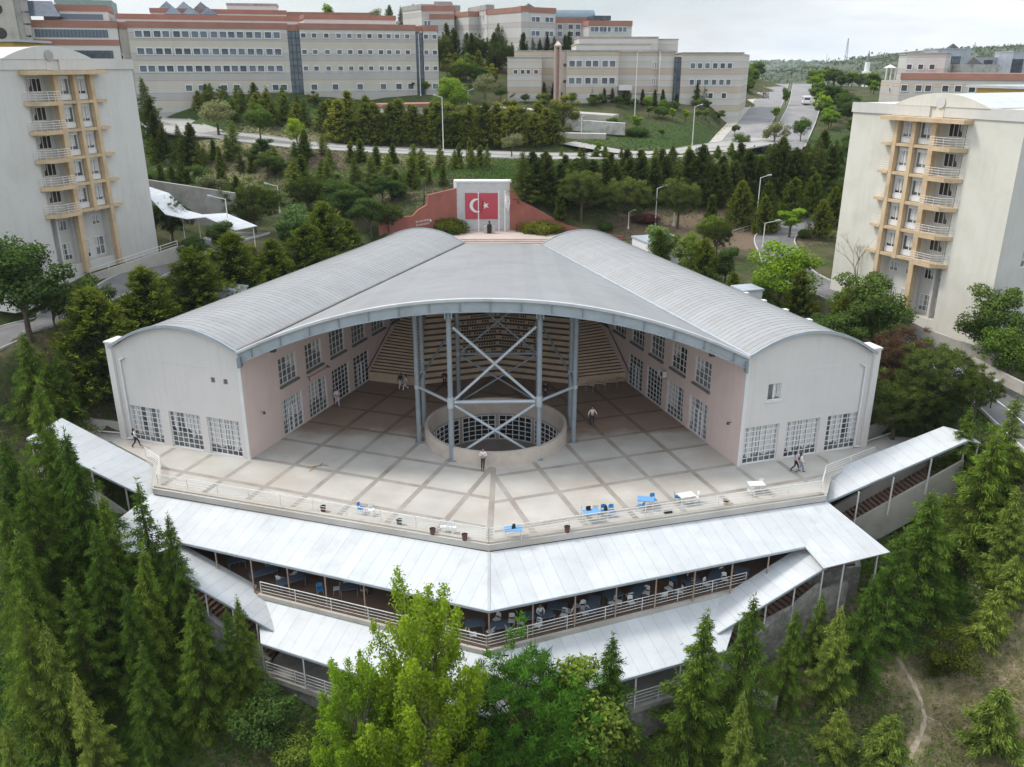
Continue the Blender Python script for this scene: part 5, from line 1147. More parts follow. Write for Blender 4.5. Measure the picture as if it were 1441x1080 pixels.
def person(x, y, z, rz, pose, top, bottom, label, hair='short', bare=True, scale=1.0, group=None, shoes='black', bag=None):
    p = POSE[pose]; h = p['hip']; t = thing('person', label, 'person', (x, y, z), group); t.rotation_euler = (0, 0, rz); t.scale = (scale,) * 3
    sh = h + .50; nk = h + .56; hd = h + .70
    N_ = [(0, 0, h, .10), (0, 0, h + .22, .105), (0, -.01, h + .40, .12), (0, -.01, nk, .05), (0, -.03, nk + .07, .05), (0, -.035, hd, .088), (0, -.03, hd + .09, .07),
          (.17, 0, sh, .055), (p['eL'][0], p['eL'][1], p['eL'][2], .04), (p['hL'][0], p['hL'][1], p['hL'][2], .028), (-.17, 0, sh, .055), (p['eR'][0], p['eR'][1], p['eR'][2], .04), (p['hR'][0], p['hR'][1], p['hR'][2], .028),
          (.09, 0, h - .04, .085), (*p['kL'], .055), (*p['fL'], .038), (-.09, 0, h - .04, .085), (*p['kR'], .055), (*p['fR'], .038)]
    E_ = [(0, 1), (1, 2), (2, 3), (3, 4), (4, 5), (5, 6), (2, 7), (7, 8), (8, 9), (2, 10), (10, 11), (11, 12), (0, 13), (13, 14), (14, 15), (0, 16), (16, 17), (17, 18)]
    # palms, fingers and thumbs
    for side, hk, ek in ((1, 'hL', 'eL'), (-1, 'hR', 'eR')):
        w = Vector(p[hk]); d = (w - Vector(p[ek])).normalized(); sd = Vector((0, -1, 0)) if abs(d.y) < .8 else Vector((1, 0, 0)); sd = (sd - d * sd.dot(d)).normalized(); base = len(N_); pm_ = w + d * .06
        N_.append((*pm_, .030)); E_.append((9 if side > 0 else 12, base))
        for k in range(4):
            q = pm_ + d * .03 + sd * (.03 - k * .02); r_ = q + d * (.06 - .012 * abs(k - 1)) ; N_.append((*q, .010)); N_.append((*r_, .008)); E_.append((base, len(N_) - 2)); E_.append((len(N_) - 2, len(N_) - 1))
        q = w + d * .03 + sd * .045; N_.append((*q, .011)); E_.append((base, len(N_) - 1))
    skinned('body', N_, E_, 'skin', t, 1)
    # face: nose, eyes, mouth on the head front
    f = MB(); f.tube((0, -.115, hd + .035), (0, -.145, hd + .0), .012, 5, .018); 
    o = link('nose', f.mesh('nose', 'skin'), t)
    for sx in (-1, 1): f = MB(); f.tube((sx * .033, -.112, hd + .035), (sx * .033, -.124, hd + .035), .011, 6); link('eye', f.mesh('eye', 'black'), t)
    f = MB(); f.box(WORLD, -.025, .025, -.122, -.112, hd - .045, hd - .035); link('mouth', f.mesh('mouth', 'cloth_maroon'), t)
    a = .012
    S_ = [(0, 0, h + .02, .135, .10), (0, 0, h + .22, .135, .105), (0, -.01, h + .40, .155, .115), (0, -.005, h + .51, .075), (.175, 0, sh - .005, .075), (-.175, 0, sh - .005, .075)]; SE = [(0, 1), (1, 2), (2, 3), (2, 4), (2, 5)]
    for i, k in ((4, 'eL'), (5, 'eR')):
        e = Vector(p[k]); S_.append((*e, .056)); SE.append((i, len(S_) - 1)); w = Vector(p['h' + k[1]]); q = e.lerp(w, .85 if bare else .25); S_.append((*q, .045)); SE.append((len(S_) - 2, len(S_) - 1))
    skinned('shirt', S_, SE, top, t, 1)
    B_ = [(0, 0, h + .06, .125, .10), (.09, 0, h - .06, .10), (*p['kL'], .072), (p['fL'][0], p['fL'][1], p['fL'][2] + .05, .058), (-.09, 0, h - .06, .10), (*p['kR'], .072), (p['fR'][0], p['fR'][1], p['fR'][2] + .05, .058)]
    skinned('trousers', B_, [(0, 1), (1, 2), (2, 3), (0, 4), (4, 5), (5, 6)], bottom, t, 1)
    for k in ('fL', 'fR'):
        q = p[k]; skinned('shoe', [(q[0], q[1] + .05, q[2], .042), (q[0], q[1] - .06, q[2] - .008, .042), (q[0], q[1] - .16, q[2] - .015, .03)], [(0, 1), (1, 2)], shoes, t, 1)
    if hair == 'long': H_ = [(0, .0, hd + .085, .10), (0, .045, hd + .02, .10), (0, .075, hd - .14, .085), (0, .085, hd - .30, .06)]
    else: H_ = [(0, -.02, hd + .10, .085), (0, .035, hd + .07, .088), (0, .055, hd, .07)]
    skinned('hair', H_, [(i, i + 1) for i in range(len(H_) - 1)], 'hair', t, 1)
    if bag: skinned('backpack', [(0, .16, h + .12, .12, .08), (0, .17, h + .3, .13, .09), (0, .15, h + .42, .09, .06)], [(0, 1), (1, 2)], bag, t, 1)
    return t
def P_(px, py, Z, *a, **k): x, y, _ = W(px, py, Z); return person(x, y, Z, *a, **k)
P_(192, 629, 0, 1.9, 'walk', 'cloth_white', 'cloth_black', 'person in pale top and black trousers walking by the left gable', hair='long', bag='black')
P_(475, 571, 0, .4, 'walk', 'cloth_pink', 'cloth_pink', 'person dressed in pale pink walking along the left pink wall', hair='long', shoes='cloth_white')
x_, y_ = RC.x - .9, RC.y - 6.58
person(x_, y_ + .18, 0, -.1, 'lean', 'cloth_white', 'cloth_black', 'person in white shirt and black trousers leaning on the light well parapet')
P_(833, 598, 0, .3, 'arms', 'cloth_white', 'cloth_navy', 'person in white shirt standing alone on the shaded paving right of the columns')
P_(1118, 663, 0, 1.3, 'walk', 'cloth_lilac', 'cloth_black', 'person in lilac top and black trousers, left one of the walking pair', hair='long')
P_(1125, 665, 0, 1.5, 'walk', 'cloth_white', 'cloth_jeans', 'person with maroon backpack and jeans, right one of the walking pair', hair='long', bag='cloth_maroon')
P_(564, 548, 0, -.7, 'walk', 'cloth_black', 'cloth_white', 'person in black top and white trousers, left one before the tribune', hair='long')
P_(571, 550, 0, -1.2, 'walk', 'cloth_pink', 'cloth_white', 'person in pale clothes, right one of the pair before the tribune', hair='long')
P_(626, 545, 0, 3.0, 'stand', 'cloth_black', 'cloth_black', 'person dressed in black standing behind the left column')
P_(767, 562, 0, .5, 'stand', 'cloth_black', 'cloth_navy', 'person in dark clothes standing behind the rear right column')
k_ = 12; A_ = row_pts(k_ * .74, 0); 
for (fx, kk, lb, tp) in ((.45, 11, 'person in black seated on the tribune between the columns', 'cloth_black'), (.62, 13, 'person in black and white seated high on the tribune', 'cloth_white')):
    A_ = row_pts(kk * .74, 0); p, q = A_[2], A_[3]; person(p[0] + (q[0] - p[0]) * fx, p[1] + (q[1] - p[1]) * fx + .35, .15 + kk * .42 + .42 - .42, .2, 'sit', tp, 'cloth_black', lb)
x, y, _ = W(759, 884, -4); person(x + .05, y + .75, -4, .3, 'sit', 'cloth_white', 'cloth_black', 'person in white top seated with a dark bag on the dining terrace', hair='short')
x, y, _ = W(975, 838, -4); person(x - .3, y + .9, -4, 1.2, 'sit', 'cloth_black', 'cloth_black', 'person in black bent over the table in the eighth terrace bay', hair='long')
x, y, _ = W(495, 845, -4); person(x + .6, y + .5, -4, 2.2, 'sit', 'cloth_black', 'cloth_jeans', 'person in black seated in the fifth left terrace bay', hair='short')
# ------------------------------------------------------------------ dormitory towers (seen from the side of their balconies)
def dorm(name, label, o, v, ln, zb, zt, fz, side, grey):
    """o far corner of the facade, v towards the viewer, fz floor levels of the balconies (top first)"""
    n = Vector((-v[1], v[0])) if side == 'L' else Vector((v[1], -v[0]))     # into the building
    n = Vector((v[1], -v[0])) * (1 if side == 'L' else -1)
    # outward direction: L tower faces +x, R tower faces -x
    out = Vector((-v[1], v[0])) if (side == 'L') == (-v[1] > 0) else Vector((v[1], -v[0]))
    if (side == 'L') != (out.x > 0): out = -out
    fr = Fr(o, v, -out)       # b grows into the building
    wm = 'dorm_grey' if grey else 'cream'
    t = thing(name, label, 'building', tuple(fr.p(ln / 2, 0, zb)))
    zg = zb - 3; W0, W1 = 5.9, 13.7
    m = MB(); up = [(6.5, 7.8), (8.5, 10.0)]
    holes = [(a0, a1, z + .62, z + 2.22) for z in fz for a0, a1 in up]
    # recessed bay for balconies
    m.wall(fr, 0, ln, zg, zt, [(W0 + .2, 10.3, fz[-1] - .1, fz[0] + 2.45), (10.5, 13.4, fz[-1] - .1, fz[0] + 2.45), (6.3, 13.4, zb + .1, fz[-1] - .35)], 0, .9)
    for (a0, a1, z0, z1) in ((W0 + .2, 10.3, fz[-1] - .1, fz[0] + 2.45), (6.3, 13.4, zb + .1, fz[-1] - .35)): pass
    part('front_wall', m, wm, t)
    m = MB(); m.wall(fr, W0 + .2, 10.3, fz[-1] - .1, fz[0] + 2.45, [(a0 - .02, a1 + .02, z + .6, z + 2.24) for z in fz for a0, a1 in up], .12, .12)
    m.face([fr.p(10.5, .9, fz[-1] - .1), fr.p(13.4, .9, fz[-1] - .1), fr.p(13.4, .9, fz[0] + 2.45), fr.p(10.5, .9, fz[0] + 2.45)])
    m.face([fr.p(6.3, .9, zb + .1), fr.p(13.4, .9, zb + .1), fr.p(13.4, .9, fz[-1] - .35), fr.p(6.3, .9, fz[-1] - .35)]); part('bay_wall', m, 'dorm_grey', t)
    m = MB(); m.wall(fr, 0, ln, zg, zt, [], 15); m.face([fr.p(0, 0, zg), fr.p(0, 15, zg), fr.p(0, 15, zt), fr.p(0, 0, zt)]); m.face([fr.p(0, .0, zt - .02), fr.p(ln, .0, zt - .02), fr.p(ln, 15, zt - .02), fr.p(0, 15, zt - .02)])
    part('rear_wall', m, wm, t)
    fs = Fr(fr.p(ln, 0, 0), -out, -Vector((v[0], v[1]))); m = MB(); sw = [(3.2, 4.5), (6.5, 7.8), (10, 11.3)]; sz = [z + .5 for z in fz] + [zb + 1.2]
    m.wall(fs, 0, 15, zg, zt, [(a, b, z, z + 1.5) for z in sz for a, b in sw], 0, .2); part('side_wall', m, 'dorm_grey', t)
    if side == 'R':
        for z in sz:
            for a, b in sw: put_window(t, fs, a, .1, z, b - a, 1.5, 2, 2, pane='glass', curtain=.7)
    # parapet, arch and round boss
    m = MB(); m.box(fr, -.1, 5.0, -.14, .02, zt - .9, zt + .06); m.box(fr, 9.9, ln + .1, -.12, .02, zt - .9, zt + .06); m.box(fr, 5.0, 9.3, -.16, .02, zt - .95, zt + .06); part('parapet', m, 'dorm_grey', t)
    m = MB(); n_ = 20
    for i in range(n_):
        u0, u1 = i / n_, (i + 1) / n_; h = lambda u: zt + .05 + 1.15 * 4 * u * (1 - u); a0, a1 = 5.2 + 10.2 * u0, 5.2 + 10.2 * u1
        m.face([fr.p(a0, -.18, zt), fr.p(a1, -.18, zt), fr.p(a1, -.18, h(u1)), fr.p(a0, -.18, h(u0))]); m.face([fr.p(a0, -.18, h(u0)), fr.p(a1, -.18, h(u1)), fr.p(a1, .2, h(u1)), fr.p(a0, .2, h(u0))])
    part('arched_pediment', m, wm, t)
    m = MB(); c = fr.p(10.4, -.22, zt + .35)
    m.tube(c, c + Vector((out.x, out.y, 0)) * .06, .48, 20); part('round_boss', m, 'dorm_grey' if not grey else 'concrete', t)
    m = MB(); m.box(fr, 10.0, 10.8, -.16, .02, zt - .95, zt + .02); part('keystone', m, wm, t)
    m = MB()
    for i in range(n_):
        u0, u1 = i / n_, (i + 1) / n_; h = lambda u: zt + .02 + 1.1 * 4 * u * (1 - u); a0, a1 = 5.2 + 10.2 * u0, 5.2 + 10.2 * u1
        m.face([fr.p(a0, .2, h(u0)), fr.p(a1, .2, h(u1)), fr.p(a1, 15, h(u1)), fr.p(a0, 15, h(u0))], [(a0, 0), (a1, 0), (a1, 15), (a0, 15)])
    part('barrel_roof', m, 'canopy', t)
    # ochre frame
    m = MB(); m.box(fr, 4.6, 13.9, -1.25, .0, zt - 1.35, zt - .98); part('frame_lintel', m, 'ochre', t)
    for (a0, a1) in ((5.85, 6.3), (7.92, 8.35), (10.05, 10.6)):
        m = MB(); zlo = fz[-1] - .3 if a0 == 7.92 else zb - .8; m.box(fr, a0, a1, -.55, .0, zlo, zt - 1.352); part('frame_post', m, 'ochre', t)
    for z in fz:
        m = MB(); m.box(fr, 6.303, 7.917, -.5, 0, z - .22, z + .06); m.box(fr, 8.353, 10.047, -.5, 0, z - .22, z + .06); part('frame_band', m, 'ochre', t)
        m = MB(); m.box(fr, 4.6, 5.847, -.6, 0, z - .2, z + .06); L_ = part('ledge', m, 'ochre', t)
        m = MB(); 
        for k in range(4): m.tube(fr.p(4.7, -.45, z + .25 + .22 * k), fr.p(5.85, -.45, z + .25 + .22 * k), .02, 4)
        part('drying_rail', m, 'rail', L_)
        # balcony: slab with a slanted front, tube rail
        pts = [fr.p(10.6, -.1, 0), fr.p(10.6, -1.25, 0), fr.p(12.9, -1.25, 0), fr.p(13.9, -.1, 0), fr.p(13.6, .6, 0), fr.p(10.6, .6, 0)]
        m = MB(); m.prism([(p.x, p.y) for p in pts], z - .28, z + .08); B_ = part('balcony', m, 'ochre', t)
        m = MB(); rl = [pts[1] + Vector((0, 0, z)), pts[2] + Vector((0, 0, z)), pts[3] + Vector((0, 0, z))]; rl[0] = fr.p(10.62, -1.2, z)
        for k in range(4):
            for a, b in zip(rl, rl[1:]): m.tube(a + Vector((0, 0, .3 + .22 * k)), b + Vector((0, 0, .3 + .22 * k)), .024, 5)
        for a, b in zip(rl, rl[1:]):
            for k in range(4): q = a.lerp(b, k / 3); m.tube(q + Vector((0, 0, .05)), q + Vector((0, 0, .98)), .022, 5)
        part('balcony_rail', m, 'rail', B_)
        for a0, a1 in up:
            q = put_window(t, fr, a0, .02, z + .62, a1 - a0, 1.6, 2, 1, pane='glass', curtain=.85)
            s = MB(); s.box(WORLD, -.06, a1 - a0 + .06, -.06, -.005, 1.42, 1.72); link('shutter_box', s.mesh('shutter_box', 'trim_white'), q); s = MB(); s.box(WORLD, -.06, a1 - a0 + .06, -.08, -.004, -.5, -.02); link('apron_panel', s.mesh('apron_panel', 'trim_white'), q)
        put_window(t, fr, 10.9, .82, z + .9, 1.5, 1.25, 3, 1, pane='glass_dark', curtain=.6); put_window(t, fr, 12.65, .82, z + .15, .7, 2.0, 1, 2, name='balcony_door', pane='glass_dark', curtain=.5)
    # two plain lower storeys
    for a0, a1, z, h, nx, ny, nm in ((6.7, 7.7, fz[-1] - 1.9, 1.0, 2, 1, 'window'), (8.7, 9.9, fz[-1] - 1.9, 1.0, 2, 1, 'window'), (10.9, 12.1, fz[-1] - 1.9, 1.0, 3, 1, 'window'), (12.6, 13.3, fz[-1] - 1.9, 1.0, 1, 1, 'window'),
                                     (6.6, 7.8, zb + .3, 1.9, 2, 2, 'glazed_door'), (8.5, 10.0, zb + .3, 1.9, 3, 2, 'glazed_door'), (10.8, 12.2, zb + .5, 1.7, 3, 3, 'window'), (12.6, 13.3, zb + .2, 1.9, 1, 2, 'glazed_door')):
        put_window(t, fr, a0, .82, z, a1 - a0, h, nx, ny, name=nm, pane='glass', curtain=.7)
    m = MB(); m.box(fr, 10.1, 10.5, .3, .88, zb, fz[-1] - .3); m.box(fr, 12.3, 12.55, .3, .88, zb, fz[-1] - .3); part('pier', m, 'dorm_grey', t)
    m = MB(); m.box(fr, 6.3, 13.4, .1, .88, zb - 1, zb + .12); part('porch_floor', m, 'pale_concrete', t)
    return t, fr
DL, DLF = dorm('dormitory_tower', 'grey-white dormitory tower at the left edge with ochre framed balconies', (-39.92, 95.89), (-.367, -.930), 19, 11.0, 30.5, [26.7, 24.1, 21.5, 18.95, 16.35], 'L', True)
DR, DRF = dorm('dormitory_tower', 'cream dormitory tower at the right edge with ochre framed balconies', (35.07, 92.2), (.4387, -.8986), 18.85, 6.6, 26.4, [22.85, 20.15, 17.5, 14.85, 12.2], 'R', False)
# yellow penthouses on the blocks behind the towers
for (x0, x1, t_, py, label) in ((-30, 17, 118, 57, 'yellow rooftop storey with white eave at the far left edge'), (1376, 1500, 108, 121, 'yellow rooftop storey with white eave behind the right tower')):
    a, b = T(x0, py, t_), T(x1, py, t_ - (0 if x0 < 0 else 12)); t = thing('roof_house', label, 'building', (a[0], a[1], a[2] - 14)); f_ = Fr((a[0], a[1]), (b[0] - a[0], b[1] - a[1])); L_ = math.hypot(b[0] - a[0], b[1] - a[1])
    m = MB(); m.box(f_, 0, L_, 0, 8, a[2] - 14, a[2] - .25); part('wall', m, 'yellow_wall', t); m = MB(); m.box(f_, -1.0, L_ + .9, -.9, 9, a[2] - .2, a[2] + .1); part('roof', m, 'canopy', t)
    m = MB(); m.box(f_, -1.2, L_ + 1.5, -2.5, -1.0, a[2] - 3.2, a[2] - 3.0) if x0 < 0 else m.box(f_, -9, L_ + 1.5, -2.5, -.1, a[2] - 3.5, a[2] - 3.3); part('lower_roof', m, 'canopy', t)
# ------------------------------------------------------------------ campus blocks on the hill
def band_mat(name, stripes, fl, z0):
    """painted facade bands: stripes = [(from fraction, colour)] repeated every fl metres up from z0 (object is in world height)"""
    m = bpy.data.materials.new(name); m.use_nodes = True; nt = m.node_tree; N = nt.nodes; L = nt.links; b = N['Principled BSDF']; b.inputs['Roughness'].default_value = .85
    g = N.new('ShaderNodeNewGeometry'); sp = N.new('ShaderNodeSeparateXYZ'); L.new(g.outputs['Position'], sp.inputs[0])
    s = N.new('ShaderNodeMath'); s.operation = 'SUBTRACT'; s.inputs[1].default_value = z0; L.new(sp.outputs[2], s.inputs[0]); d = N.new('ShaderNodeMath'); d.operation = 'DIVIDE'; d.inputs[1].default_value = fl; L.new(s.outputs[0], d.inputs[0])
    f = N.new('ShaderNodeMath'); f.operation = 'FRACT'; L.new(d.outputs[0], f.inputs[0]); cr = N.new('ShaderNodeValToRGB'); cr.color_ramp.interpolation = 'CONSTANT'
    el = cr.color_ramp.elements; el[0].position = 0; el[0].color = (*stripes[0][1], 1); el[1].position = stripes[1][0]; el[1].color = (*stripes[1][1], 1)
    for p, c in stripes[2:]: e = el.new(p); e.color = (*c, 1)
    L.new(f.outputs[0], cr.inputs[0]); n = N.new('ShaderNodeTexNoise'); n.inputs['Scale'].default_value = .35; n.inputs['Detail'].default_value = 6
    mp = N.new('ShaderNodeMapping'); mp.inputs[3].default_value = (1, 1, .35); tc = N.new('ShaderNodeTexCoord'); L.new(tc.outputs['Object'], mp.inputs[0]); L.new(mp.outputs[0], n.inputs['Vector'])
    mr = N.new('ShaderNodeMapRange'); mr.inputs[3].default_value = .84; mr.inputs[4].default_value = 1.1; L.new(n.outputs[0], mr.inputs[0]); vm = N.new('ShaderNodeVectorMath'); vm.operation = 'SCALE'; L.new(cr.outputs[0], vm.inputs[0]); L.new(mr.outputs[0], vm.inputs['Scale'])
    L.new(vm.outputs[0], b.inputs['Base Color']); return m
CRm, WHm, PKm, GYm, TNm = (.53, .50, .42), (.53, .52, .495), (.43, .30, .26), (.45, .435, .41), (.49, .42, .33)
def fwin(parent, fr, a, z, w=1.35, h=1.35, pane='glass_far', fw=.13, name='window'):
    key = ('far', round(w, 2), round(h, 2), pane)
    if key not in _gl:
        f = MB(); f.box(WORLD, -w / 2, w / 2, -.1, .0, -h / 2, -h / 2 + fw); f.box(WORLD, -w / 2, w / 2, -.1, .0, h / 2 - fw, h / 2); f.box(WORLD, -w / 2, -w / 2 + fw, -.1, .0, -h / 2 + fw, h / 2 - fw); f.box(WORLD, w / 2 - fw, w / 2, -.1, .0, -h / 2 + fw, h / 2 - fw)
        f.cur = 1; f.face([(-w / 2 + fw, -.02, -h / 2 + fw), (w / 2 - fw, -.02, -h / 2 + fw), (w / 2 - fw, -.02, h / 2 - fw), (-w / 2 + fw, -.02, h / 2 - fw)]); _gl[key] = f.mesh(name, ['frame_white', pane])
    o = link(name, _gl[key], parent); m = fr.mat(a, -.01, z); m.translation -= parent.location; o.matrix_basis = m; return o
def round_win(parent, fr, a, z, r=.6):
    key = ('round', r)
    if key not in _gl:
        f = MB(); n = 18
        for k in range(n):
            p, q = 2 * math.pi * k / n, 2 * math.pi * (k + 1) / n; f.cur = 0
            P = lambda an, rr, y: (rr * math.cos(an), y, rr * math.sin(an)); f.face([P(p, r, -.1), P(q, r, -.1), P(q, r * .78, -.1), P(p, r * .78, -.1)]); f.face([P(p, r, 0), P(q, r, 0), P(q, r, -.1), P(p, r, -.1)]); f.cur = 1; f.face([(0, -.02, 0), P(p, r * .78, -.02), P(q, r * .78, -.02)])
        _gl[key] = f.mesh('round_window', ['frame_white', 'glass_dark'])
    o = link('round_window', _gl[key], parent); m = fr.mat(a, -.01, z); m.translation -= parent.location; o.matrix_basis = m
def seg(xl, xr, tl, tr):
    a, b = T(xl, 130, tl), T(xr, 130, tr); return Fr((a[0], a[1]), (b[0] - a[0], b[1] - a[1])), math.hypot(b[0] - a[0], b[1] - a[1])
def atpx(fr, px):
    """distance along the facade line that is seen at image column px (at height 30)"""
    u = (px - CX) / FPX; k = u * _c; return (k * fr.o.y - fr.o.x) / (fr.e.x - k * fr.e.y)
def ztop(fr, a, py):
    q = fr.p(a, 0, 0); return D(0, py, q.y)[2]
def block(t, fr, a0, a1, b0, b1, z0, z1, m_, cap=None, caph=1.0, nm='wall'):
    m = MB(); m.box(fr, a0, a1, b0, b1, z0, z1 - (caph if cap else 0)); o = part(nm, m, m_, t)
    m = MB(); m.box(fr, a0 - .12, a1 + .12, b0 - .12, b1 + .12, z1 - (caph if cap else 0) + .003, z1 + (0 if cap else .25)); part('parapet', m, cap or 'concrete', o); return o
# A: long block upper left
bandA = band_mat('bands_left', [(0, CRm), (.25, PKm), (.275, GYm), (.62, PKm), (.645, WHm), (.85, CRm)], 3.62, 26.2)
FA, LA = seg(192, 618, 164, 182)
A_ = thing('faculty_building', 'long cream faculty building with square windows and brick-red parapet, upper left', 'building', tuple(FA.p(LA / 2, 0, 24)))
z1 = ztop(FA, 2, 30)
cuts = [atpx(FA, p) for p in (200, 408, 425, 586, 597, 618)]
block(A_, FA, 0, cuts[1], 0, 16, 20, z1, bandA, 'brick_red', 1.1); block(A_, FA, cuts[2], cuts[3], 0, 16, 20, z1 + .05, bandA, 'brick_red', 1.1); block(A_, FA, cuts[4], LA, .0, 14, 20, z1 + .02, bandA, 'brick_red', 1.1)
for (a, b) in ((cuts[1], cuts[2]), (cuts[3], cuts[4])):
    m = MB(); m.box(FA, a, b, .35, 8, 20, z1 - 1.4); o = part('glass_stair_tower', m, 'glass_blue', A_); m = MB(); n = max(2, int((b - a) / .7))
    for k in range(n + 1): x = a + (b - a) * k / n; m.box(FA, x - .04, x + .04, .26, .345, 21, z1 - 1.4)
    for k in range(12): m.box(FA, a + .05, b - .05, .25, .34, 22 + k * 1.3, 22.1 + k * 1.3)
    part('mullions', m, 'dark_metal', o); m = MB(); m.box(FA, a, b, .2, 8, z1 - 1.39, z1 - .2); part('parapet', m, 'brick_red', o)
zr = [ztop(FA, 3, 48), ztop(FA, 3, 72.5), ztop(FA, 3, 97)]
for z in zr:
    for p in [201, 213, 227, 239, 254, 266, 279.5, 291.5, 306, 318.5, 330, 342, 355, 367, 381, 393]: fwin(A_, FA, atpx(FA, p), z, 1.45, 1.35, 'glass_blue')
    for p in [430, 445, 462, 479, 494, 508, 522, 537, 548.5, 560.5, 574.5, 600.5, 612.5]: fwin(A_, FA, atpx(FA, p), z, 1.15, 1.05)
for p in [262, 280, 312, 330, 385, 397, 440, 470, 505, 538, 560, 577, 612]: fwin(A_, FA, atpx(FA, p), zr[2] - 3.55, 1.4, 1.3)
# upper tiers and skylights
tier = block(A_, FA, -2, cuts[1] + 3, 5, 16, z1 - 2, z1 + 1.5, 'white_wall', 'brick_red', .9, 'upper_storey'); block(A_, FA, 4, 30, 9, 20, z1, z1 + 2.8, 'white_wall', 'brick_red', .8, 'upper_storey'); block(A_, FA, cuts[2] + 2, cuts[2] + 21, 8, 18, z1 - 1, z1 + 2.1, 'white_wall', 'brick_red', .9, 'upper_storey')
def pyramid(t, fr, a, b, z, s, h, m_='glass_blue', nm='skylight'):
    m = MB(); c = fr.p(a, b, z + h); P = [fr.p(a - s, b - s, z), fr.p(a + s, b - s, z), fr.p(a + s, b + s, z), fr.p(a - s, b + s, z)]
    for i in range(4): m.face([P[i], P[(i + 1) % 4], c])
    part(nm, m, m_, t)
for k, p in enumerate((252, 277, 302)): pyramid(A_, FA, atpx(FA, p) , 5.6 + 1, z1 + 1.55, 1.7, 1.5); pyramid(A_, FA, atpx(FA, p - 9), 11.5, z1 + 2.85, 1.5, 1.4)
# A2: ribbon-window block and round-window tower
B2 = thing('faculty_building', 'white faculty block with dark ribbon windows and brick-red bands behind the left tower', 'building', tuple(FA.p(-12, 0, 24)))
x0 = atpx(FA, 50); xa = atpx(FA, 172); block(B2, FA, x0, xa, 1.0, 14, 20, z1 + 2.2 - 2.2, 'white_wall', 'brick_red', 1.2); block(B2, FA, xa + .1, -.1, 1.6, 10, 20, z1 - .1, 'pale_concrete', 'brick_red', 1.2)
round_win(B2, Fr(FA.p(0, 1.6, 0), FA.e, FA.f), -2.0, z1 - 6.3, .65)
block(B2, FA, x0 + 2, xa - 1.5, 5, 16, z1 - 1, z1 + 2.9, 'white_wall', 'brick_red', 1.1, 'upper_storey')
for z, a0, a1 in ((z1 - 2.9, x0 + .8, xa - 1.8), (z1 - 6.5, x0 + .8, xa - 1.4), (z1 - 10.1, x0 + .8, xa - 1.4)):
    m = MB(); m.box(FA, a0, a1, .93, .995, z, z + 1.35); o = part('ribbon_window', m, 'glass_blue', B2); m = MB(); n = 20
    for k in range(n + 1): x = a0 + (a1 - a0) * k / n; m.box(FA, x - .05, x + .05, .88, .928, z, z + 1.35)
    part('mullions', m, 'dark_metal', o)
    m = MB(); m.box(FA, x0, xa, .9, .998, z - 1.35, z - .35); part('red_band', m, 'brick_red', B2)
m = MB(); m.box(FA, x0 + 4.5, xa - 2.5, 4.93, 4.995, z1 + .35, z1 + 1.3); o = part('ribbon_window', m, 'glass_blue', B2)
m = MB(); a0, a1 = x0 - .1, x0 + 5.4; P = [FA.p(a0, .5, z1 + .6), FA.p(a1, .5, z1 + .6), FA.p(a1 - 1.5, 4.5, z1 + 3.4), FA.p(a0, 4.5, z1 + 3.4)]; m.face(P); m.face([P[1], FA.p(a1, 8, z1 + .6), FA.p(a1 - 1.5, 8, z1 + 3.4), P[2]]); part('sloped_skylight', m, 'glass_blue', B2)
T2_ = thing('stair_tower', 'tall pale concrete stair tower with three round windows at the top left corner', 'tower', tuple(FA.p(-27, 0, 24)))
FT = Fr(FA.p(atpx(FA, 38) - 5.2, -2.0, 0), FA.e, FA.f); m = MB(); m.box(FT, -6, 6.2, 0, 9, 15, 48); part('shaft', m, 'concrete', T2_); m = MB(); m.box(FT, -1, 5.2, -.35, .0, 18, z1 + 4.6); o = part('front_panel', m, 'pale_concrete', T2_)
m = MB(); m.box(FT, -7, 7, -.6, 9.5, z1 + 5.0, z1 + 6.4); part('cap', m, 'brick_red', T2_)
for z in (z1 + 1.6, z1 - 2.4, z1 - 5.8): 
    c = FT.p(2.4, -.36, z); m = MB(); m.tube(c, c - Vector((FT.f.x, FT.f.y, 0)) * .04, .95, 22); part('round_window', m, 'glass_dark', T2_)
m = MB()
for k in range(14): m.box(FT, 6.25, 7.3, -.2, .6, 17 + k * 2.0, 18.7 + k * 2.0)
part('stepped_corner', m, 'concrete', T2_)
# green-roofed hall glimpsed behind
t = thing('roof_house', 'low green sheet roof showing behind the ribbon-window block', 'building', tuple(FA.p(-15, 20, 35))); m = MB(); m.box(FA, x0 + 2, xa - 2, 22, 34, 30, z1 + 4.8); part('roof', m, mat('green_sheet', (.22, .33, .30), .6, var=.1, vscale=1), t)
m = MB(); m.box(FA, xa - 8, xa - 6, 23, 25, z1 + 4.81, z1 + 6.3); part('roof_vent', m, 'steel_pale', t)
# A3: block behind with small windows at 300-530
t = thing('faculty_building', 'low white storey with brick-red parapet rising behind the long faculty building', 'building', tuple(FA.p(25, 35, 30))); F3, L3 = seg(318, 528, 215, 222)
zz = ztop(F3, 2, 16); block(t, F3, 0, L3, 0, 12, 28, zz, 'white_wall', 'brick_red', 1.2); zz2 = ztop(F3, 2, 3); block(t, F3, 2, 14, 4, 12, zz, zz2, 'white_wall', 'concrete', .5, 'upper_storey')
for p in (333, 384): fwin(t, F3, atpx(F3, p), zz - 2.6, 2.4, 1.5, 'glass_blue')
for p in (355, 364, 502, 513, 523): fwin(t, F3, atpx(F3, p), zz - 2.7, 1.2, 1.3, 'glass_dark')
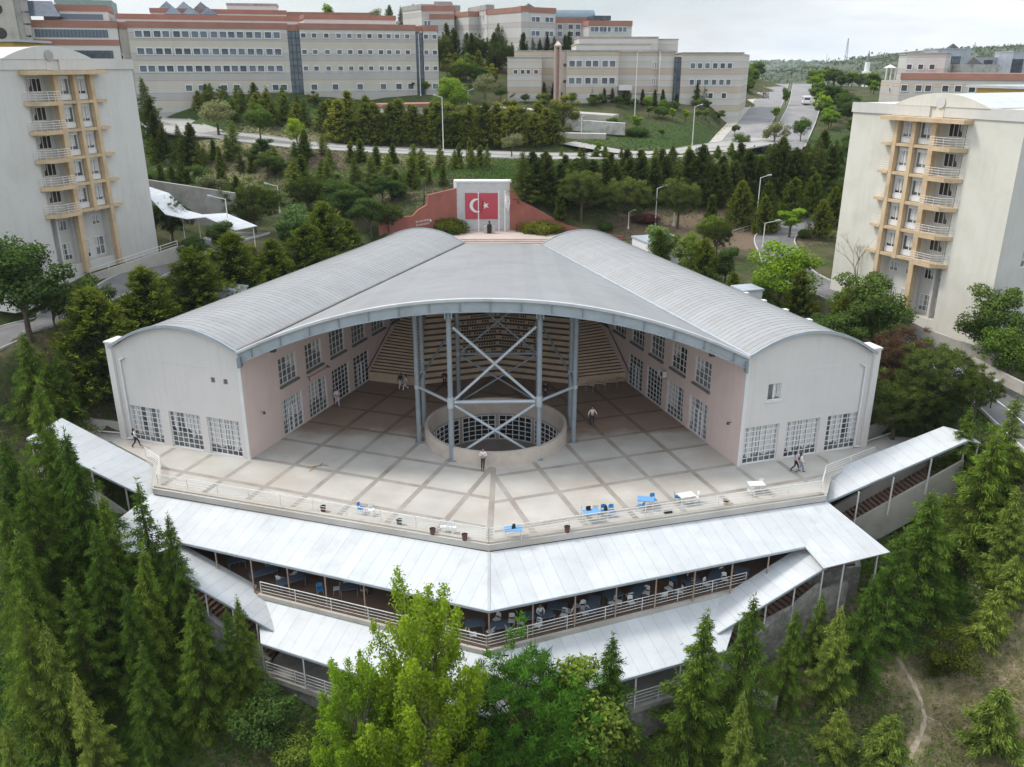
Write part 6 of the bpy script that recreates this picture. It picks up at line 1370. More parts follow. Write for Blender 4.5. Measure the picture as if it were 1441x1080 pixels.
# B: middle campus building
bandB = band_mat('bands_middle', [(0, WHm), (.22, CRm), (.30, PKm), (.325, TNm), (.62, PKm), (.645, WHm), (.80, CRm), (.98, PKm)], 3.75, 23.2)
B_ = thing('faculty_building', 'cream banded faculty building with stepped tiers in the middle background', 'building', T(880, 140, 186)); FB, LB = seg(797, 868, 182, 182)
def bl(xl, xr, tt, ytop, depth, m_=bandB, cap=None, nm='wall', z0=18):
    f, l = seg(xl, xr, tt, tt); z = ztop(f, 0, ytop); block(B_, f, 0, l, 0, depth, z0, z, m_, cap, .9, nm); return f, l, z
f1, l1, zz = bl(714, 762, 184, 82, 14); bl(724, 779, 188, 73, 12); bl(762, 779, 187, 82, 10)
for p in (725.5, 735.5, 743.5, 754.5): fwin(B_, f1, atpx(f1, p), ztop(f1, 1, 101.5), 1.05, 1.05, 'glass_dark')
f2, l2, zz = bl(797, 869, 182, 72.5, 20); bl(786, 797, 183.5, 72.5, 12, 'cream')
for y in (90, 114):
    for p in (805, 815, 828, 838, 851.5, 862): fwin(B_, f2, atpx(f2, p), ztop(f2, 1, y), 1.4, 1.45)
for y in (92, 115): f_, l_ = seg(786, 797, 183.4, 183.4); round_win(B_, f_, l_ * .75, ztop(f_, 0, y), .5)
for p in (836, 849, 861): fwin(B_, f2, atpx(f2, p), ztop(f2, 1, 137), 1.9, 1.4, 'glass_dark')
f3, l3, zz = bl(869, 927, 187, 74.5, 14)
for y in (92, 115):
    for p in (919, 922.5, 925.5): fwin(B_, f3, atpx(f3, p), ztop(f3, 1, y), .4, 1.5, 'glass_dark')
bl(809, 912, 192, 63.5, 16, bandB, None, 'upper_storey'); bl(813, 922, 198, 53.5, 16, bandB, None, 'upper_storey'); bl(922, 950, 200, 56.5, 14, bandB, None, 'upper_storey')
bl(927, 947, 185, 74.5, 14); bl(957, 1042, 184, 75.5, 22)
f4, l4 = seg(957, 1042, 184, 184); f5, l5 = seg(947, 957, 184.5, 184.5); m = MB(); m.box(f5, 0, l5, .2, 8, 19, ztop(f5, 0, 80)); o = part('glass_stair_tower', m, 'glass_blue', B_); m = MB()
for k in range(3): m.box(f5, l5 * k / 2 - .04, l5 * k / 2 + .04, .1, .19, 19, ztop(f5, 0, 80))
for k in range(9): m.box(f5, 0, l5, .1, .19, 20 + k * 1.5, 20.1 + k * 1.5)
part('mullions', m, 'dark_metal', o)
for y in (93, 116):
    for p in (975, 985, 995.5, 1006.5, 1017, 1027): fwin(B_, f4, atpx(f4, p), ztop(f4, 1, y), 1.2, 1.3)
for p in (1003, 1022): fwin(B_, f4, atpx(f4, p), ztop(f4, 1, 135), 1.2, 1.3, 'glass_dark')
fe, le = seg(1042, 1051, 184, 205); z_ = ztop(f4, 1, 75.5); m = MB(); m.box(fe, 0, le, .1, 10, 18, z_ - .05); part('side_wing', m, bandB, B_)
m = MB(); f_, l_ = seg(869, 887, 183, 183); m.box(f_, 0, l_, -2.5, 1, ztop(f_, 0, 127), ztop(f_, 0, 120)); part('entrance_canopy', m, 'white_wall', B_); m = MB(); m.box(f_, .1, l_ - .1, .0, .8, 18, ztop(f_, 0, 127)); part('entrance_door', m, 'glass_dark', B_)
bl(889, 932, 182.5, 133, 4, 'cream', None, 'low_wall')
t = thing('brick_pinnacle', 'slender pink chimney-like tower with a pointed cap between the cream wings', 'tower', T(784, 130, 181)); f_, l_ = seg(779.5, 789, 181, 181)
for (a, b) in ((0, .42), (l_ - .42, l_)): m = MB(); m.box(f_, a, b, 0, 1.5, 19, ztop(f_, 0, 66)); part('pier', m, 'brick_red' if 0 else mat('pink_pier', (.47, .34, .29), .85, var=.1), t)
m = MB(); m.box(f_, -.1, l_ + .1, -.1, 1.6, ztop(f_, 0, 66), ztop(f_, 0, 64)); part('cap_slab', m, bpy.data.materials['pink_pier'], t); pyramid(t, f_, l_ / 2, .75, ztop(f_, 0, 64) + .01, l_ / 2, .9, 'pink_wall', 'cap'); m = MB(); m.box(f_, .45, l_ - .45, .6, 1.2, 19, ztop(f_, 0, 69)); part('core', m, bpy.data.materials['pink_pier'], t)
# C: hilltop building behind
bandC = band_mat('bands_far', [(0, WHm), (.30, PKm), (.33, GYm), (.62, PKm), (.65, WHm)], 3.7, 34.2)
C_ = thing('faculty_building', 'far white hilltop faculty building with brick-red parapets and blue barrel roof', 'building', T(740, 60, 235))
def blc(xl, xr, tl, tr, ytop, depth, m_=bandC, cap='brick_red', nm='wall', z0=28, t=None):
    f, l = seg(xl, xr, tl, tr); z = ztop(f, 0, ytop); block(t or C_, f, 0, l, 0, depth, z0, z, m_, cap, 1.3, nm); return f, l, z
blc(571, 597, 262, 250, 10, 12, cap='concrete'); fa, la, _z = blc(597, 641, 246, 246, 8.5, 12); blc(608, 641, 243, 243, 20, 4); blc(615, 637, 248, 248, 2.5, 8, cap='concrete'); blc(642, 661, 246, 240, 18, 10)
fc, lc, _z = blc(661, 686, 250, 236, 11.5, 2, cap='concrete'); fd, ld, _z = blc(686, 708, 236, 234, 13, 14); fe, le, _z = blc(709, 733, 238, 224, 13.5, 2); ff, lf_, _z = blc(733, 780, 224, 230, 9.5, 16); fg_, lg_, _z = blc(780, 826, 236, 236, 25, 12); fh, lh, _z = blc(826, 885, 230, 232, 29, 14)
for f, ps, ys, w in ((fa, (601, 606, 612), (33,), 1.0), (fc, (664, 668.5, 673, 677.5, 681), (27.5, 44), .9), (fd, (689, 694, 698), (33, 50), 1.1), (fe, (712, 717, 721, 726), (28.5, 47), .8), (ff, (739.5, 750, 756, 769, 775), (27, 47), 1.5), (fg_, (787, 802, 812, 822), (38, 48), 1.5), (fh, (832, 838, 844.5, 850, 855, 865, 871, 877), (41.5,), 1.25)):
    for y in ys:
        for p in ps: fwin(C_, f, atpx(f, p), ztop(f, 1, y), w, 1.4, 'glass_blue')
for y in (33, 51): round_win(C_, fd, ld * .85, ztop(fd, 1, y), .7)
m = MB(); n = 14; f_, l_ = seg(780, 842, 245, 245); zb_ = ztop(f_, 0, 27); hh = ztop(f_, 0, 11.5) - zb_
for k in range(n):
    p, q = math.pi * k / n, math.pi * (k + 1) / n; g = lambda an: (10 - 10 * math.cos(an), zb_ + hh * math.sin(an)); (b0, z0_), (b1, z1_) = g(p), g(q); m.face([f_.p(-.5, b0, z0_), f_.p(l_ - 1.5, b0, z0_), f_.p(l_ - 1.5 , b1, z1_), f_.p(-.5, b1, z1_)], [(0, k), (l_, k), (l_, k + 1), (0, k + 1)])
m.face([f_.p(l_ - 1.5, 10 - 10 * math.cos(math.pi * k / n), zb_ + hh * math.sin(math.pi * k / n)) for k in range(n + 1)]); m.face([f_.p(-.5, 10 - 10 * math.cos(math.pi * k / n), zb_ + hh * math.sin(math.pi * k / n)) for k in range(n + 1)])
part('barrel_roof', m, mat('blue_roof', (.10, .15, .18), .5, .2, var=.1, vscale=.5), C_)
m = MB(); m.box(fh, 1, 6, .3, 6, _z + .1, _z + 1.2); part('skylight', m, 'glass_blue', C_); pyramid(C_, ff, lf_ * .6, 6, ztop(ff, 0, 9.5), 1.6, 1.3, 'dark_metal')
# D: buildings on the right
bandD = band_mat('bands_right', [(0, GYm), (.15, PKm), (.185, TNm), (.30, PKm), (.33, GYm), (.7, PKm), (.73, GYm)], 4.2, 20.6)
D_ = thing('faculty_building', 'faculty building with brick-red parapet and square windows behind the right tower', 'building', T(1350, 140, 185)); fD, lD = seg(1265, 1470, 190, 172); zD = ztop(fD, 0, 103)
block(D_, fD, 0, lD, 0, 16, 12, zD, bandD, 'brick_red', 1.3); fS, lS = seg(1238, 1265, 206, 190); m = MB(); P = [fS.p(0, 0, 12), fS.p(lS, 0, 12), fS.p(lS, 0, zD - 1.5), fS.p(0, 0, ztop(fS, 0, 113))]; Q = [p + fS.f * 8 for p in P]; m.face(P); m.face([P[3], P[2], Q[2], Q[3]]); m.face([P[0], P[3], Q[3], Q[0]]); part('side_wing', m, bandD, D_); round_win(D_, fS, lS * .55, ztop(fS, 1, 125), .75)
for p in (1277.5, 1298, 1311.5, 1336, 1354, 1374): fwin(D_, fD, atpx(fD, p), ztop(fD, 2, 124.3), 1.5, 1.5, 'glass_dark')
f_, l_, _z = blc(1269, 1323, 202, 198, 76, 12, m_=bandC, cap=None, t=D_, nm='upper_storey', z0=20)
for p in (1280, 1296, 1312): fwin(D_, f_, atpx(f_, p), ztop(f_, 1, 94.5), 1.3, 1.3, 'glass_dark')
blc(1258, 1269, 208, 206, 78, 10, m_=bandC, cap=None, t=D_, nm='upper_storey', z0=20)
t = thing('yellow_kiosk', 'small cream frame turret with pointed top left of the right faculty building', 'tower', T(1250, 110, 204)); f_, l_ = seg(1243, 1257, 203, 203)
for a in (0, l_ / 2 - .12, l_ - .25): m = MB(); m.box(f_, a, a + .25, 0, .3, 14, ztop(f_, 0, 96)); part('pier', m, 'cream', t)
pyramid(t, f_, l_ / 2, .9, ztop(f_, 0, 96) + .01, l_ / 2, .8, 'cream', 'cap')
glass_panel = mat('silver_panel', (.40, .43, .47), .4, .3, var=.15, vscale=.6)
for (xl, xr, yt, gx0, gx1, lab) in ((1311, 1357, 70, 1333, 1349, 'silver tower with a dark glass strip and small pyramid, left one behind the right block'), (1416, 1465, 74, 1423, 1438, 'silver tower with a dark glass strip and small pyramid at the right edge')):
    t = thing('glass_tower', lab, 'tower', T((xl + xr) / 2, 110, 225)); f_, l_ = seg(xl, xr, 225, 225); z_ = ztop(f_, 0, yt); m = MB(); m.box(f_, 0, l_, 0, l_, 16, z_); part('shaft', m, glass_panel, t); m = MB(); m.box(f_, -.15, l_ + .15, -.15, l_, z_ + .003, z_ + .25); part('parapet', m, 'steel_pale', t)
    a0, a1 = atpx(f_, gx0), atpx(f_, gx1); m = MB(); m.box(f_, a0, a1, -.25, 0, 16, z_ - 1.6); o = part('glass_strip', m, 'glass_blue', t); m = MB()
    for k in range(5): x = a0 + (a1 - a0) * k / 4; m.box(f_, x - .05, x + .05, -.32, -.255, 16, z_ - 1.6)
    for k in range(14):
        if 20.1 + k * 1.3 < z_ - 1.7: m.box(f_, a0, a1, -.32, -.255, 20 + k * 1.3, 20.08 + k * 1.3)
    part('mullions', m, 'dark_metal', o); pyramid(t, f_, l_ * .58, 3, z_ + .26, 1.3, 1.3, 'dark_metal', 'roof_pyramid')
t = thing('drum_hall', 'weathered curved concrete hall with stained parapet between the silver towers', 'building', T(1372, 100, 205)); f_, l_ = seg(1337, 1404, 205, 203); z_ = ztop(f_, 0, 91); m = MB(); pts = [f_.p(l_ / 2 - l_ / 2 * math.cos(math.pi * k / 16), 4 - 4 * math.sin(math.pi * k / 16) ** .4, 0) for k in range(17)] + [f_.p(l_, 10, 0), f_.p(0, 10, 0)]; m.prism([(p.x, p.y) for p in pts], 14, z_); part('wall', m, mat('stained', (.45, .44, .41), .9, var=.1, vscale=.8, dirt=(.16, .15, .13), dscale=.7), t)
pyramid(t, f_, l_ * .55, 7, z_ + .02, 1.9, 1.7, 'dark_metal', 'skylight'); m = MB(); m.box(f_, l_ * .78, l_ * .92, 5, 7, z_ + .01, z_ + 1.0); part('roof_unit', m, 'dark_metal', t); m = MB(); f9, l9 = seg(1357, 1416, 232, 232); m.box(f9, 0, l9, 0, 5, 18, ztop(f9, 0, 81)); part('rear_wall', m, glass_panel, t)
# small house and gatehouse by the boulevard
t = thing('gatehouse', 'small cream gatehouse with terracotta roof among trees right of the boulevard', 'building', T(1176, 140, 225)); f_, l_ = seg(1167, 1185, 225, 222); z_ = ztop(f_, 0, 133); m = MB(); m.box(f_, 0, l_, 0, 5, 14, z_); part('wall', m, 'cream', t); m = MB(); m.box(f_, -.3, l_ + .3, -.4, 5.3, z_, z_ + .7); part('roof', m, 'brick_red', t); m = MB(); m.box(f_, l_ * .45, l_ * .65, -.06, 0, z_ - 2.2, z_ - .8); part('window', m, 'ochre', t)
t = thing('pump_house', 'low white building with terracotta roof edge on the slope above the ring road', 'building', T(579, 158, 160)); f_, l_ = seg(538, 621, 160, 165); z_ = ztop(f_, 0, 148); m = MB(); m.box(f_, 0, l_, 0, 6, z_ - 4, z_ - .4); part('wall', m, 'pale_concrete', t); m = MB(); m.box(f_, -.2, l_ + .2, -.2, 6.2, z_ - .397, z_ + .1); part('roof_edge', m, 'brick_red', t)
# terraced retaining walls on the middle slope
def wallpx(name, label, xl, xr, yt0, yt1, tl, tr, h, m_, depth=3):
    a, b = T(xl, yt0, tl), T(xr, yt1, tr); m = MB(); d = Vector((b[0] - a[0], b[1] - a[1], 0)).normalized(); n = Vector((-d.y, d.x, 0)) * depth
    P = [Vector(a), Vector(b)]; lo = Vector((0, 0, -h)); m.face([P[0] + lo, P[1] + lo, P[1], P[0]]); m.face([P[0], P[1], P[1] + n, P[0] + n]); m.face([P[0] + lo, P[0], P[0] + n, P[0] + n + lo]); m.face([P[1] + lo, P[1], P[1] + n, P[1] + n + lo]); m.face([P[0] + lo + n, P[1] + lo + n, P[1] + n, P[0] + n]); solo(name, m, m_, label, 'wall')
stained = mat('stained_white', (.52, .51, .47), .9, var=.1, vscale=.6, dirt=(.22, .20, .17), dscale=.5)
wallpx('retaining_wall', 'long pale retaining wall below the hedge of the middle faculty building', 670, 862, 150, 163, 176, 168, 2.4, 'pale_concrete', 6)
wallpx('retaining_wall', 'white stained retaining wall below the long pale wall on the slope', 805, 880, 169, 174, 165, 164, 2.2, stained, 2)
wallpx('retaining_wall', 'lowest beige concrete retaining wall beside the ring road', 760, 853, 187, 189, 160, 159, 2.4, 'pale_concrete', 2.5)
wallpx('road_wall', 'pale retaining wall with a white rail before the left tower', 128, 250, 387, 347, 87, 92, 1.6, 'pale_concrete', .3)
wallpx('road_wall', 'grey concrete wall along the outer side of the left road', 0, 85, 478, 446, 80, 83, 3.2, 'concrete', .25)
wallpx('road_wall', 'cream garden wall along the foot of the right tower, upper run', 1225, 1300, 425, 462, 85, 80, 1.3, 'pale_concrete', .25)
wallpx('road_wall', 'cream garden wall along the foot of the right tower, lower run', 1300, 1405, 462, 500, 80, 75.5, 1.3, 'pale_concrete', .25)
wallpx('road_wall', 'low kerb wall along the near side of the planting by the right road', 1368, 1441, 503, 540, 75, 70, 1.0, 'pale_concrete', .25)
railing('guard_rail', 'white guard rail on the wall before the left tower', [T(128, 387, 87), T(250, 347, 92)], .6, 2, 1.8)
railing('guard_rail', 'white guard rail beside the road behind the right wing', [T(1030, 333, 118), T(1075, 320, 121), T(1110, 318, 122)], .8, 2, 2.5)
# wavy canopy walkway beside the left tower
pts = [(207, 262, 100), (238, 272, 100), (262, 296, 99), (285, 302, 99), (318, 300, 98), (362, 318, 96)]
t = thing('walkway_canopy', 'wavy white canopy over stairs between the left tower and the golden conifers', 'canopy', T(285, 330, 98))
V_ = [Vector(T(*a)) for a in pts]; O_ = []
for i in range(len(V_)):
    d = V_[min(i + 1, len(V_) - 1)] - V_[max(i - 1, 0)]; n = Vector((-d.y, d.x, 0)).normalized() * 3.2; O_.append(V_[i] + (-n if n.y > 0 else n))
for i in range(len(V_) - 1):
    q = [V_[i], V_[i + 1], O_[i + 1], O_[i]]; m = MB(); patch(m, q, Vector((0, 0, .08)), (q[1] - q[0]).normalized(), 3); part('roof_sheet', m, 'canopy', t)
for a in pts[1:]: 
    p = Vector(T(*a)); m = MB(); m.tube(p - Vector((0, 1.5, .05)), (p.x, p.y - 1.5, gz(p.x, p.y) - .3), .05, 6); part('post', m, 'rail', t)
wallpx('retaining_wall', 'grey stained concrete wall behind the wavy canopy', 205, 330, 253, 272, 104, 104, 4.5, 'concrete', .4)
wallpx('retaining_wall', 'grey concrete wall left of the red memorial wall', 500, 540, 318, 316, 121, 119, 3, 'dark_concrete', .4)
# iron fences above the memorial
def fence(label, pts, h):
    P = [Vector(p) for p in pts]; t = thing('iron_fence', label, 'fence', tuple(P[0])); m = MB()
    for a, b in zip(P, P[1:]):
        for z in (.1, h): m.tube(a + Vector((0, 0, z)), b + Vector((0, 0, z)), .035, 4)
        n = int((b - a).length / .28)
        for k in range(n): q = a.lerp(b, k / n); m.tube(q + Vector((0, 0, .05)), q + Vector((0, 0, h)), .014, 3, cap=False)
    part('bars', m, 'dark_metal', t)
    for a, b in zip(P, P[1:]):
        n = max(1, round((b - a).length / 3))
        for k in range(n + 1): q = a.lerp(b, k / n); m = MB(); m.tube(q - Vector((0, 0, .5)), q + Vector((0, 0, h + .1)), .04, 5); part('post', m, 'dark_metal', t)
fence('black iron fence on the slope just above the white memorial wall', [(-8.5, 117.9, 15.1), (0.2, 118.0, 15.2)], 1.7)
fence('black iron fence stepping down behind the left red wall', [(-17.8, 113.6, 11.2), (-11.7, 114.4, 11.6), (-11.6, 115, 13.6), (-8.4, 117.0, 14.2)], 1.6)
# ------------------------------------------------------------------ street lamps and small furniture
def lamp(px, py, ptop, arm, label, double=False, col='rail'):
    x, y, z, tt = gnd(px, py); h = D(px, ptop, y)[2] - z; t = thing('street_lamp', label, 'lamp post', (x, y, z), 'street lamps'); m = MB(); m.tube((x, y, z - .3), (x, y, z + h), .09, 8, .055); m.tube((x, y, z - .1), (x, y, z + .35), .14, 8); part('pole', m, col, t)
    for sg in ((1, -1) if double else (1,)):
        ex = x + arm * sg; m = MB(); m.tube((x, y, z + h - .05), (ex, y, z + h + .25), .04, 6); part('arm', m, col, t); m = MB(); d = math.copysign(1, arm * sg); m.tube((ex - d * .05, y, z + h + .27), (ex + d * .55, y, z + h + .33), .09, 8, .14); part('lamp_head', m, 'steel_pale', t)
for a in [(325, 350, 280, -1.4, 'street lamp by the wavy canopy, arm to the left'), (394, 300, 262, -1.2, 'street lamp on the dark slope left of the golden conifers'), (624, 214, 137, -.9, 'tall street lamp on the ring road near the centre'), (659, 150, 128, .7, 'small double street lamp under the hilltop conifers', True),
          (922, 318, 265, .8, 'street lamp behind the right wing, left one of the pair'), (948, 318, 271, 1.0, 'street lamp behind the right wing, right one of the pair'), (1063, 325, 250, .9, 'tall street lamp among golden conifers at the right'), (1073, 350, 314, 1.3, 'short street lamp before the round green tree'),
          (884, 322, 299, .4, 'low lamp post on the bare earth behind the hall'), (974, 205, 150, .9, 'street lamp at the roundabout near the boulevard'), (592, 135, 48, .2, 'thin tall mast before the right end of the long building'), (893, 165, 75, .2, 'thin tall mast before the middle faculty building'), (818, 190, 165, .2, 'small lamp post above the lowest retaining wall'), (1312, 445, 385, -1.2, 'street lamp standing against the right tower facade'), (374, 152, 124, .4, 'pale lamp post on the lawn below the long building')]: lamp(*a[:5], *(a[5:]))
for px, py, pt, lb in ((1393, 577, 540, 'black lamp post with pale globe at the top of the right open stairs'), (1288, 375, 345, 'black pole lamp by the lower storey of the right tower'), (92, 382, 355, 'black lamp post on the lawn of the left tower'), (187, 362, 339, 'black lamp post before the blank wall of the left tower'), (606, 328, 314, 'small lamp post before the left red wall'), (741, 325, 304, 'small lamp post before the right red wall'), (785, 327, 308, 'small lamp post right of the golden bush')):
    x, y, z, tt = gnd(px, py); z0 = max(z, 8.9) if 600 < px < 790 else z; h = max(1.6, D(px, pt, y)[2] - z0) if not 600 < px < 790 else 1.7; t = thing('garden_lamp', lb, 'lamp post', (x, y, z0), 'garden lamps'); m = MB(); m.tube((x, y, z0 - .3), (x, y, z0 + h), .05, 7); part('pole', m, 'dark_metal', t); m = MB(); m.tube((x, y, z0 + h), (x, y, z0 + h + .18), .12, 10, .2); m.tube((x, y, z0 + h + .18), (x, y, z0 + h + .34), .2, 10, .08); part('globe', m, 'white_plastic', t)
# cars
def car(px, py, label, colm, rz, van=False, s=1.0):
    x, y, z, tt = gnd(px, py); z += .13; t = thing('van' if van else 'parked_car', label, 'van' if van else 'car', (x, y, z)); t.rotation_euler = (0, 0, rz); t.scale = (.85,) * 3
    L_, Wd, H = (5.2, 2.0, 2.3) if van else (4.2, 1.75, 1.45)
    m = MB(); pr = [(-L_ / 2, .45), (-L_ / 2, .95), (-L_ / 2 + .1, 1.0), (-L_ / 2 + .25 if van else -L_ / 2 + .7, H * .97), (L_ / 2 - 1.9, H), (L_ / 2 - 1.0, 1.05), (L_ / 2 - .1, .9), (L_ / 2, .5), (L_ / 2, .35), (-L_ / 2, .35)]
    for sy in (-1, 1): m.face([(p[0], sy * Wd / 2, p[1]) for p in pr])
    for i in range(len(pr)): a, b = pr[i], pr[(i + 1) % len(pr)]; m.face([(a[0], -Wd / 2, a[1]), (b[0], -Wd / 2, b[1]), (b[0], Wd / 2, b[1]), (a[0], Wd / 2, a[1])])
    link('body', m.mesh('body', colm), t)
    m = MB(); x0 = -L_ / 2 - .02; zz = (H * .5, H * .82); m.face([(x0 + (.15 if van else .45), -Wd / 2 + .2, zz[0] + .1), (x0 + (.15 if van else .45), Wd / 2 - .2, zz[0] + .1), (x0 + (.22 if van else .65), Wd / 2 - .25, zz[1]), (x0 + (.22 if van else .65), -Wd / 2 + .25, zz[1])]); link('rear_window', m.mesh('rear_window', 'glass_dark'), t)
    for sy in (-1, 1):
        m = MB(); m.face([(-L_ / 2 + .5, sy * (Wd / 2 + .01), H * .55), (L_ / 2 - 1.6, sy * (Wd / 2 + .01), H * .55), (L_ / 2 - 2.0, sy * (Wd / 2 + .01), H * .88), (-L_ / 2 + .8, sy * (Wd / 2 + .01), H * .88)]); link('side_window', m.mesh('side_window', 'glass_dark'), t)
        m = MB(); m.box(WORLD, -L_ / 2 - .03, -L_ / 2 + .01, sy * (Wd / 2 - .15) - .12, sy * (Wd / 2 - .15) + .12, .75, 1.0); link('tail_light', m.mesh('tail_light', 'flag_red'), t)
        for sx in (-1, 1): m = MB(); m.tube((sx * L_ * .31, sy * (Wd / 2 - .2), .33), (sx * L_ * .31, sy * (Wd / 2 + .02), .33), .33, 12); link('wheel', m.mesh('wheel', 'black'), t)
car(1134, 148, 'white van seen from behind driving up the boulevard', 'paint_white', R(78), True)
0 and car(1089, 121, 'small white car at the crest of the boulevard', 'paint_white', R(-105))
m = MB(); x, y, z, tt = gnd(538, 131); 
t = thing('container', 'small blue and white container before the long faculty building', 'container', (x, y, z)); f_ = Fr((x, y), (1, .3)); m.box(f_, -2.0, 0, 0, 1.6, z - .2, z + 1.5); part('white_box', m, 'white_plastic', t); m = MB(); m.box(f_, .01, 1.8, 0, 1.6, z - .2, z + 1.4); part('blue_box', m, 'blue_plastic', t)
# minaret and distant masts
x, y, z = T(1218, 112, 640); t = thing('minaret', 'white minaret with pointed grey spire on the right horizon', 'minaret', (x, y, z - 10))
zt_ = D(1218, 71, y)[2]; H_ = zt_ - z; m = MB(); m.tube((x, y, z - 12), (x, y, z + H_ * .42), 2.1, 12, 1.9); part('shaft', m, 'paint_white', t); m = MB(); m.tube((x, y, z + H_ * .15), (x, y, z + H_ * .22), 2.2, 12, 3.2); m.tube((x, y, z + H_ * .22), (x, y, z + H_ * .28), 3.2, 12); part('balcony', m, 'paint_white', t); m = MB(); m.tube((x, y, z + H_ * .42), (x, y, z + H_ * .60), 1.9, 12, 1.7); part('upper_shaft', m, 'paint_white', t); m = MB(); m.tube((x, y, z + H_ * .60), (x, y, z + H_), 1.8, 12, .05); part('spire', m, 'dark_concrete', t)
def mast(px, pb, pt, tt, lb):
    x, y, z = T(px, pb, tt); zt = D(px, pt, y)[2]; t = thing('lattice_mast', lb, 'mast', (x, y, z)); w = (zt - z) * .06
    for k in range(4):
        sx, sy = ((-1, -1), (1, -1), (1, 1), (-1, 1))[k]; m = MB(); m.tube((x + sx * w, y + sy * w, z - 3), (x + sx * w * .2, y + sy * w * .2, zt), w * .12, 4); part('leg', m, 'steel', t)
    m = MB()
    for k in range(7):
        u = k / 7; r0 = w * (1 - .8 * u); r1 = w * (1 - .8 * (u + 1 / 7)); z0 = z + (zt - z) * u; z1 = z + (zt - z) * (u + 1 / 7); m.tube((x - r0, y - r0, z0), (x + r1, y - r1, z1), w * .08, 3); m.tube((x + r0, y - r0, z0), (x - r1, y - r1, z1), w * .08, 3)
    part('lattice', m, 'steel', t)
mast(1190, 86, 54, 1250, 'tall lattice mast on the horizon, middle one of three'); mast(1163, 86, 76, 1250, 'shortest lattice mast on the horizon left of the tall one'); mast(1369, 80, 60, 1000, 'lattice mast on the horizon behind the silver towers')
for k, (px, py) in enumerate(((1074, 140), (1077, 140), (1080, 141))):
    x, y, z, tt = gnd(px, py); person(x, y, z + .15, .4 * k, 'walk', ('cloth_black', 'cloth_navy', 'cloth_black')[k], 'cloth_black', ('leftmost', 'middle', 'rightmost')[k] + ' of three people walking on the left pavement of the boulevard', group='people on the boulevard')
# ------------------------------------------------------------------ vegetation
class Leaves:
    """accumulates leaf triangles with numpy; tip = 0 old / 1 new growth"""
    def __init__(s, seed): s.r = np.random.RandomState(seed); s.V = []; s.T = []
    def add(s, c, d, L_, W_, tip, flat=None):
        """c centres, d directions (n,3), L length, W width: one pointed triangle each"""
        n = len(c); d = d / (np.linalg.norm(d, axis=1, keepdims=True) + 1e-9); u = s.r.normal(size=(n, 3)) if flat is None else flat + .35 * s.r.normal(size=(n, 3)); w = np.cross(d, u); w /= np.linalg.norm(w, axis=1, keepdims=True) + 1e-9
        L_ = np.broadcast_to(np.asarray(L_, float).reshape(-1, 1), (n, 1)); W_ = np.broadcast_to(np.asarray(W_, float).reshape(-1, 1), (n, 1))
        tri = np.stack([c - w * W_ / 2, c + w * W_ / 2, c + d * L_], 1); s.V.append(tri.reshape(-1, 3)); s.T.append(np.repeat(np.clip(np.broadcast_to(tip, (n,)), 0, 1), 3))
    def quad(s, c, nrm, size, tip):
        n = len(c); nrm = nrm / (np.linalg.norm(nrm, axis=1, keepdims=True) + 1e-9); u = np.cross(nrm, s.r.normal(size=(n, 3))); u /= np.linalg.norm(u, axis=1, keepdims=True) + 1e-9; w = np.cross(nrm, u); z = np.asarray(size, float).reshape(-1, 1)
        s.add(c - u * z / 2, u, z * 1.1, z * .8, tip, flat=nrm * 3)
    def mesh(s, name, m):
        V = np.concatenate(s.V); T_ = np.concatenate(s.T); me = bpy.data.meshes.new(name); n = len(V); me.vertices.add(n); me.vertices.foreach_set('co', V.astype(np.float32).ravel()); me.loops.add(n); me.loops.foreach_set('vertex_index', np.arange(n, dtype=np.int32))
        me.polygons.add(n // 3); me.polygons.foreach_set('loop_start', np.arange(0, n, 3, dtype=np.int32)); me.polygons.foreach_set('loop_total', np.full(n // 3, 3, np.int32)); me.update(calc_edges=True)
        a = me.attributes.new('tip', 'FLOAT', 'POINT'); a.data.foreach_set('value', T_.astype(np.float32)); me.materials.append(M[m]); return me
def trunk_mesh(h, r, m='bark', limbs=(), lean=0, seed=0):
    b = MB(); rr = random.Random(seed); p = Vector((0, 0, -.4)); n = 6; d = Vector((lean, 0, 1))
    for k in range(n):
        q = Vector((lean * h * (k + 1) / n + rr.uniform(-.04, .04) * h * .15, rr.uniform(-.04, .04) * h * .15, h * (k + 1) / n)); b.tube(p, q, r * (1 - k / n * .8), 7, r * (1 - (k + 1) / n * .8), cap=False); p = q
    for (z, tip, rl) in limbs:
        a = Vector((0, 0, z)); t = Vector(tip); mid = a.lerp(t, .5) + Vector((0, 0, -.08 * (t - a).length)); b.tube(a, mid, rl, 5, rl * .7, cap=False); b.tube(mid, t, rl * .7, 5, rl * .25, cap=False)
    return b.mesh('trunk', m)
KIND = {}
def reg(kind, variants): KIND[kind] = variants       # list of (trunk mesh, crown mesh, nominal height)
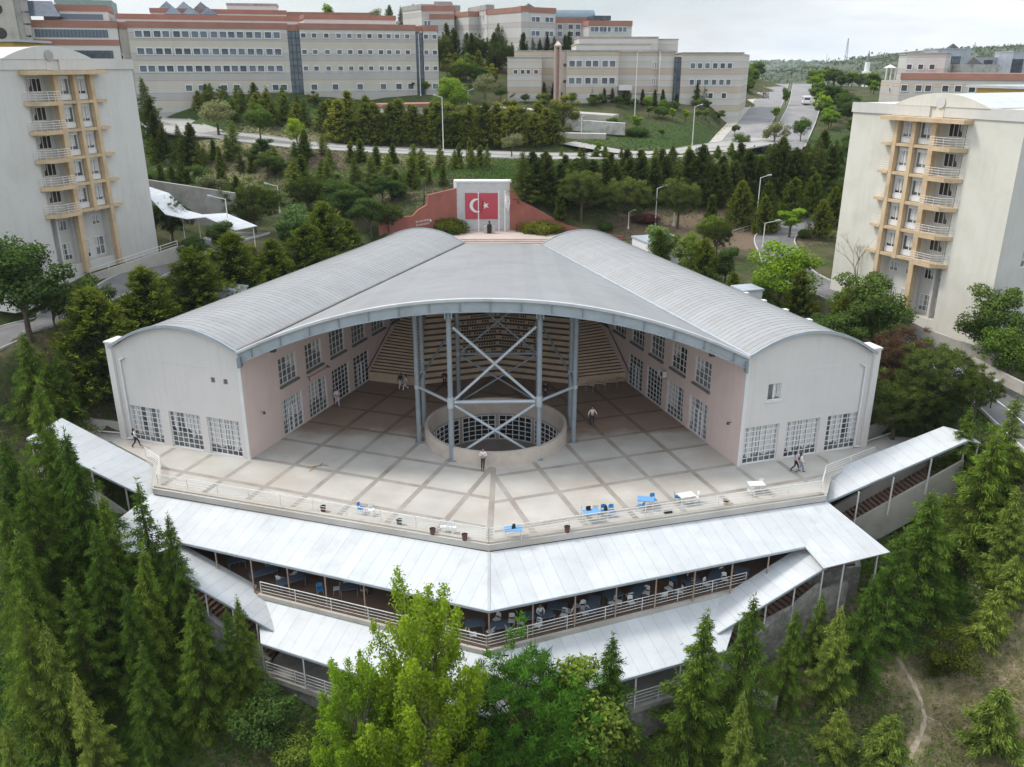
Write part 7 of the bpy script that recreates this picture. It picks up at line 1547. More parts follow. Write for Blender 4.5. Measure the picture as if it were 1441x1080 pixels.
def cedar_tree(seed, h=10., r=2.3, m='cedar', dens=1.0, droop=.35, n=95, layer=1.0):
    """drooping conifer: whorled branches carrying fans of needles"""
    L_ = Leaves(seed); rr = L_.r; limbs = []; g1, g2 = rr.rand() * 6.28, rr.rand() * 6.28
    for i in range(int(n * layer)):
        t = (i + rr.rand()) / (n * layer); z = h * (.06 + .93 * t ** .92); l = r * (1 - t) ** .95 * rr.uniform(.55, 1.25) + .10 + .12 * (1 - t); az = i * 2.4 + rr.uniform(-.4, .4); dx, dy = math.cos(az), math.sin(az); l *= 1 - .38 * max(0, math.sin(az + g1 + t * 5)) ** 2 * (rr.rand() < .75); l *= 1.0 + .22 * math.sin(t * 23 + g2)
        m_ = max(6, int(34 * l * dens)); s_ = rr.rand(m_) ** .75; lat = rr.normal(size=m_) * .12 * l * (1.05 - s_) ** .5 + .04 * rr.normal(size=m_); rise = .28 * (1 - t) - .05
        x = dx * l * s_ - dy * lat; y = dy * l * s_ + dx * lat; zz = z + l * (rise * s_ + .35 * t * s_ - droop * s_ ** 2.2) - np.abs(lat) * .35
        c = np.stack([x, y, zz], 1); out = np.stack([dx - dy * lat * 1.6 / (l + .1), dy + dx * lat * 1.6 / (l + .1), -.25 - .5 * s_], 1) + .55 * rr.normal(size=(m_, 3)) * (.6, .6, .5)
        k = 3
        for q in range(k):
            cc = c + rr.normal(size=(m_, 3)) * (.09, .09, .06) * (1 + l * .3); oo = out + rr.normal(size=(m_, 3)) * .45
            L_.add(cc, oo, rr.uniform(.14, .34, m_), rr.uniform(.035, .075, m_), .10 + .75 * s_ ** 2.5 * rr.uniform(.3, 1, m_) + .12 * t)
        if i % 3 == 0 and t < .85: limbs.append((z, (dx * l * .75, dy * l * .75, z + l * (.6 * rise - droop * .4)), .05 * (1 - t) + .012))
    m_ = 40; c = np.stack([rr.normal(size=m_) * .05, rr.normal(size=m_) * .05, h * rr.uniform(.86, 1.03, m_)], 1); L_.add(c, rr.normal(size=(m_, 3)) * (1, 1, .5) + (0, 0, .6), .3, .06, .6)
    return trunk_mesh(h, h * .016 + .04, limbs=limbs, seed=seed), L_.mesh('crown', m), h
def cypress_tree(seed, h=8., r=1.9, m='golden', n=260, up=.75, lump=.22, tipf=1.0):
    """dense upswept cypress with feathery golden spray tips"""
    L_ = Leaves(seed); rr = L_.r; limbs = []
    for i in range(n):
        t = rr.rand() ** 1.25; z = h * (.05 + .90 * t); az = rr.rand() * 6.283; R_ = r * (1 - t) ** .68 * (1 + lump * math.sin(az * 3 + t * 9 + seed) * .6 + lump * rr.normal() * .6) + .12; dx, dy = math.cos(az), math.sin(az)
        l = .55 + .5 * R_ * rr.rand(); m_ = 34; s_ = rr.rand(m_); base = np.array([dx * (R_ - l * .65), dy * (R_ - l * .65), z - l * .3]); dr = np.array([dx * (1 - up * .5), dy * (1 - up * .5), up]); c = base + s_[:, None] * dr * l + rr.normal(size=(m_, 3)) * (.13, .13, .13) * (1.2 - s_[:, None] * .8)
        L_.add(c, dr + .45 * rr.normal(size=(m_, 3)), rr.uniform(.16, .34, m_), rr.uniform(.05, .11, m_), (.02 + 1.0 * s_ ** 1.3 * rr.uniform(.3, 1, m_)) * tipf)
        if i % 9 == 0: limbs.append((z * .8, tuple(base), .04))
    m_ = 30; c = np.stack([rr.normal(size=m_) * .07, rr.normal(size=m_) * .07, h * rr.uniform(.86, 1.0, m_)], 1); L_.add(c, rr.normal(size=(m_, 3)) * (.5, .5, .3) + (0, 0, 1), .3, .08, .7)
    # inner old wood foliage
    m_ = 900; t = rr.rand(m_); az = rr.rand(m_) * 6.283; R_ = r * (1 - t) ** .8 * .6 * rr.rand(m_) ** .5; c = np.stack([np.cos(az) * R_, np.sin(az) * R_, h * (.05 + .85 * t)], 1); L_.add(c, rr.normal(size=(m_, 3)), .4, .25, 0)
    return trunk_mesh(h * .95, h * .015 + .05, limbs=limbs, seed=seed), L_.mesh('crown', m), h
def broad_tree(seed, h=7., r=2.6, m='broad', lobes=24, leaf=.17, per=330, base=.28, squash=.8, bark='bark', gap=.0, tipb=.0):
    L_ = Leaves(seed); rr = L_.r; limbs = []; zc = h * (base + (1 - base) * .5); rz = h * (1 - base) * .5
    for i in range(lobes):
        d = rr.normal(size=3); d /= np.linalg.norm(d); k = rr.uniform(.45, .86) if i > lobes // 5 else rr.uniform(0, .4); c = np.array([d[0] * r * k, d[1] * r * k, zc + d[2] * rz * k]); R_ = rr.uniform(.26, .44) * r * (1 if k < .7 else .8)
        n = per; v = rr.normal(size=(n, 3)); v /= np.linalg.norm(v, axis=1, keepdims=True); q = rr.uniform(.55, 1.08, n)[:, None]; c_ = c + v * R_ * q * (1, 1, squash) + rr.normal(size=(n, 3)) * .06
        c_ = c_[np.sin(c_[:, 0] * 5 + seed) * np.sin(c_[:, 1] * 5.3) * np.sin(c_[:, 2] * 4.7) < 1 - gap]; v = v[:len(c_)]; n = len(c_)
        up = np.clip((c_[:, 2] - (zc - rz)) / (2 * rz), 0, 1); L_.quad(c_, v * .7 + rr.normal(size=(n, 3)) * .6 + (0, 0, .4), leaf * rr.uniform(.7, 1.35, n), tipb + .25 * rr.rand(n) + .55 * up * rr.uniform(.4, 1, n) * (v[:, 2] > -.2))
        if i % 2 == 0 or i < 6: limbs.append((h * rr.uniform(base * .7, base + .25), tuple(c), .035 * r * .6))
    return trunk_mesh(h * .75, h * .017 + .05, bark, limbs, seed=seed), L_.mesh('crown', m), h
def upright_tree(seed, h=14., r=3.4, m='maple', leaf=.115):
    """large tree with many upright leafy shoots, sky visible between them"""
    L_ = Leaves(seed); rr = L_.r; limbs = []
    for i in range(100):
        t = rr.rand(); az = rr.rand() * 6.283; k = rr.rand() ** .55; R_ = r * (.45 + .95 * math.sin(math.pi * min(1, t * .9 + .08)) ** .8) * .72 * k * (1 - .35 * t); z = h * (.26 + .56 * t); p = np.array([math.cos(az) * R_, math.sin(az) * R_, z]); l = rr.uniform(1.0, 2.6) * (.75 + .5 * t) * (1.15 - .4 * k); d = np.array([math.cos(az) * .38, math.sin(az) * .38, 1.0]) + rr.normal(size=3) * .16; d /= np.linalg.norm(d)
        n = 520; s_ = rr.rand(n); w = .12 + .46 * (1 - s_) ** .7; c = p + d * (s_ * l)[:, None] + rr.normal(size=(n, 3)) * w[:, None] * .55
        L_.quad(c, rr.normal(size=(n, 3)) + (0, 0, .8), leaf * rr.uniform(.7, 1.4, n), .15 + .6 * s_ * rr.uniform(.5, 1, n) + .15 * rr.rand(n)); limbs.append((z * .72, tuple(p + d * l * .8), .05))
    return trunk_mesh(h * .8, .24, 'bark_pale', limbs, seed=seed), L_.mesh('crown', m), h
def pine_tree(seed, h=8., r=2.8, m='pine', tufts=150, base=.25, nl=.38, per=95, tr=.42):
    """long needles radiating in round tufts at the branch ends"""
    L_ = Leaves(seed); rr = L_.r; limbs = []; zc = h * (base + (1 - base) * .5); rz = h * (1 - base) * .5
    for i in range(tufts):
        d = rr.normal(size=3); d /= np.linalg.norm(d); d[2] = abs(d[2]) * .9 - .25 if rr.rand() < .6 else d[2]; k = rr.uniform(.62, 1.0); k *= 1 + .12 * math.sin(d[0] * 5 + seed) * math.cos(d[1] * 6); c = np.array([d[0] * r * k, d[1] * r * k, zc + d[2] * rz * k]); n = per; v = rr.normal(size=(n, 3)); v /= np.linalg.norm(v, axis=1, keepdims=True); v = v + d * .55 + (0, 0, .35)
        L_.add(c + v * .06 + rr.normal(size=(n, 3)) * .10, v, rr.uniform(.6, 1.1, n) * nl, .045, .15 + .65 * rr.rand(n) * max(.2, d[2] + .5)); limbs.append((max(h * .15, c[2] * .65), tuple(c * (.92, .92, 1)), .03)) if i % 3 == 0 else None
    n = 1400; v = rr.normal(size=(n, 3)); v /= np.linalg.norm(v, axis=1, keepdims=True); c = v * rr.uniform(.3, .8, n)[:, None] * (r, r, rz) + (0, 0, zc); L_.add(c, rr.normal(size=(n, 3)) + (0, 0, .5), .4, .10, .05)
    return trunk_mesh(h * .7, h * .018 + .06, 'bark', limbs, seed=seed), L_.mesh('crown', m), h
def bare_tree(seed, h=7., m='bark_pale'):
    rr = random.Random(seed); b = MB(); t = MB()
    def grow(p, d, l, r, lv, tgt):
        q = p + d * l; tgt.tube(p, q, r, 5 if lv < 3 else 3, r * .65, cap=False)
        if lv >= 5: return
        for _ in range(2 if lv < 2 else 3 if rr.random() < .6 else 2):
            nd = (d + Vector((rr.uniform(-.6, .6), rr.uniform(-.6, .6), rr.uniform(-.05, .35)))).normalized(); grow(q, nd, l * rr.uniform(.62, .82), r * .62, lv + 1, b)
    grow(Vector((0, 0, -.3)), Vector((.03, 0, 1)), h * .33, .11, 0, t); grow(Vector((0, 0, h * .33 - .4)), Vector((0, .1, 1)).normalized(), h * .22, .07, 1, b)
    L_ = Leaves(seed); v = np.array([random.Random(seed).choice(b.v) for _ in range(500)]); L_.add(v, L_.r.normal(size=(500, 3)), .10, .06, .8)
    return t.mesh('trunk', m), None, h, b.mesh('branches', m), L_.mesh('crown', 'shrub')
def ball_shrub(seed, h=1.2, r=.9, m='shrub'):
    L_ = Leaves(seed); rr = L_.r; n = 7000; v = rr.normal(size=(n, 3)); v /= np.linalg.norm(v, axis=1, keepdims=True); q = rr.uniform(.6, 1.05, n)[:, None] * (1 + .14 * np.sin(v[:, :1] * 6 + seed) * np.cos(v[:, 1:2] * 7)); c = v * q * (r, r, h * .5) + (0, 0, h * .45); L_.quad(c, v + rr.normal(size=(n, 3)) * .5, .075 * rr.uniform(.6, 1.3, n), .15 + .5 * rr.rand(n) * np.clip(v[:, 2] + .6, 0, 1)); return trunk_mesh(h * .5, .05, seed=seed), L_.mesh('crown', m), h
reg('cedar', [cedar_tree(11, 10, 2.7, 'cedar', 1.5, .40, 120), cedar_tree(12, 10, 2.3, 'cedar', 1.5, .30, 125), cedar_tree(13, 10, 3.0, 'cedar', 1.4, .48, 110), cedar_tree(14, 10, 2.5, 'cedar', 1.3, .22, 85), cedar_tree(15, 10, 2.9, 'cedar', 1.5, .55, 100)])
reg('cedar_pale', [cedar_tree(21, 9, 2.4, 'cedar_pale', 1.4, .30, 115), cedar_tree(22, 9, 2.0, 'cedar_pale', 1.5, .24, 120)])
reg('young', [cedar_tree(31, 4, 1.15, 'cedar_pale', 2.2, .10, 70), cedar_tree(32, 4, 1.4, 'cedar_pale', 2.2, .05, 70)])
reg('golden', [cypress_tree(41, 8, 2.2, n=300), cypress_tree(42, 8, 1.9, n=300), cypress_tree(43, 8, 2.4, n=320, lump=.32)])
reg('golden_mid', [cypress_tree(44, 8, 1.9, 'golden_mid', 230, tipf=1.0), cypress_tree(45, 8, 2.2, 'golden_mid', 230, tipf=.75), broad_tree(46, 8, 2.3, 'golden_mid', base=.08, squash=1.1)])
reg('hedge', [cypress_tree(51, 8, 1.8, 'hedgegreen', 200, tipf=.8), cypress_tree(52, 8, 2.1, 'hedgegreen', 200, tipf=.8), cedar_tree(53, 8, 2.1, 'hedgegreen', 1.0, .15, 100)])
reg('spruce', [cedar_tree(61, 6, 1.6, 'midgreen', 1.2, .12, 75), cedar_tree(62, 6, 1.35, 'midgreen', 1.2, .12, 75), cypress_tree(63, 6, 1.2, 'midgreen', 140)])
reg('broad', [broad_tree(71, 7, 2.7), broad_tree(72, 7, 3.0, lobes=28)])
reg('broad_dark', [broad_tree(73, 7, 2.7, 'broad_dark', per=380), broad_tree(74, 7, 3.0, 'broad_dark', lobes=30)])
reg('bluegreen', [broad_tree(75, 6, 2.3, 'bluegreen', leaf=.2)]); reg('bright', [broad_tree(76, 7, 2.8, 'brightgreen', base=.15), broad_tree(77, 7, 2.4, 'brightgreen', base=.2, lobes=20)])
reg('blossom', [broad_tree(78, 6, 2.2, 'blossom', lobes=18, gap=.25, per=200)]); reg('globe', [broad_tree(79, 4, 1.35, 'broad', lobes=10, per=300, base=.42), broad_tree(80, 4, 1.2, 'brightgreen', lobes=10, per=260, base=.42)])
reg('column', [cypress_tree(81, 5, .75, 'hedgegreen', 110, up=.95, lump=.05)]); reg('maple', [upright_tree(91)]); reg('pinebig', [pine_tree(92, 10, 3.4, 'pine_bright', 420, .08, .27, 85)])
reg('pine', [pine_tree(93, 8, 2.9, 'pine', 170), pine_tree(94, 8, 3.2, 'pine', 180, .15)]); reg('pine_red', [pine_tree(95, 7, 2.6, 'pine_red', 140, .1)]); reg('darkpine', [pine_tree(96, 7, 2.9, 'hedgegreen', 170, .18)])
reg('shrub', [ball_shrub(97)]); reg('loose', [broad_tree(197, 3, 1.7, 'shrub', lobes=15, leaf=.09, per=330, base=.03, gap=.45)]); reg('darkshrub', [ball_shrub(98, m='broad_dark')]); reg('flowershrub', [ball_shrub(99, m='flowers')]); reg('far', [broad_tree(100, 7, 3.0, 'broad', lobes=14, per=110, leaf=.4), broad_tree(101, 7, 2.6, 'broad_dark', lobes=14, per=110, leaf=.4), broad_tree(102, 7, 2.8, 'brightgreen', lobes=14, per=110, leaf=.4)])
NAMES = {'cedar': 'cedar_tree', 'cedar_pale': 'cedar_tree', 'young': 'young_conifer', 'golden': 'golden_cypress', 'golden_mid': 'golden_cypress', 'hedge': 'conifer_tree', 'spruce': 'spruce_tree', 'broad': 'broadleaf_tree', 'broad_dark': 'broadleaf_tree', 'bluegreen': 'broadleaf_tree', 'bright': 'broadleaf_tree', 'blossom': 'flowering_tree', 'globe': 'globe_tree', 'column': 'column_cypress', 'maple': 'plane_tree', 'pinebig': 'pine_tree', 'pine': 'pine_tree', 'pine_red': 'pine_tree', 'darkpine': 'pine_tree', 'shrub': 'shrub', 'loose': 'yellow_shrub', 'darkshrub': 'shrub', 'flowershrub': 'shrub', 'far': 'broadleaf_tree', 'bare': 'bare_tree'}
REG = []
def stand(kind, x, y, z, h, label, wide=1.0, group=None, var=None, rz=None):
    vs_ = KIND[kind]; v = vs_[rnd.randrange(len(vs_)) if var is None else var % len(vs_)]; s_ = h / v[2]; cat = 'shrub' if 'shrub' in kind or kind == 'loose' else 'tree'
    t = thing(NAMES[kind], label, cat, (x, y, z), group); t.scale = (s_ * wide, s_ * wide, s_); t.rotation_euler = (rnd.uniform(-.045, .045), rnd.uniform(-.045, .045), rnd.uniform(0, 6.28) if rz is None else rz)
    link('trunk', v[0], t); link('crown', v[1], t); REG.append((t, proj(x, y, z + h * .6)[0], kind)); return t
def tree(kind, tx, ty, by, label, wide=1.0, **k):
    """tx,ty: tip in the photo; by: row of its foot"""
    bx = tx + (720 - tx) * (by - ty) / (3780 - ty); x, y, z, tt = gnd(bx, by); h = D(tx, ty, y)[2] - z; return stand(kind, x, y, z - .05, max(h, .6), label, wide, **k)
# --- foreground left cedars
L1 = [(38, 541, 790, 'tall cedar at the left edge just below the open stairs', 1.0), (103, 605, 850, 'tall dark cedar in front of the left side canopy', 1.1), (43, 655, 880, 'cedar standing between the left edge and the left side canopy', 1.0), (195, 678, 905, 'tallest dark cedar, its tip over the left corner of the terrace canopy', 1.15), (12, 700, 930, 'cedar cut by the left edge of the frame at mid height', 1.0),
      (123, 745, 950, 'cedar left of the terrace canopy corner', 1.0), (192, 775, 980, 'bright tipped cedar directly below the tallest dark cedar', .95), (17, 757, 990, 'cedar at the left edge above the lower foreground thicket', 1.0), (103, 822, 1010, 'broad cedar in the second row of the left foreground', 1.15), (182, 825, 1015, 'slim cedar left of the lower stair canopy', .9),
      (278, 830, 1000, 'cedar directly under the lower left stair canopy', 1.0), (262, 846, 1035, 'full green cedar below the lower left canopy', 1.1), (335, 845, 1010, 'cedar whose tip touches the lower left canopy end', .9), (15, 843, 1060, 'cedar at the left edge low in the frame', 1.0), (192, 907, 1075, 'bright green cedar low in the left foreground', 1.0), (113, 953, 1110, 'pale cedar near the bottom left', 1.0), (60, 880, 1060, 'cedar in the lower left thicket between two paler ones', 1.0), (4, 1017, 1150, 'pale cedar tip at the bottom left corner', .9), (210, 1020, 1165, 'low bright cedar at the bottom edge left of the bare patch', .9), (87, 1063, 1190, 'cedar tip just above the bottom edge on the left', 1.0), (75, 600, 830, 'shaded cedar behind the left edge cedars', 1.0), (150, 700, 900, 'shaded cedar between the tallest dark cedar and the left edge', 1.0), (230, 730, 930, 'shaded cedar right behind the tallest dark cedar', .9), (310, 860, 1020, 'shaded cedar between the two cedars under the lower canopy', .9), (5, 610, 830, 'dark cedar cut by the left edge beside the wing', 1.1)]
for i, (tx, ty, by, lb, w) in enumerate(L1): tree('cedar_pale' if 'pale' in lb else 'cedar', tx, ty, by, lb, w * .74, var=i)
tree('broad_dark', 375, 975, 1062, 'leafy green shrub-like tree below the left lower terrace', 1.3); tree('broad', 410, 1030, 1095, 'small leafy bush at the bottom edge left of the bright plane tree', 1.3)
# --- foreground centre
tree('maple', 590, 800, 1180, 'large bright yellow-green plane tree in the bottom centre before the terraces', .84, var=0, rz=.6)
tree('maple', 500, 905, 1185, 'lower left bright yellow-green plane tree beside the large one', .78, rz=2.2); tree('pinebig', 745, 905, 1150, 'dense round green pine right of the bright plane tree', 1.15, rz=.2); tree('broad', 808, 940, 1135, 'bright green leafy tree right of the round pine', 1.0)
tree('pinebig', 668, 1000, 1160, 'lower round green pine at the bottom edge beside the larger pine', .8, rz=2)
L2 = [('cedar', 858, 898, 1105, 'cedar with a thin tip in front of the right half of the lower canopy', 1.1), ('cedar', 980, 862, 1085, 'tall cedar overlapping the right end of the lower canopy', 1.15), ('cedar', 1050, 836, 1050, 'tall cedar before the lower right stair canopy', 1.05), ('cedar_pale', 1048, 975, 1140, 'smaller pale cedar at the bottom right of the terraces', 1.0), ('cedar', 1120, 860, 1000, 'cedar between the lower stair wall and the greyish cedar', 1.0), ('cedar_pale', 1178, 853, 995, 'greyish green cedar at the centre of the right cluster', 1.15), ('cedar_pale', 1158, 838, 940, 'light cedar behind the greyish green cedar', 1.1),
      ('cedar', 1228, 808, 972, 'dark full cedar right of the greyish one', 1.15), ('cedar', 1268, 748, 925, 'tall cedar below the right tip of the terrace canopy', 1.2), ('cedar', 1315, 690, 868, 'large full cedar on the slope right of the canopy tip', 1.5), ('cedar', 1395, 610, 800, 'large cedar on the right slope near the side canopy end', 1.5), ('cedar_pale', 1432, 690, 830, 'pale cedar at the right edge beside the large cedar', 1.3), ('young', 1403, 832, 912, 'young dense conifer on the dry grass near the right edge', 1.15), ('young', 1434, 785, 852, 'young conifer cut by the right edge above the dry grass', 1.2), ('young', 1185, 1000, 1068, 'small young conifer on the grass left of the footpath', 1.1), ('young', 1253, 1008, 1095, 'young conifer at the bottom edge left of the footpath', 1.2), ('young', 1414, 972, 1056, 'young conifer in the bottom right corner area', 1.4),
      ('cedar', 1365, 575, 690, 'cedar behind the right end of the side canopy', 1.2), ('cedar', 1436, 560, 720, 'cedar cut by the right edge below the road', 1.4)]
for i, (k, tx, ty, by, lb, w) in enumerate(L2): tree(k, tx, ty, by, lb, w * (.80 if k != 'young' else .85), var=i)
tree('loose', 1348, 885, 950, 'loose yellowish bush in the middle of the dry grass', 1.0); tree('loose', 1322, 925, 952, 'low bush beside the loose yellowish bush', 1.2)
tree('broad', 1330, 640, 690, 'leafy bush on the bank at the end of the right side canopy', 1.2); tree('broad', 1420, 640, 700, 'leafy bush on the right bank below the road edge', 1.3)
# --- golden cypress row left of the hall
for i, (tx, ty, by, lb) in enumerate([(117, 404, 560, 'golden cypress nearest the left gable, first of the left row'), (195, 374, 520, 'golden cypress behind the left gable, second of the left row'), (266, 346, 470, 'golden cypress third in the left row beside the roof edge'), (318, 326, 446, 'golden cypress fourth in the left row'), (384, 335, 425, 'golden cypress fifth in the left row beside the roof edge'), (428, 312, 410, 'golden cypress sixth in the left row'), (456, 282, 398, 'tallest golden cypress of the left row'), (489, 308, 388, 'last golden cypress of the left row near the red wall'), (350, 345, 428, 'small golden cypress squeezed between larger ones in the left row')]): tree('golden', tx, ty, by, lb, 1.75, var=i, group='golden cypresses left of the hall')
tree('bluegreen', 412, 282, 372, 'blue-green leafy tree rising behind the golden left row', 1.0); tree('broad_dark', 112, 385, 500, 'dark leafy tree between the left road and the first golden cypress', .9); tree('broad_dark', 12, 325, 480, 'large green tree at the left edge before the left tower', 1.2); tree('broad_dark', 62, 385, 470, 'leafy tree before the lower windows of the left tower', .9); tree('cedar', 38, 470, 600, 'dark conifer under the road wall at the left edge', 1.2); tree('cedar', 75, 490, 600, 'small dark conifer right under the grey road wall', 1.0)
tree('darkpine', 235, 280, 343, 'dark round pine against the blank wall of the left tower', 1.15); tree('blossom', 287, 236, 300, 'white flowering dark tree above the wavy canopy', 1.2); tree('darkpine', 352, 255, 330, 'large dark pine right of the wavy canopy', 1.4); tree('broad_dark', 308, 308, 362, 'leafy tree under the wavy canopy end', 1.1); tree('broad_dark', 268, 330, 375, 'low leafy tree below the wavy canopy', 1.3)
for i, (tx, ty, by) in enumerate([(520, 275, 335), (545, 285, 330), (488, 262, 320), (430, 245, 300), (470, 250, 305)]): tree('darkpine' if i % 2 else 'broad_dark', tx, ty, by, ['grey-green tree left of the red wall end', 'low grey-green tree touching the left red wall', 'grey-green tree on the dark slope above the golden row', 'dark tree on the slope above the blue-green tree', 'dark tree on the slope behind the tallest golden cypress'][i], 1.3)
# --- right of the hall
R1 = [('bluegreen', 932, 310, 375, 'blue-green leafy tree right of the grey stair head box', 1.0), ('golden', 930, 322, 385, 'golden cypress in front of the blue-green tree beside the stair head', 1.1), ('broad', 978, 322, 400, 'leafy tree between golden cypresses behind the right vault', 1.0), ('golden', 992, 335, 412, 'golden cypress at the middle of the right vault', 1.2), ('broad_dark', 1025, 345, 405, 'dark leafy tree behind the right vault', 1.0), ('golden', 1035, 382, 432, 'small golden cypress beside the right vault edge', 1.2), ('bright', 1105, 335, 440, 'broad bright green tree in the middle of the right side', 1.35), ('broad', 1065, 395, 450, 'grey-green tree against the right vault edge', 1.1), ('golden', 1130, 378, 462, 'golden cypress above the small white roof box', 1.1), ('golden', 1188, 413, 495, 'golden cypress between the white roof box and the large dark tree', .9),
      ('broad_dark', 1225, 380, 492, 'large dark green leafy tree before the right tower', 1.1), ('broad_dark', 1160, 440, 510, 'dark tree tucked behind the right vault curve', 1.1), ('pine_red', 1272, 455, 560, 'reddish brown half dead pine beside the right gable', 1.2), ('pine', 1330, 478, 590, 'wide green pine above the open stairs', 1.3), ('pine', 1272, 520, 625, 'dark pine close to the right gable', 1.2), ('pine', 1310, 540, 620, 'low spreading pine above the right passage wall', 1.2), ('broad_dark', 1402, 398, 512, 'round dark leafy tree at the foot of the right tower', 1.05), ('broad', 1432, 455, 545, 'leafy tree at the right edge above the road', 1.1), ('darkpine', 1200, 470, 545, 'dark tree hidden behind the right gable corner', 1.0), ('broad_dark', 1185, 435, 520, 'dark crown filling the gap behind the right vault end', 1.2), ('broad_dark', 1250, 415, 500, 'dark crown between the right road and the large dark tree', 1.2), ('broad', 1205, 395, 470, 'mid green crown behind the large dark tree', 1.1), ('darkpine', 1385, 520, 590, 'dark low pine beside the top of the right open stairs', 1.0), ('broad', 1000, 300, 350, 'olive leafy tree near the bare earth behind the hall', .9), ('darkpine', 1012, 305, 362, 'dark slender tree before the guard rail', .8)]
for i, (k, tx, ty, by, lb, w) in enumerate(R1): tree(k, tx, ty, by, lb, w * 1.05, var=i)
for i, (tx, ty, by, w) in enumerate([(1047, 253, 318, 1.1), (1083, 256, 325, 1.0), (1120, 249, 310, 1.1), (1160, 280, 335, 1.1), (1080, 275, 330, 1.1), (1150, 242, 305, .9), (1178, 262, 320, 1.0)]): tree('golden', tx, ty, by, 'golden cypress behind the right road, ' + ['leftmost, left of the tall street lamp', 'just right of the tall street lamp', 'tallest at the centre of the group', 'low one by the right tower edge', 'front one at the lamp pole', 'rear one near the tower', 'dark-backed one touching the tower edge'][i], w * 1.2, var=i, group='golden cypresses behind the right road')
tree('globe', 1115, 292, 336, 'flat-topped round tree beside the right road bend', 1.7); tree('darkshrub', 1133, 322, 335, 'small dark ball shrub by the right road bend', 1.0)
for i, (tx, ty, by) in enumerate([(820, 234, 312), (888, 244, 318), (958, 248, 322)]): tree('pine', tx, ty, by, ('left', 'middle', 'right')[i] + ' grey-green pine of the three behind the right vault', 1.25, var=i)
tree('column', 789, 266, 318, 'dark columnar cypress left of the three grey-green pines', 1.3); tree('column', 1003, 275, 322, 'dark columnar cypress on the bare earth right of the pines', 1.4)
tree('shrub', 762, 308, 330, 'golden shrub right of the memorial platform', 2.0); tree('shrub', 631, 305, 332, 'golden shrub left of the memorial platform', 1.3); tree('darkshrub', 852, 312, 324, 'dark ball shrub under the grey-green pines', 1.2); tree('flowershrub', 908, 300, 312, 'red-flowering shrub behind the hall on the bare earth', 2.4); tree('broad', 757, 268, 292, 'small leafy bush above the right red wall', 1.3); tree('broad', 775, 275, 296, 'white-speckled bush above the right red wall', 1.4)
ba = bare_tree(5); x, y, z, tt = gnd(1352, 470)
t = thing('bare_tree', 'nearly bare tree before the blank wall of the right tower', 'tree', (x, y, z)); t.scale = (1.15,) * 3; link('trunk', ba[0], t); o = link('branches', ba[3], t); link('crown', ba[4], t)
x, y, z, tt = gnd(1202, 425); t = thing('bare_tree', 'bare branching tree before the left blank wall of the right tower', 'tree', (x, y, z)); t.rotation_euler = (0, 0, 2); link('trunk', ba[0], t); link('branches', ba[3], t)
for i, (px, py) in enumerate([(1292, 452), (1318, 460), (1345, 468), (1360, 480)]): tree('shrub' if i % 2 else 'darkshrub', px, py - 9, py, ('leftmost', 'second', 'third', 'rightmost')[i] + ' low garden shrub at the foot of the right tower', 1.3)
# --- rows and groups on the slopes
def hull_label(kind_phrase, place, n, i):
    ords = ['first', 'second', 'third', 'fourth', 'fifth', 'sixth', 'seventh', 'eighth', 'ninth', 'tenth', 'eleventh', 'twelfth', 'thirteenth', 'fourteenth', 'fifteenth', 'sixteenth', 'seventeenth', 'eighteenth', 'nineteenth', 'twentieth']
    if i == 0: return f'leftmost {kind_phrase} {place}'
    if i == n - 1: return f'rightmost {kind_phrase} {place}'
    if i < n / 2: return f'{kind_phrase} {place}, {ords[i] if i < 20 else str(i + 1) + "th"} from the left'
    k = n - 1 - i; return f'{kind_phrase} {place}, {ords[k] if k < 20 else str(k + 1) + "th"} from the right'
def row(kinds, pts, n, hpx, phrase, place, jx=4, jy=4, wide=1.0, group=None, hj=.18):
    """n trees along a pixel polyline of feet; hpx crown height in pixels"""
    P = []; L_ = [math.dist(a, b) for a, b in zip(pts, pts[1:])]; tot = sum(L_)
    for i in range(n):
        d = tot * (i + .5) / n
        for (a, b), l in zip(zip(pts, pts[1:]), L_):
            if d <= l + 1e-6: break
            d -= l
        u = d / l; P.append((a[0] + (b[0] - a[0]) * u + rnd.uniform(-jx, jx), a[1] + (b[1] - a[1]) * u + rnd.uniform(-jy, jy)))
    P.sort(key=lambda p: p[0])
    for i, (px, py) in enumerate(P):
        k = kinds[rnd.randrange(len(kinds))] if isinstance(kinds, (list, tuple)) else kinds; h = hpx * rnd.uniform(1 - hj, 1 + hj); tree(k, px, py - h, py, hull_label(phrase, place, n, i), wide, group=group or (phrase + 's ' + place)[:60])
row('hedge', [(728, 292), (860, 290), (1000, 288), (1100, 282), (1180, 275)], 27, 74, 'dark conifer', 'in the belt below the ring road', 3, 5, 1.35)
row('hedge', [(735, 265), (900, 262), (1050, 258), (1190, 245)], 20, 48, 'dark conifer', 'in the upper rank below the ring road', 4, 4, 1.5)
row('spruce', [(205, 235), (300, 245), (345, 215)], 5, 42, 'spruce', 'on the dark slope right of the left tower', 10, 8, 1.1)
row(['broad_dark', 'spruce', 'hedge'], [(215, 262), (250, 268), (300, 275), (335, 282)], 8, 38, 'dark bushy tree', 'in front of the grey stained wall', 6, 4, 1.3)
row(['spruce', 'broad_dark', 'hedge'], [(285, 225), (340, 235), (400, 240), (440, 232)], 12, 34, 'dark spruce', 'on the left slope under the ring road', 9, 12, 1.4)
for i, (tx, ty, by) in enumerate([(236, 252, 296), (262, 256, 300), (318, 262, 305), (340, 268, 308)]): tree(('spruce', 'broad_dark')[i % 2], tx, ty, by, ('leftmost', 'second', 'third', 'rightmost')[i] + ' dark tree between the stained wall and the wavy canopy', 1.3)
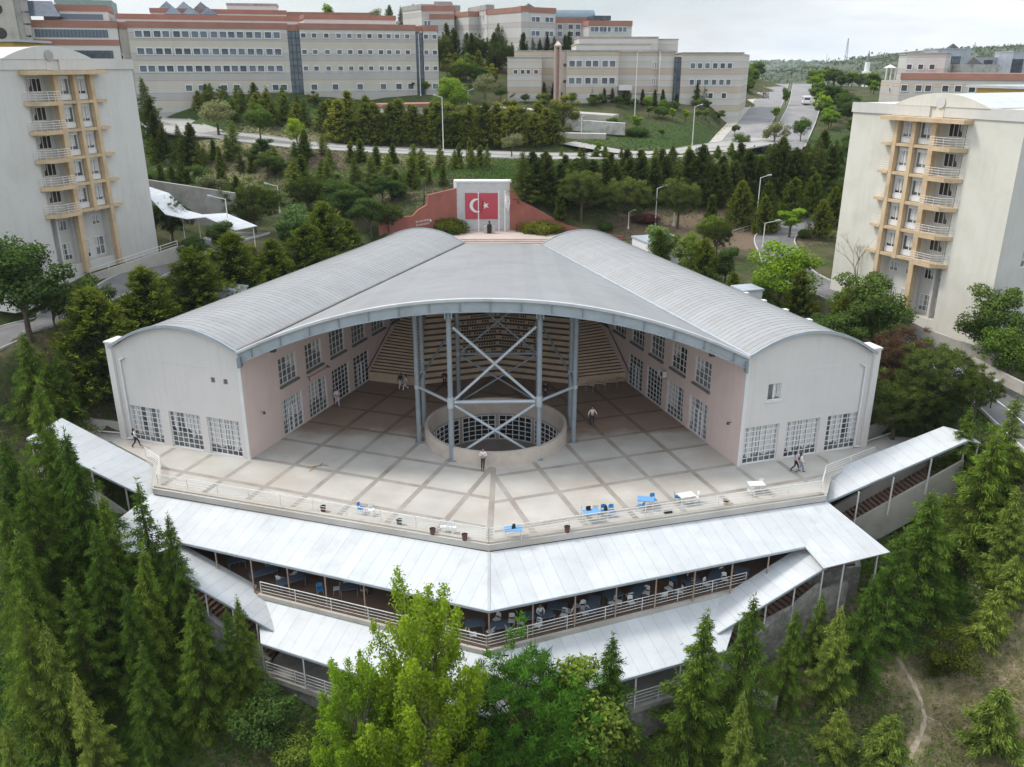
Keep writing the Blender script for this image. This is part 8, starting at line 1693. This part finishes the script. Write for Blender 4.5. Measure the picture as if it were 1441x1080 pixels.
row('darkshrub', [(206, 250), (260, 258), (328, 270)], 9, 12, 'ivy clump', 'on top of the grey stained wall', 3, 1, 2.2)
row('hedge', [(198, 170), (215, 225), (245, 235), (275, 232)], 6, 58, 'dark tall conifer', 'right behind the left tower', 6, 6, 1.1)
row('spruce', [(380, 250), (430, 262), (480, 275), (520, 262), (560, 268), (600, 250)], 12, 42, 'young spruce', 'on the slope left of the memorial', 8, 12, 1.5)
row('spruce', [(420, 215), (470, 232), (540, 235), (610, 238), (690, 232)], 13, 34, 'small spruce', 'just below the ring road', 8, 7, 1.5)
row('spruce', [(560, 285), (590, 265), (625, 262)], 4, 30, 'little spruce', 'above the left red wall', 6, 5, 1.2)
row(['midpine' if 0 else 'broad_dark', 'darkpine'], [(440, 290), (500, 300), (560, 290)], 6, 38, 'dark bushy tree', 'on the shaded slope left of the memorial', 8, 8, 1.3)
row('spruce', [(640, 240), (665, 232), (690, 240)], 3, 34, 'slim spruce', 'on the slope over the white memorial wall', 6, 5, .9)
row('golden_mid', [(465, 200), (560, 202), (640, 205), (700, 203), (790, 205)], 19, 55, 'golden green conifer', 'just above the ring road', 6, 5, 1.7)
row('golden_mid', [(440, 182), (540, 185), (640, 188), (740, 185), (800, 185)], 19, 46, 'golden green conifer', 'in the second rank above the ring road', 6, 5, 1.7)
row(['golden_mid', 'spruce'], [(220, 150), (290, 160), (360, 172), (440, 178)], 14, 36, 'golden green conifer', 'on the upper left slope', 6, 7, 1.6)
row(['spruce', 'golden_mid'], [(225, 135), (300, 140), (380, 148), (450, 155)], 10, 24, 'small conifer', 'on the lawn edge under the long building', 8, 5, 1.5)
for (k, tx, ty, by, lb, w) in [('blossom', 302, 134, 192, 'pale flowering tree on the left part of the ring road', 1.5), ('broad', 362, 145, 198, 'round green tree on the ring road median, left part', 1.15), ('bright', 415, 163, 204, 'bright green tree beside the ring road, left part', 1.1), ('bright', 638, 104, 168, 'bright green tree at the right end of the long building', 1.25), ('blossom', 682, 98, 150, 'pale grey-green flowering tree left of the middle building', 1.2), ('blossom', 720, 183, 222, 'pale flowering tree on the ring road near the centre', 1.2), ('globe', 865, 163, 188, 'round-headed tree by the lower retaining walls, left one', 1.25), ('globe', 897, 162, 187, 'round-headed tree by the lower retaining walls, right one', 1.4), ('globe', 932, 180, 195, 'round-headed small tree beside the campus road', 1.3), ('globe', 843, 199, 218, 'small round tree on the verge of the ring road', 1.2), ('darkshrub', 897, 178, 193, 'green ball shrub on the bank by the retaining walls', 1.5),
              ('broad', 1130, 163, 200, 'round dark green tree at the foot of the boulevard', 1.0), ('blossom', 1093, 165, 212, 'pale leafy tree at the foot of the boulevard median', 1.2), ('globe', 1093, 150, 172, 'round tree on the boulevard median', 1.3), ('broad', 1045, 185, 212, 'small green tree beside the ring road near the boulevard', 1.2), ('globe', 1035, 175, 192, 'round tree on the roundabout near the boulevard', 1.4), ('bluegreen', 1108, 120, 150, 'slim tree on the upper boulevard median', .6), ('hedge', 212, 108, 150, 'large dark conifer just right of the left tower top', 1.5), ('hedge', 195, 115, 158, 'dark conifer touching the left tower top', 1.2)]: tree(k, tx, ty, by, lb, w)
row('globe', [(232, 128), (300, 128), (378, 126)], 6, 21, 'round lollipop tree', 'before the left half of the long building', 3, 1, 1.35, hj=.1); row('globe', [(490, 131), (545, 133), (606, 133)], 6, 22, 'round lollipop tree', 'before the right half of the long building', 3, 1, 1.3, hj=.1)
row(['spruce', 'broad_dark'], [(395, 128), (440, 132), (480, 132)], 6, 18, 'small tree', 'before the middle of the long building', 4, 2, 1.1)
row(['hedge', 'darkpine', 'hedge'], [(618, 95), (650, 92), (690, 100), (735, 98)], 12, 50, 'dark conifer', 'on the hill between long and middle buildings', 6, 7, 1.0)
row(['golden_mid', 'golden_mid', 'broad'], [(622, 100), (640, 118), (660, 120), (700, 125)], 9, 40, 'golden green conifer', 'on the slope right of the long building', 6, 6, 1.2)
row('hedge', [(600, 62), (650, 66), (700, 72), (735, 78)], 9, 36, 'tall dark conifer', 'below the far hilltop building', 5, 4, 1.2)
row('hedge', [(735, 74), (780, 74), (830, 72)], 9, 24, 'dark conifer', 'before the far hilltop building', 4, 2, 1.1); row('hedge', [(540, 42), (565, 42), (598, 44)], 5, 32, 'dark conifer', 'on the skyline right of the low white storey', 4, 2, .9)
row('column', [(722, 140), (790, 140), (880, 146), (960, 152)], 14, 22, 'columnar cypress', 'before the middle building', 5, 2, 1.2, hj=.15); row(['broad', 'bright', 'broad_dark'], [(690, 140), (760, 145), (850, 150), (950, 158), (1030, 152)], 16, 17, 'small leafy tree', 'in the middle building garden', 6, 3, 1.4)
row(['broad', 'globe'], [(905, 165), (960, 172), (1030, 175)], 9, 19, 'round garden tree', 'on the lawn right of the retaining walls', 6, 5, 1.2); row('cedar', [(972, 148), (1000, 150)], 2, 30, 'dark cedar', 'before the right part of the middle building', 4, 1, 1.0)
row(['far', 'far', 'broad'], [(1052, 135), (1060, 115), (1072, 108)], 8, 24, 'green tree', 'left of the upper boulevard', 5, 3, 1.2); row(['far', 'far'], [(1150, 125), (1155, 145), (1162, 170), (1175, 180)], 12, 26, 'green tree', 'along the right side of the boulevard', 5, 4, 1.3)
row(['far', 'far'], [(1150, 112), (1190, 122), (1240, 130)], 14, 24, 'hazy green tree', 'on the hillside before the minaret', 5, 6, 1.4); row(['far', 'broad_dark'], [(1170, 150), (1200, 170), (1210, 200), (1200, 235)], 12, 34, 'dark leafy tree', 'between the boulevard and the right tower', 6, 5, 1.3)
row(['broad_dark', 'hedge'], [(1150, 215), (1180, 250), (1185, 290), (1170, 330)], 9, 44, 'dark leafy tree', 'against the left edge of the right tower', 6, 6, 1.2)
row(['young', 'spruce'], [(780, 222), (900, 224), (1010, 222), (1090, 215)], 14, 16, 'little conifer', 'on the verge below the ring road', 6, 1, 1.2)
row('far', [(100, 12), (160, 8)], 2, 14, 'bare-looking tree', 'on the far skyline at upper left') if 0 else None
for (tx, ty, tt_, lb) in ((530, 8, 260, 'leafless pale tree on the skyline right of the low white storey'), (465, 5, 255, 'small tree on the skyline above the low white storey')):
    x, y, z = T(tx, 40, tt_); h = D(tx, ty, y)[2] - z; t = stand('far' if 'small' in lb else 'blossom', x, y, z, h, lb, 1.0)
row(['broad', 'shrub'], [(60, 600), (120, 560), (150, 590)], 1, 20, 'low bush', 'on the bank left of the hall', 4, 2, 1.2)
# --- ground cover and grass (stuff)
def cover(name, m, label, spots, n, size, hgt, seed, kind='blade'):
    L_ = Leaves(seed); rr = L_.r; X = []; Y = []
    for (cx, cy, rx, ry, w) in spots: k = int(n * w); X.append(rr.normal(size=k) * rx + cx); Y.append(rr.normal(size=k) * ry + cy)
    X = np.concatenate(X); Y = np.concatenate(Y)
    ok = ~(inpoly(X, Y, PLAZA) | inpoly(X, Y, HALL) | inpoly(X, Y, T1) | inpoly(X, Y, T2)) & (seg_dist(X, Y, PATH)[0] > .55)
    for pl, hw, _ in ROADS: ok &= seg_dist(X, Y, pl)[0] > hw + .3
    X = X[ok]; Y = Y[ok]; Z = height(X, Y); c = np.stack([X, Y, Z + .01], 1); n = len(X)
    if kind == 'blade':
        for k in range(2): L_.add(c + rr.normal(size=(n, 3)) * (.06, .06, 0), rr.normal(size=(n, 3)) * (.5, .5, .1) + (0, 0, 1), hgt * rr.uniform(.5, 1.4, n), size, np.clip(.5 + .35 * np.sin(X * .8 + 1) * np.cos(Y * .9) + .25 * rr.normal(size=n), 0, 1))
    else: L_.quad(c + (0, 0, 1) * rr.uniform(0, hgt, (n, 1)), rr.normal(size=(n, 3)) * .5 + (0, 0, 1), size * rr.uniform(.6, 1.4, n), np.clip(.3 + .5 * rr.rand(n), 0, 1))
    me = L_.mesh(name, m); o = link(name, me); tag(o, None, None, None, 'stuff')
cover('grass', 'grass', '', [(28, 43, 7, 4, 1), (38, 50, 7, 6, 1), (36, 42, 8, 4, .8), (22, 41, 4, 3, .4), (44, 58, 5, 6, .3)], 24000, .045, .13, 1)
cover('ground_cover', 'cover', '', [(-33, 44, 9, 3.5, 1), (-20, 42, 8, 3, .6), (31, 54, 3.0, 2.5, .8), (-40, 55, 8, 8, .8), (18, 42, 5, 3, .5), (4, 37, 8, 2.5, .5), (-38, 74, 3, 5, .3), (35, 76, 3, 5, .3), (-30, 128, 12, 6, .6), (38, 60, 4, 3, .4)], 26000, .15, .3, 2, 'leaf')
cover('slope_grass', 'cover', '', [(-25, 140, 30, 12, 1), (20, 135, 25, 8, .6), (-50, 165, 30, 10, .7), (40, 160, 18, 14, .7), (-12, 128, 14, 6, .5)], 26000, .22, .25, 4, 'leaf')

def woodland(name, V, n, size, seed, m):
    L_ = Leaves(seed); rr = L_.r; V = np.array(V); V = V[(V[:, 0] / V[:, 1] > .1) & (V[:, 0] / V[:, 1] < .75)]; i = rr.randint(0, len(V), n); c = V[i] + rr.normal(size=(n, 3)) * (14, 14, .4) + (0, 0, size * .1)
    keep = np.sin(c[:, 0] * .021) + np.sin(c[:, 1] * .017 + 1) + .6 * rr.normal(size=n) > -.5; c = c[keep]; n = len(c)
    for k in range(5): L_.quad(c + rr.normal(size=(n, 3)) * size * .28, rr.normal(size=(n, 3)) + (0, -.5, 1), size * rr.uniform(.5, 1.1, n), .1 + .6 * rr.rand(n))
    o = link(name, L_.mesh(name, m)); tag(o, kind='stuff')
woodland('hill_woodland', NEARV, 9000, 3.0, 8, 'broad_dark'); woodland('distant_woodland', FARV, 6000, 6.0, 9, 'broad_dark')
# ------------------------------------------------------------------ air: even thin haze round camera and scene
hb = MB(); hb.box(WORLD, -1400, 2200, -320, 3300, -32, 130)
hm = bpy.data.materials.new('haze'); hm.use_nodes = True; nt = hm.node_tree; nt.nodes.remove(nt.nodes['Principled BSDF']); pv = nt.nodes.new('ShaderNodeVolumePrincipled'); pv.inputs['Color'].default_value = (.86, .92, 1, 1); pv.inputs['Density'].default_value = .00010; nt.links.new(pv.outputs[0], nt.nodes['Material Output'].inputs['Volume'])
M['haze'] = hm; hz_ = link('haze', hb.mesh('haze', 'haze')); tag(hz_, kind='stuff')
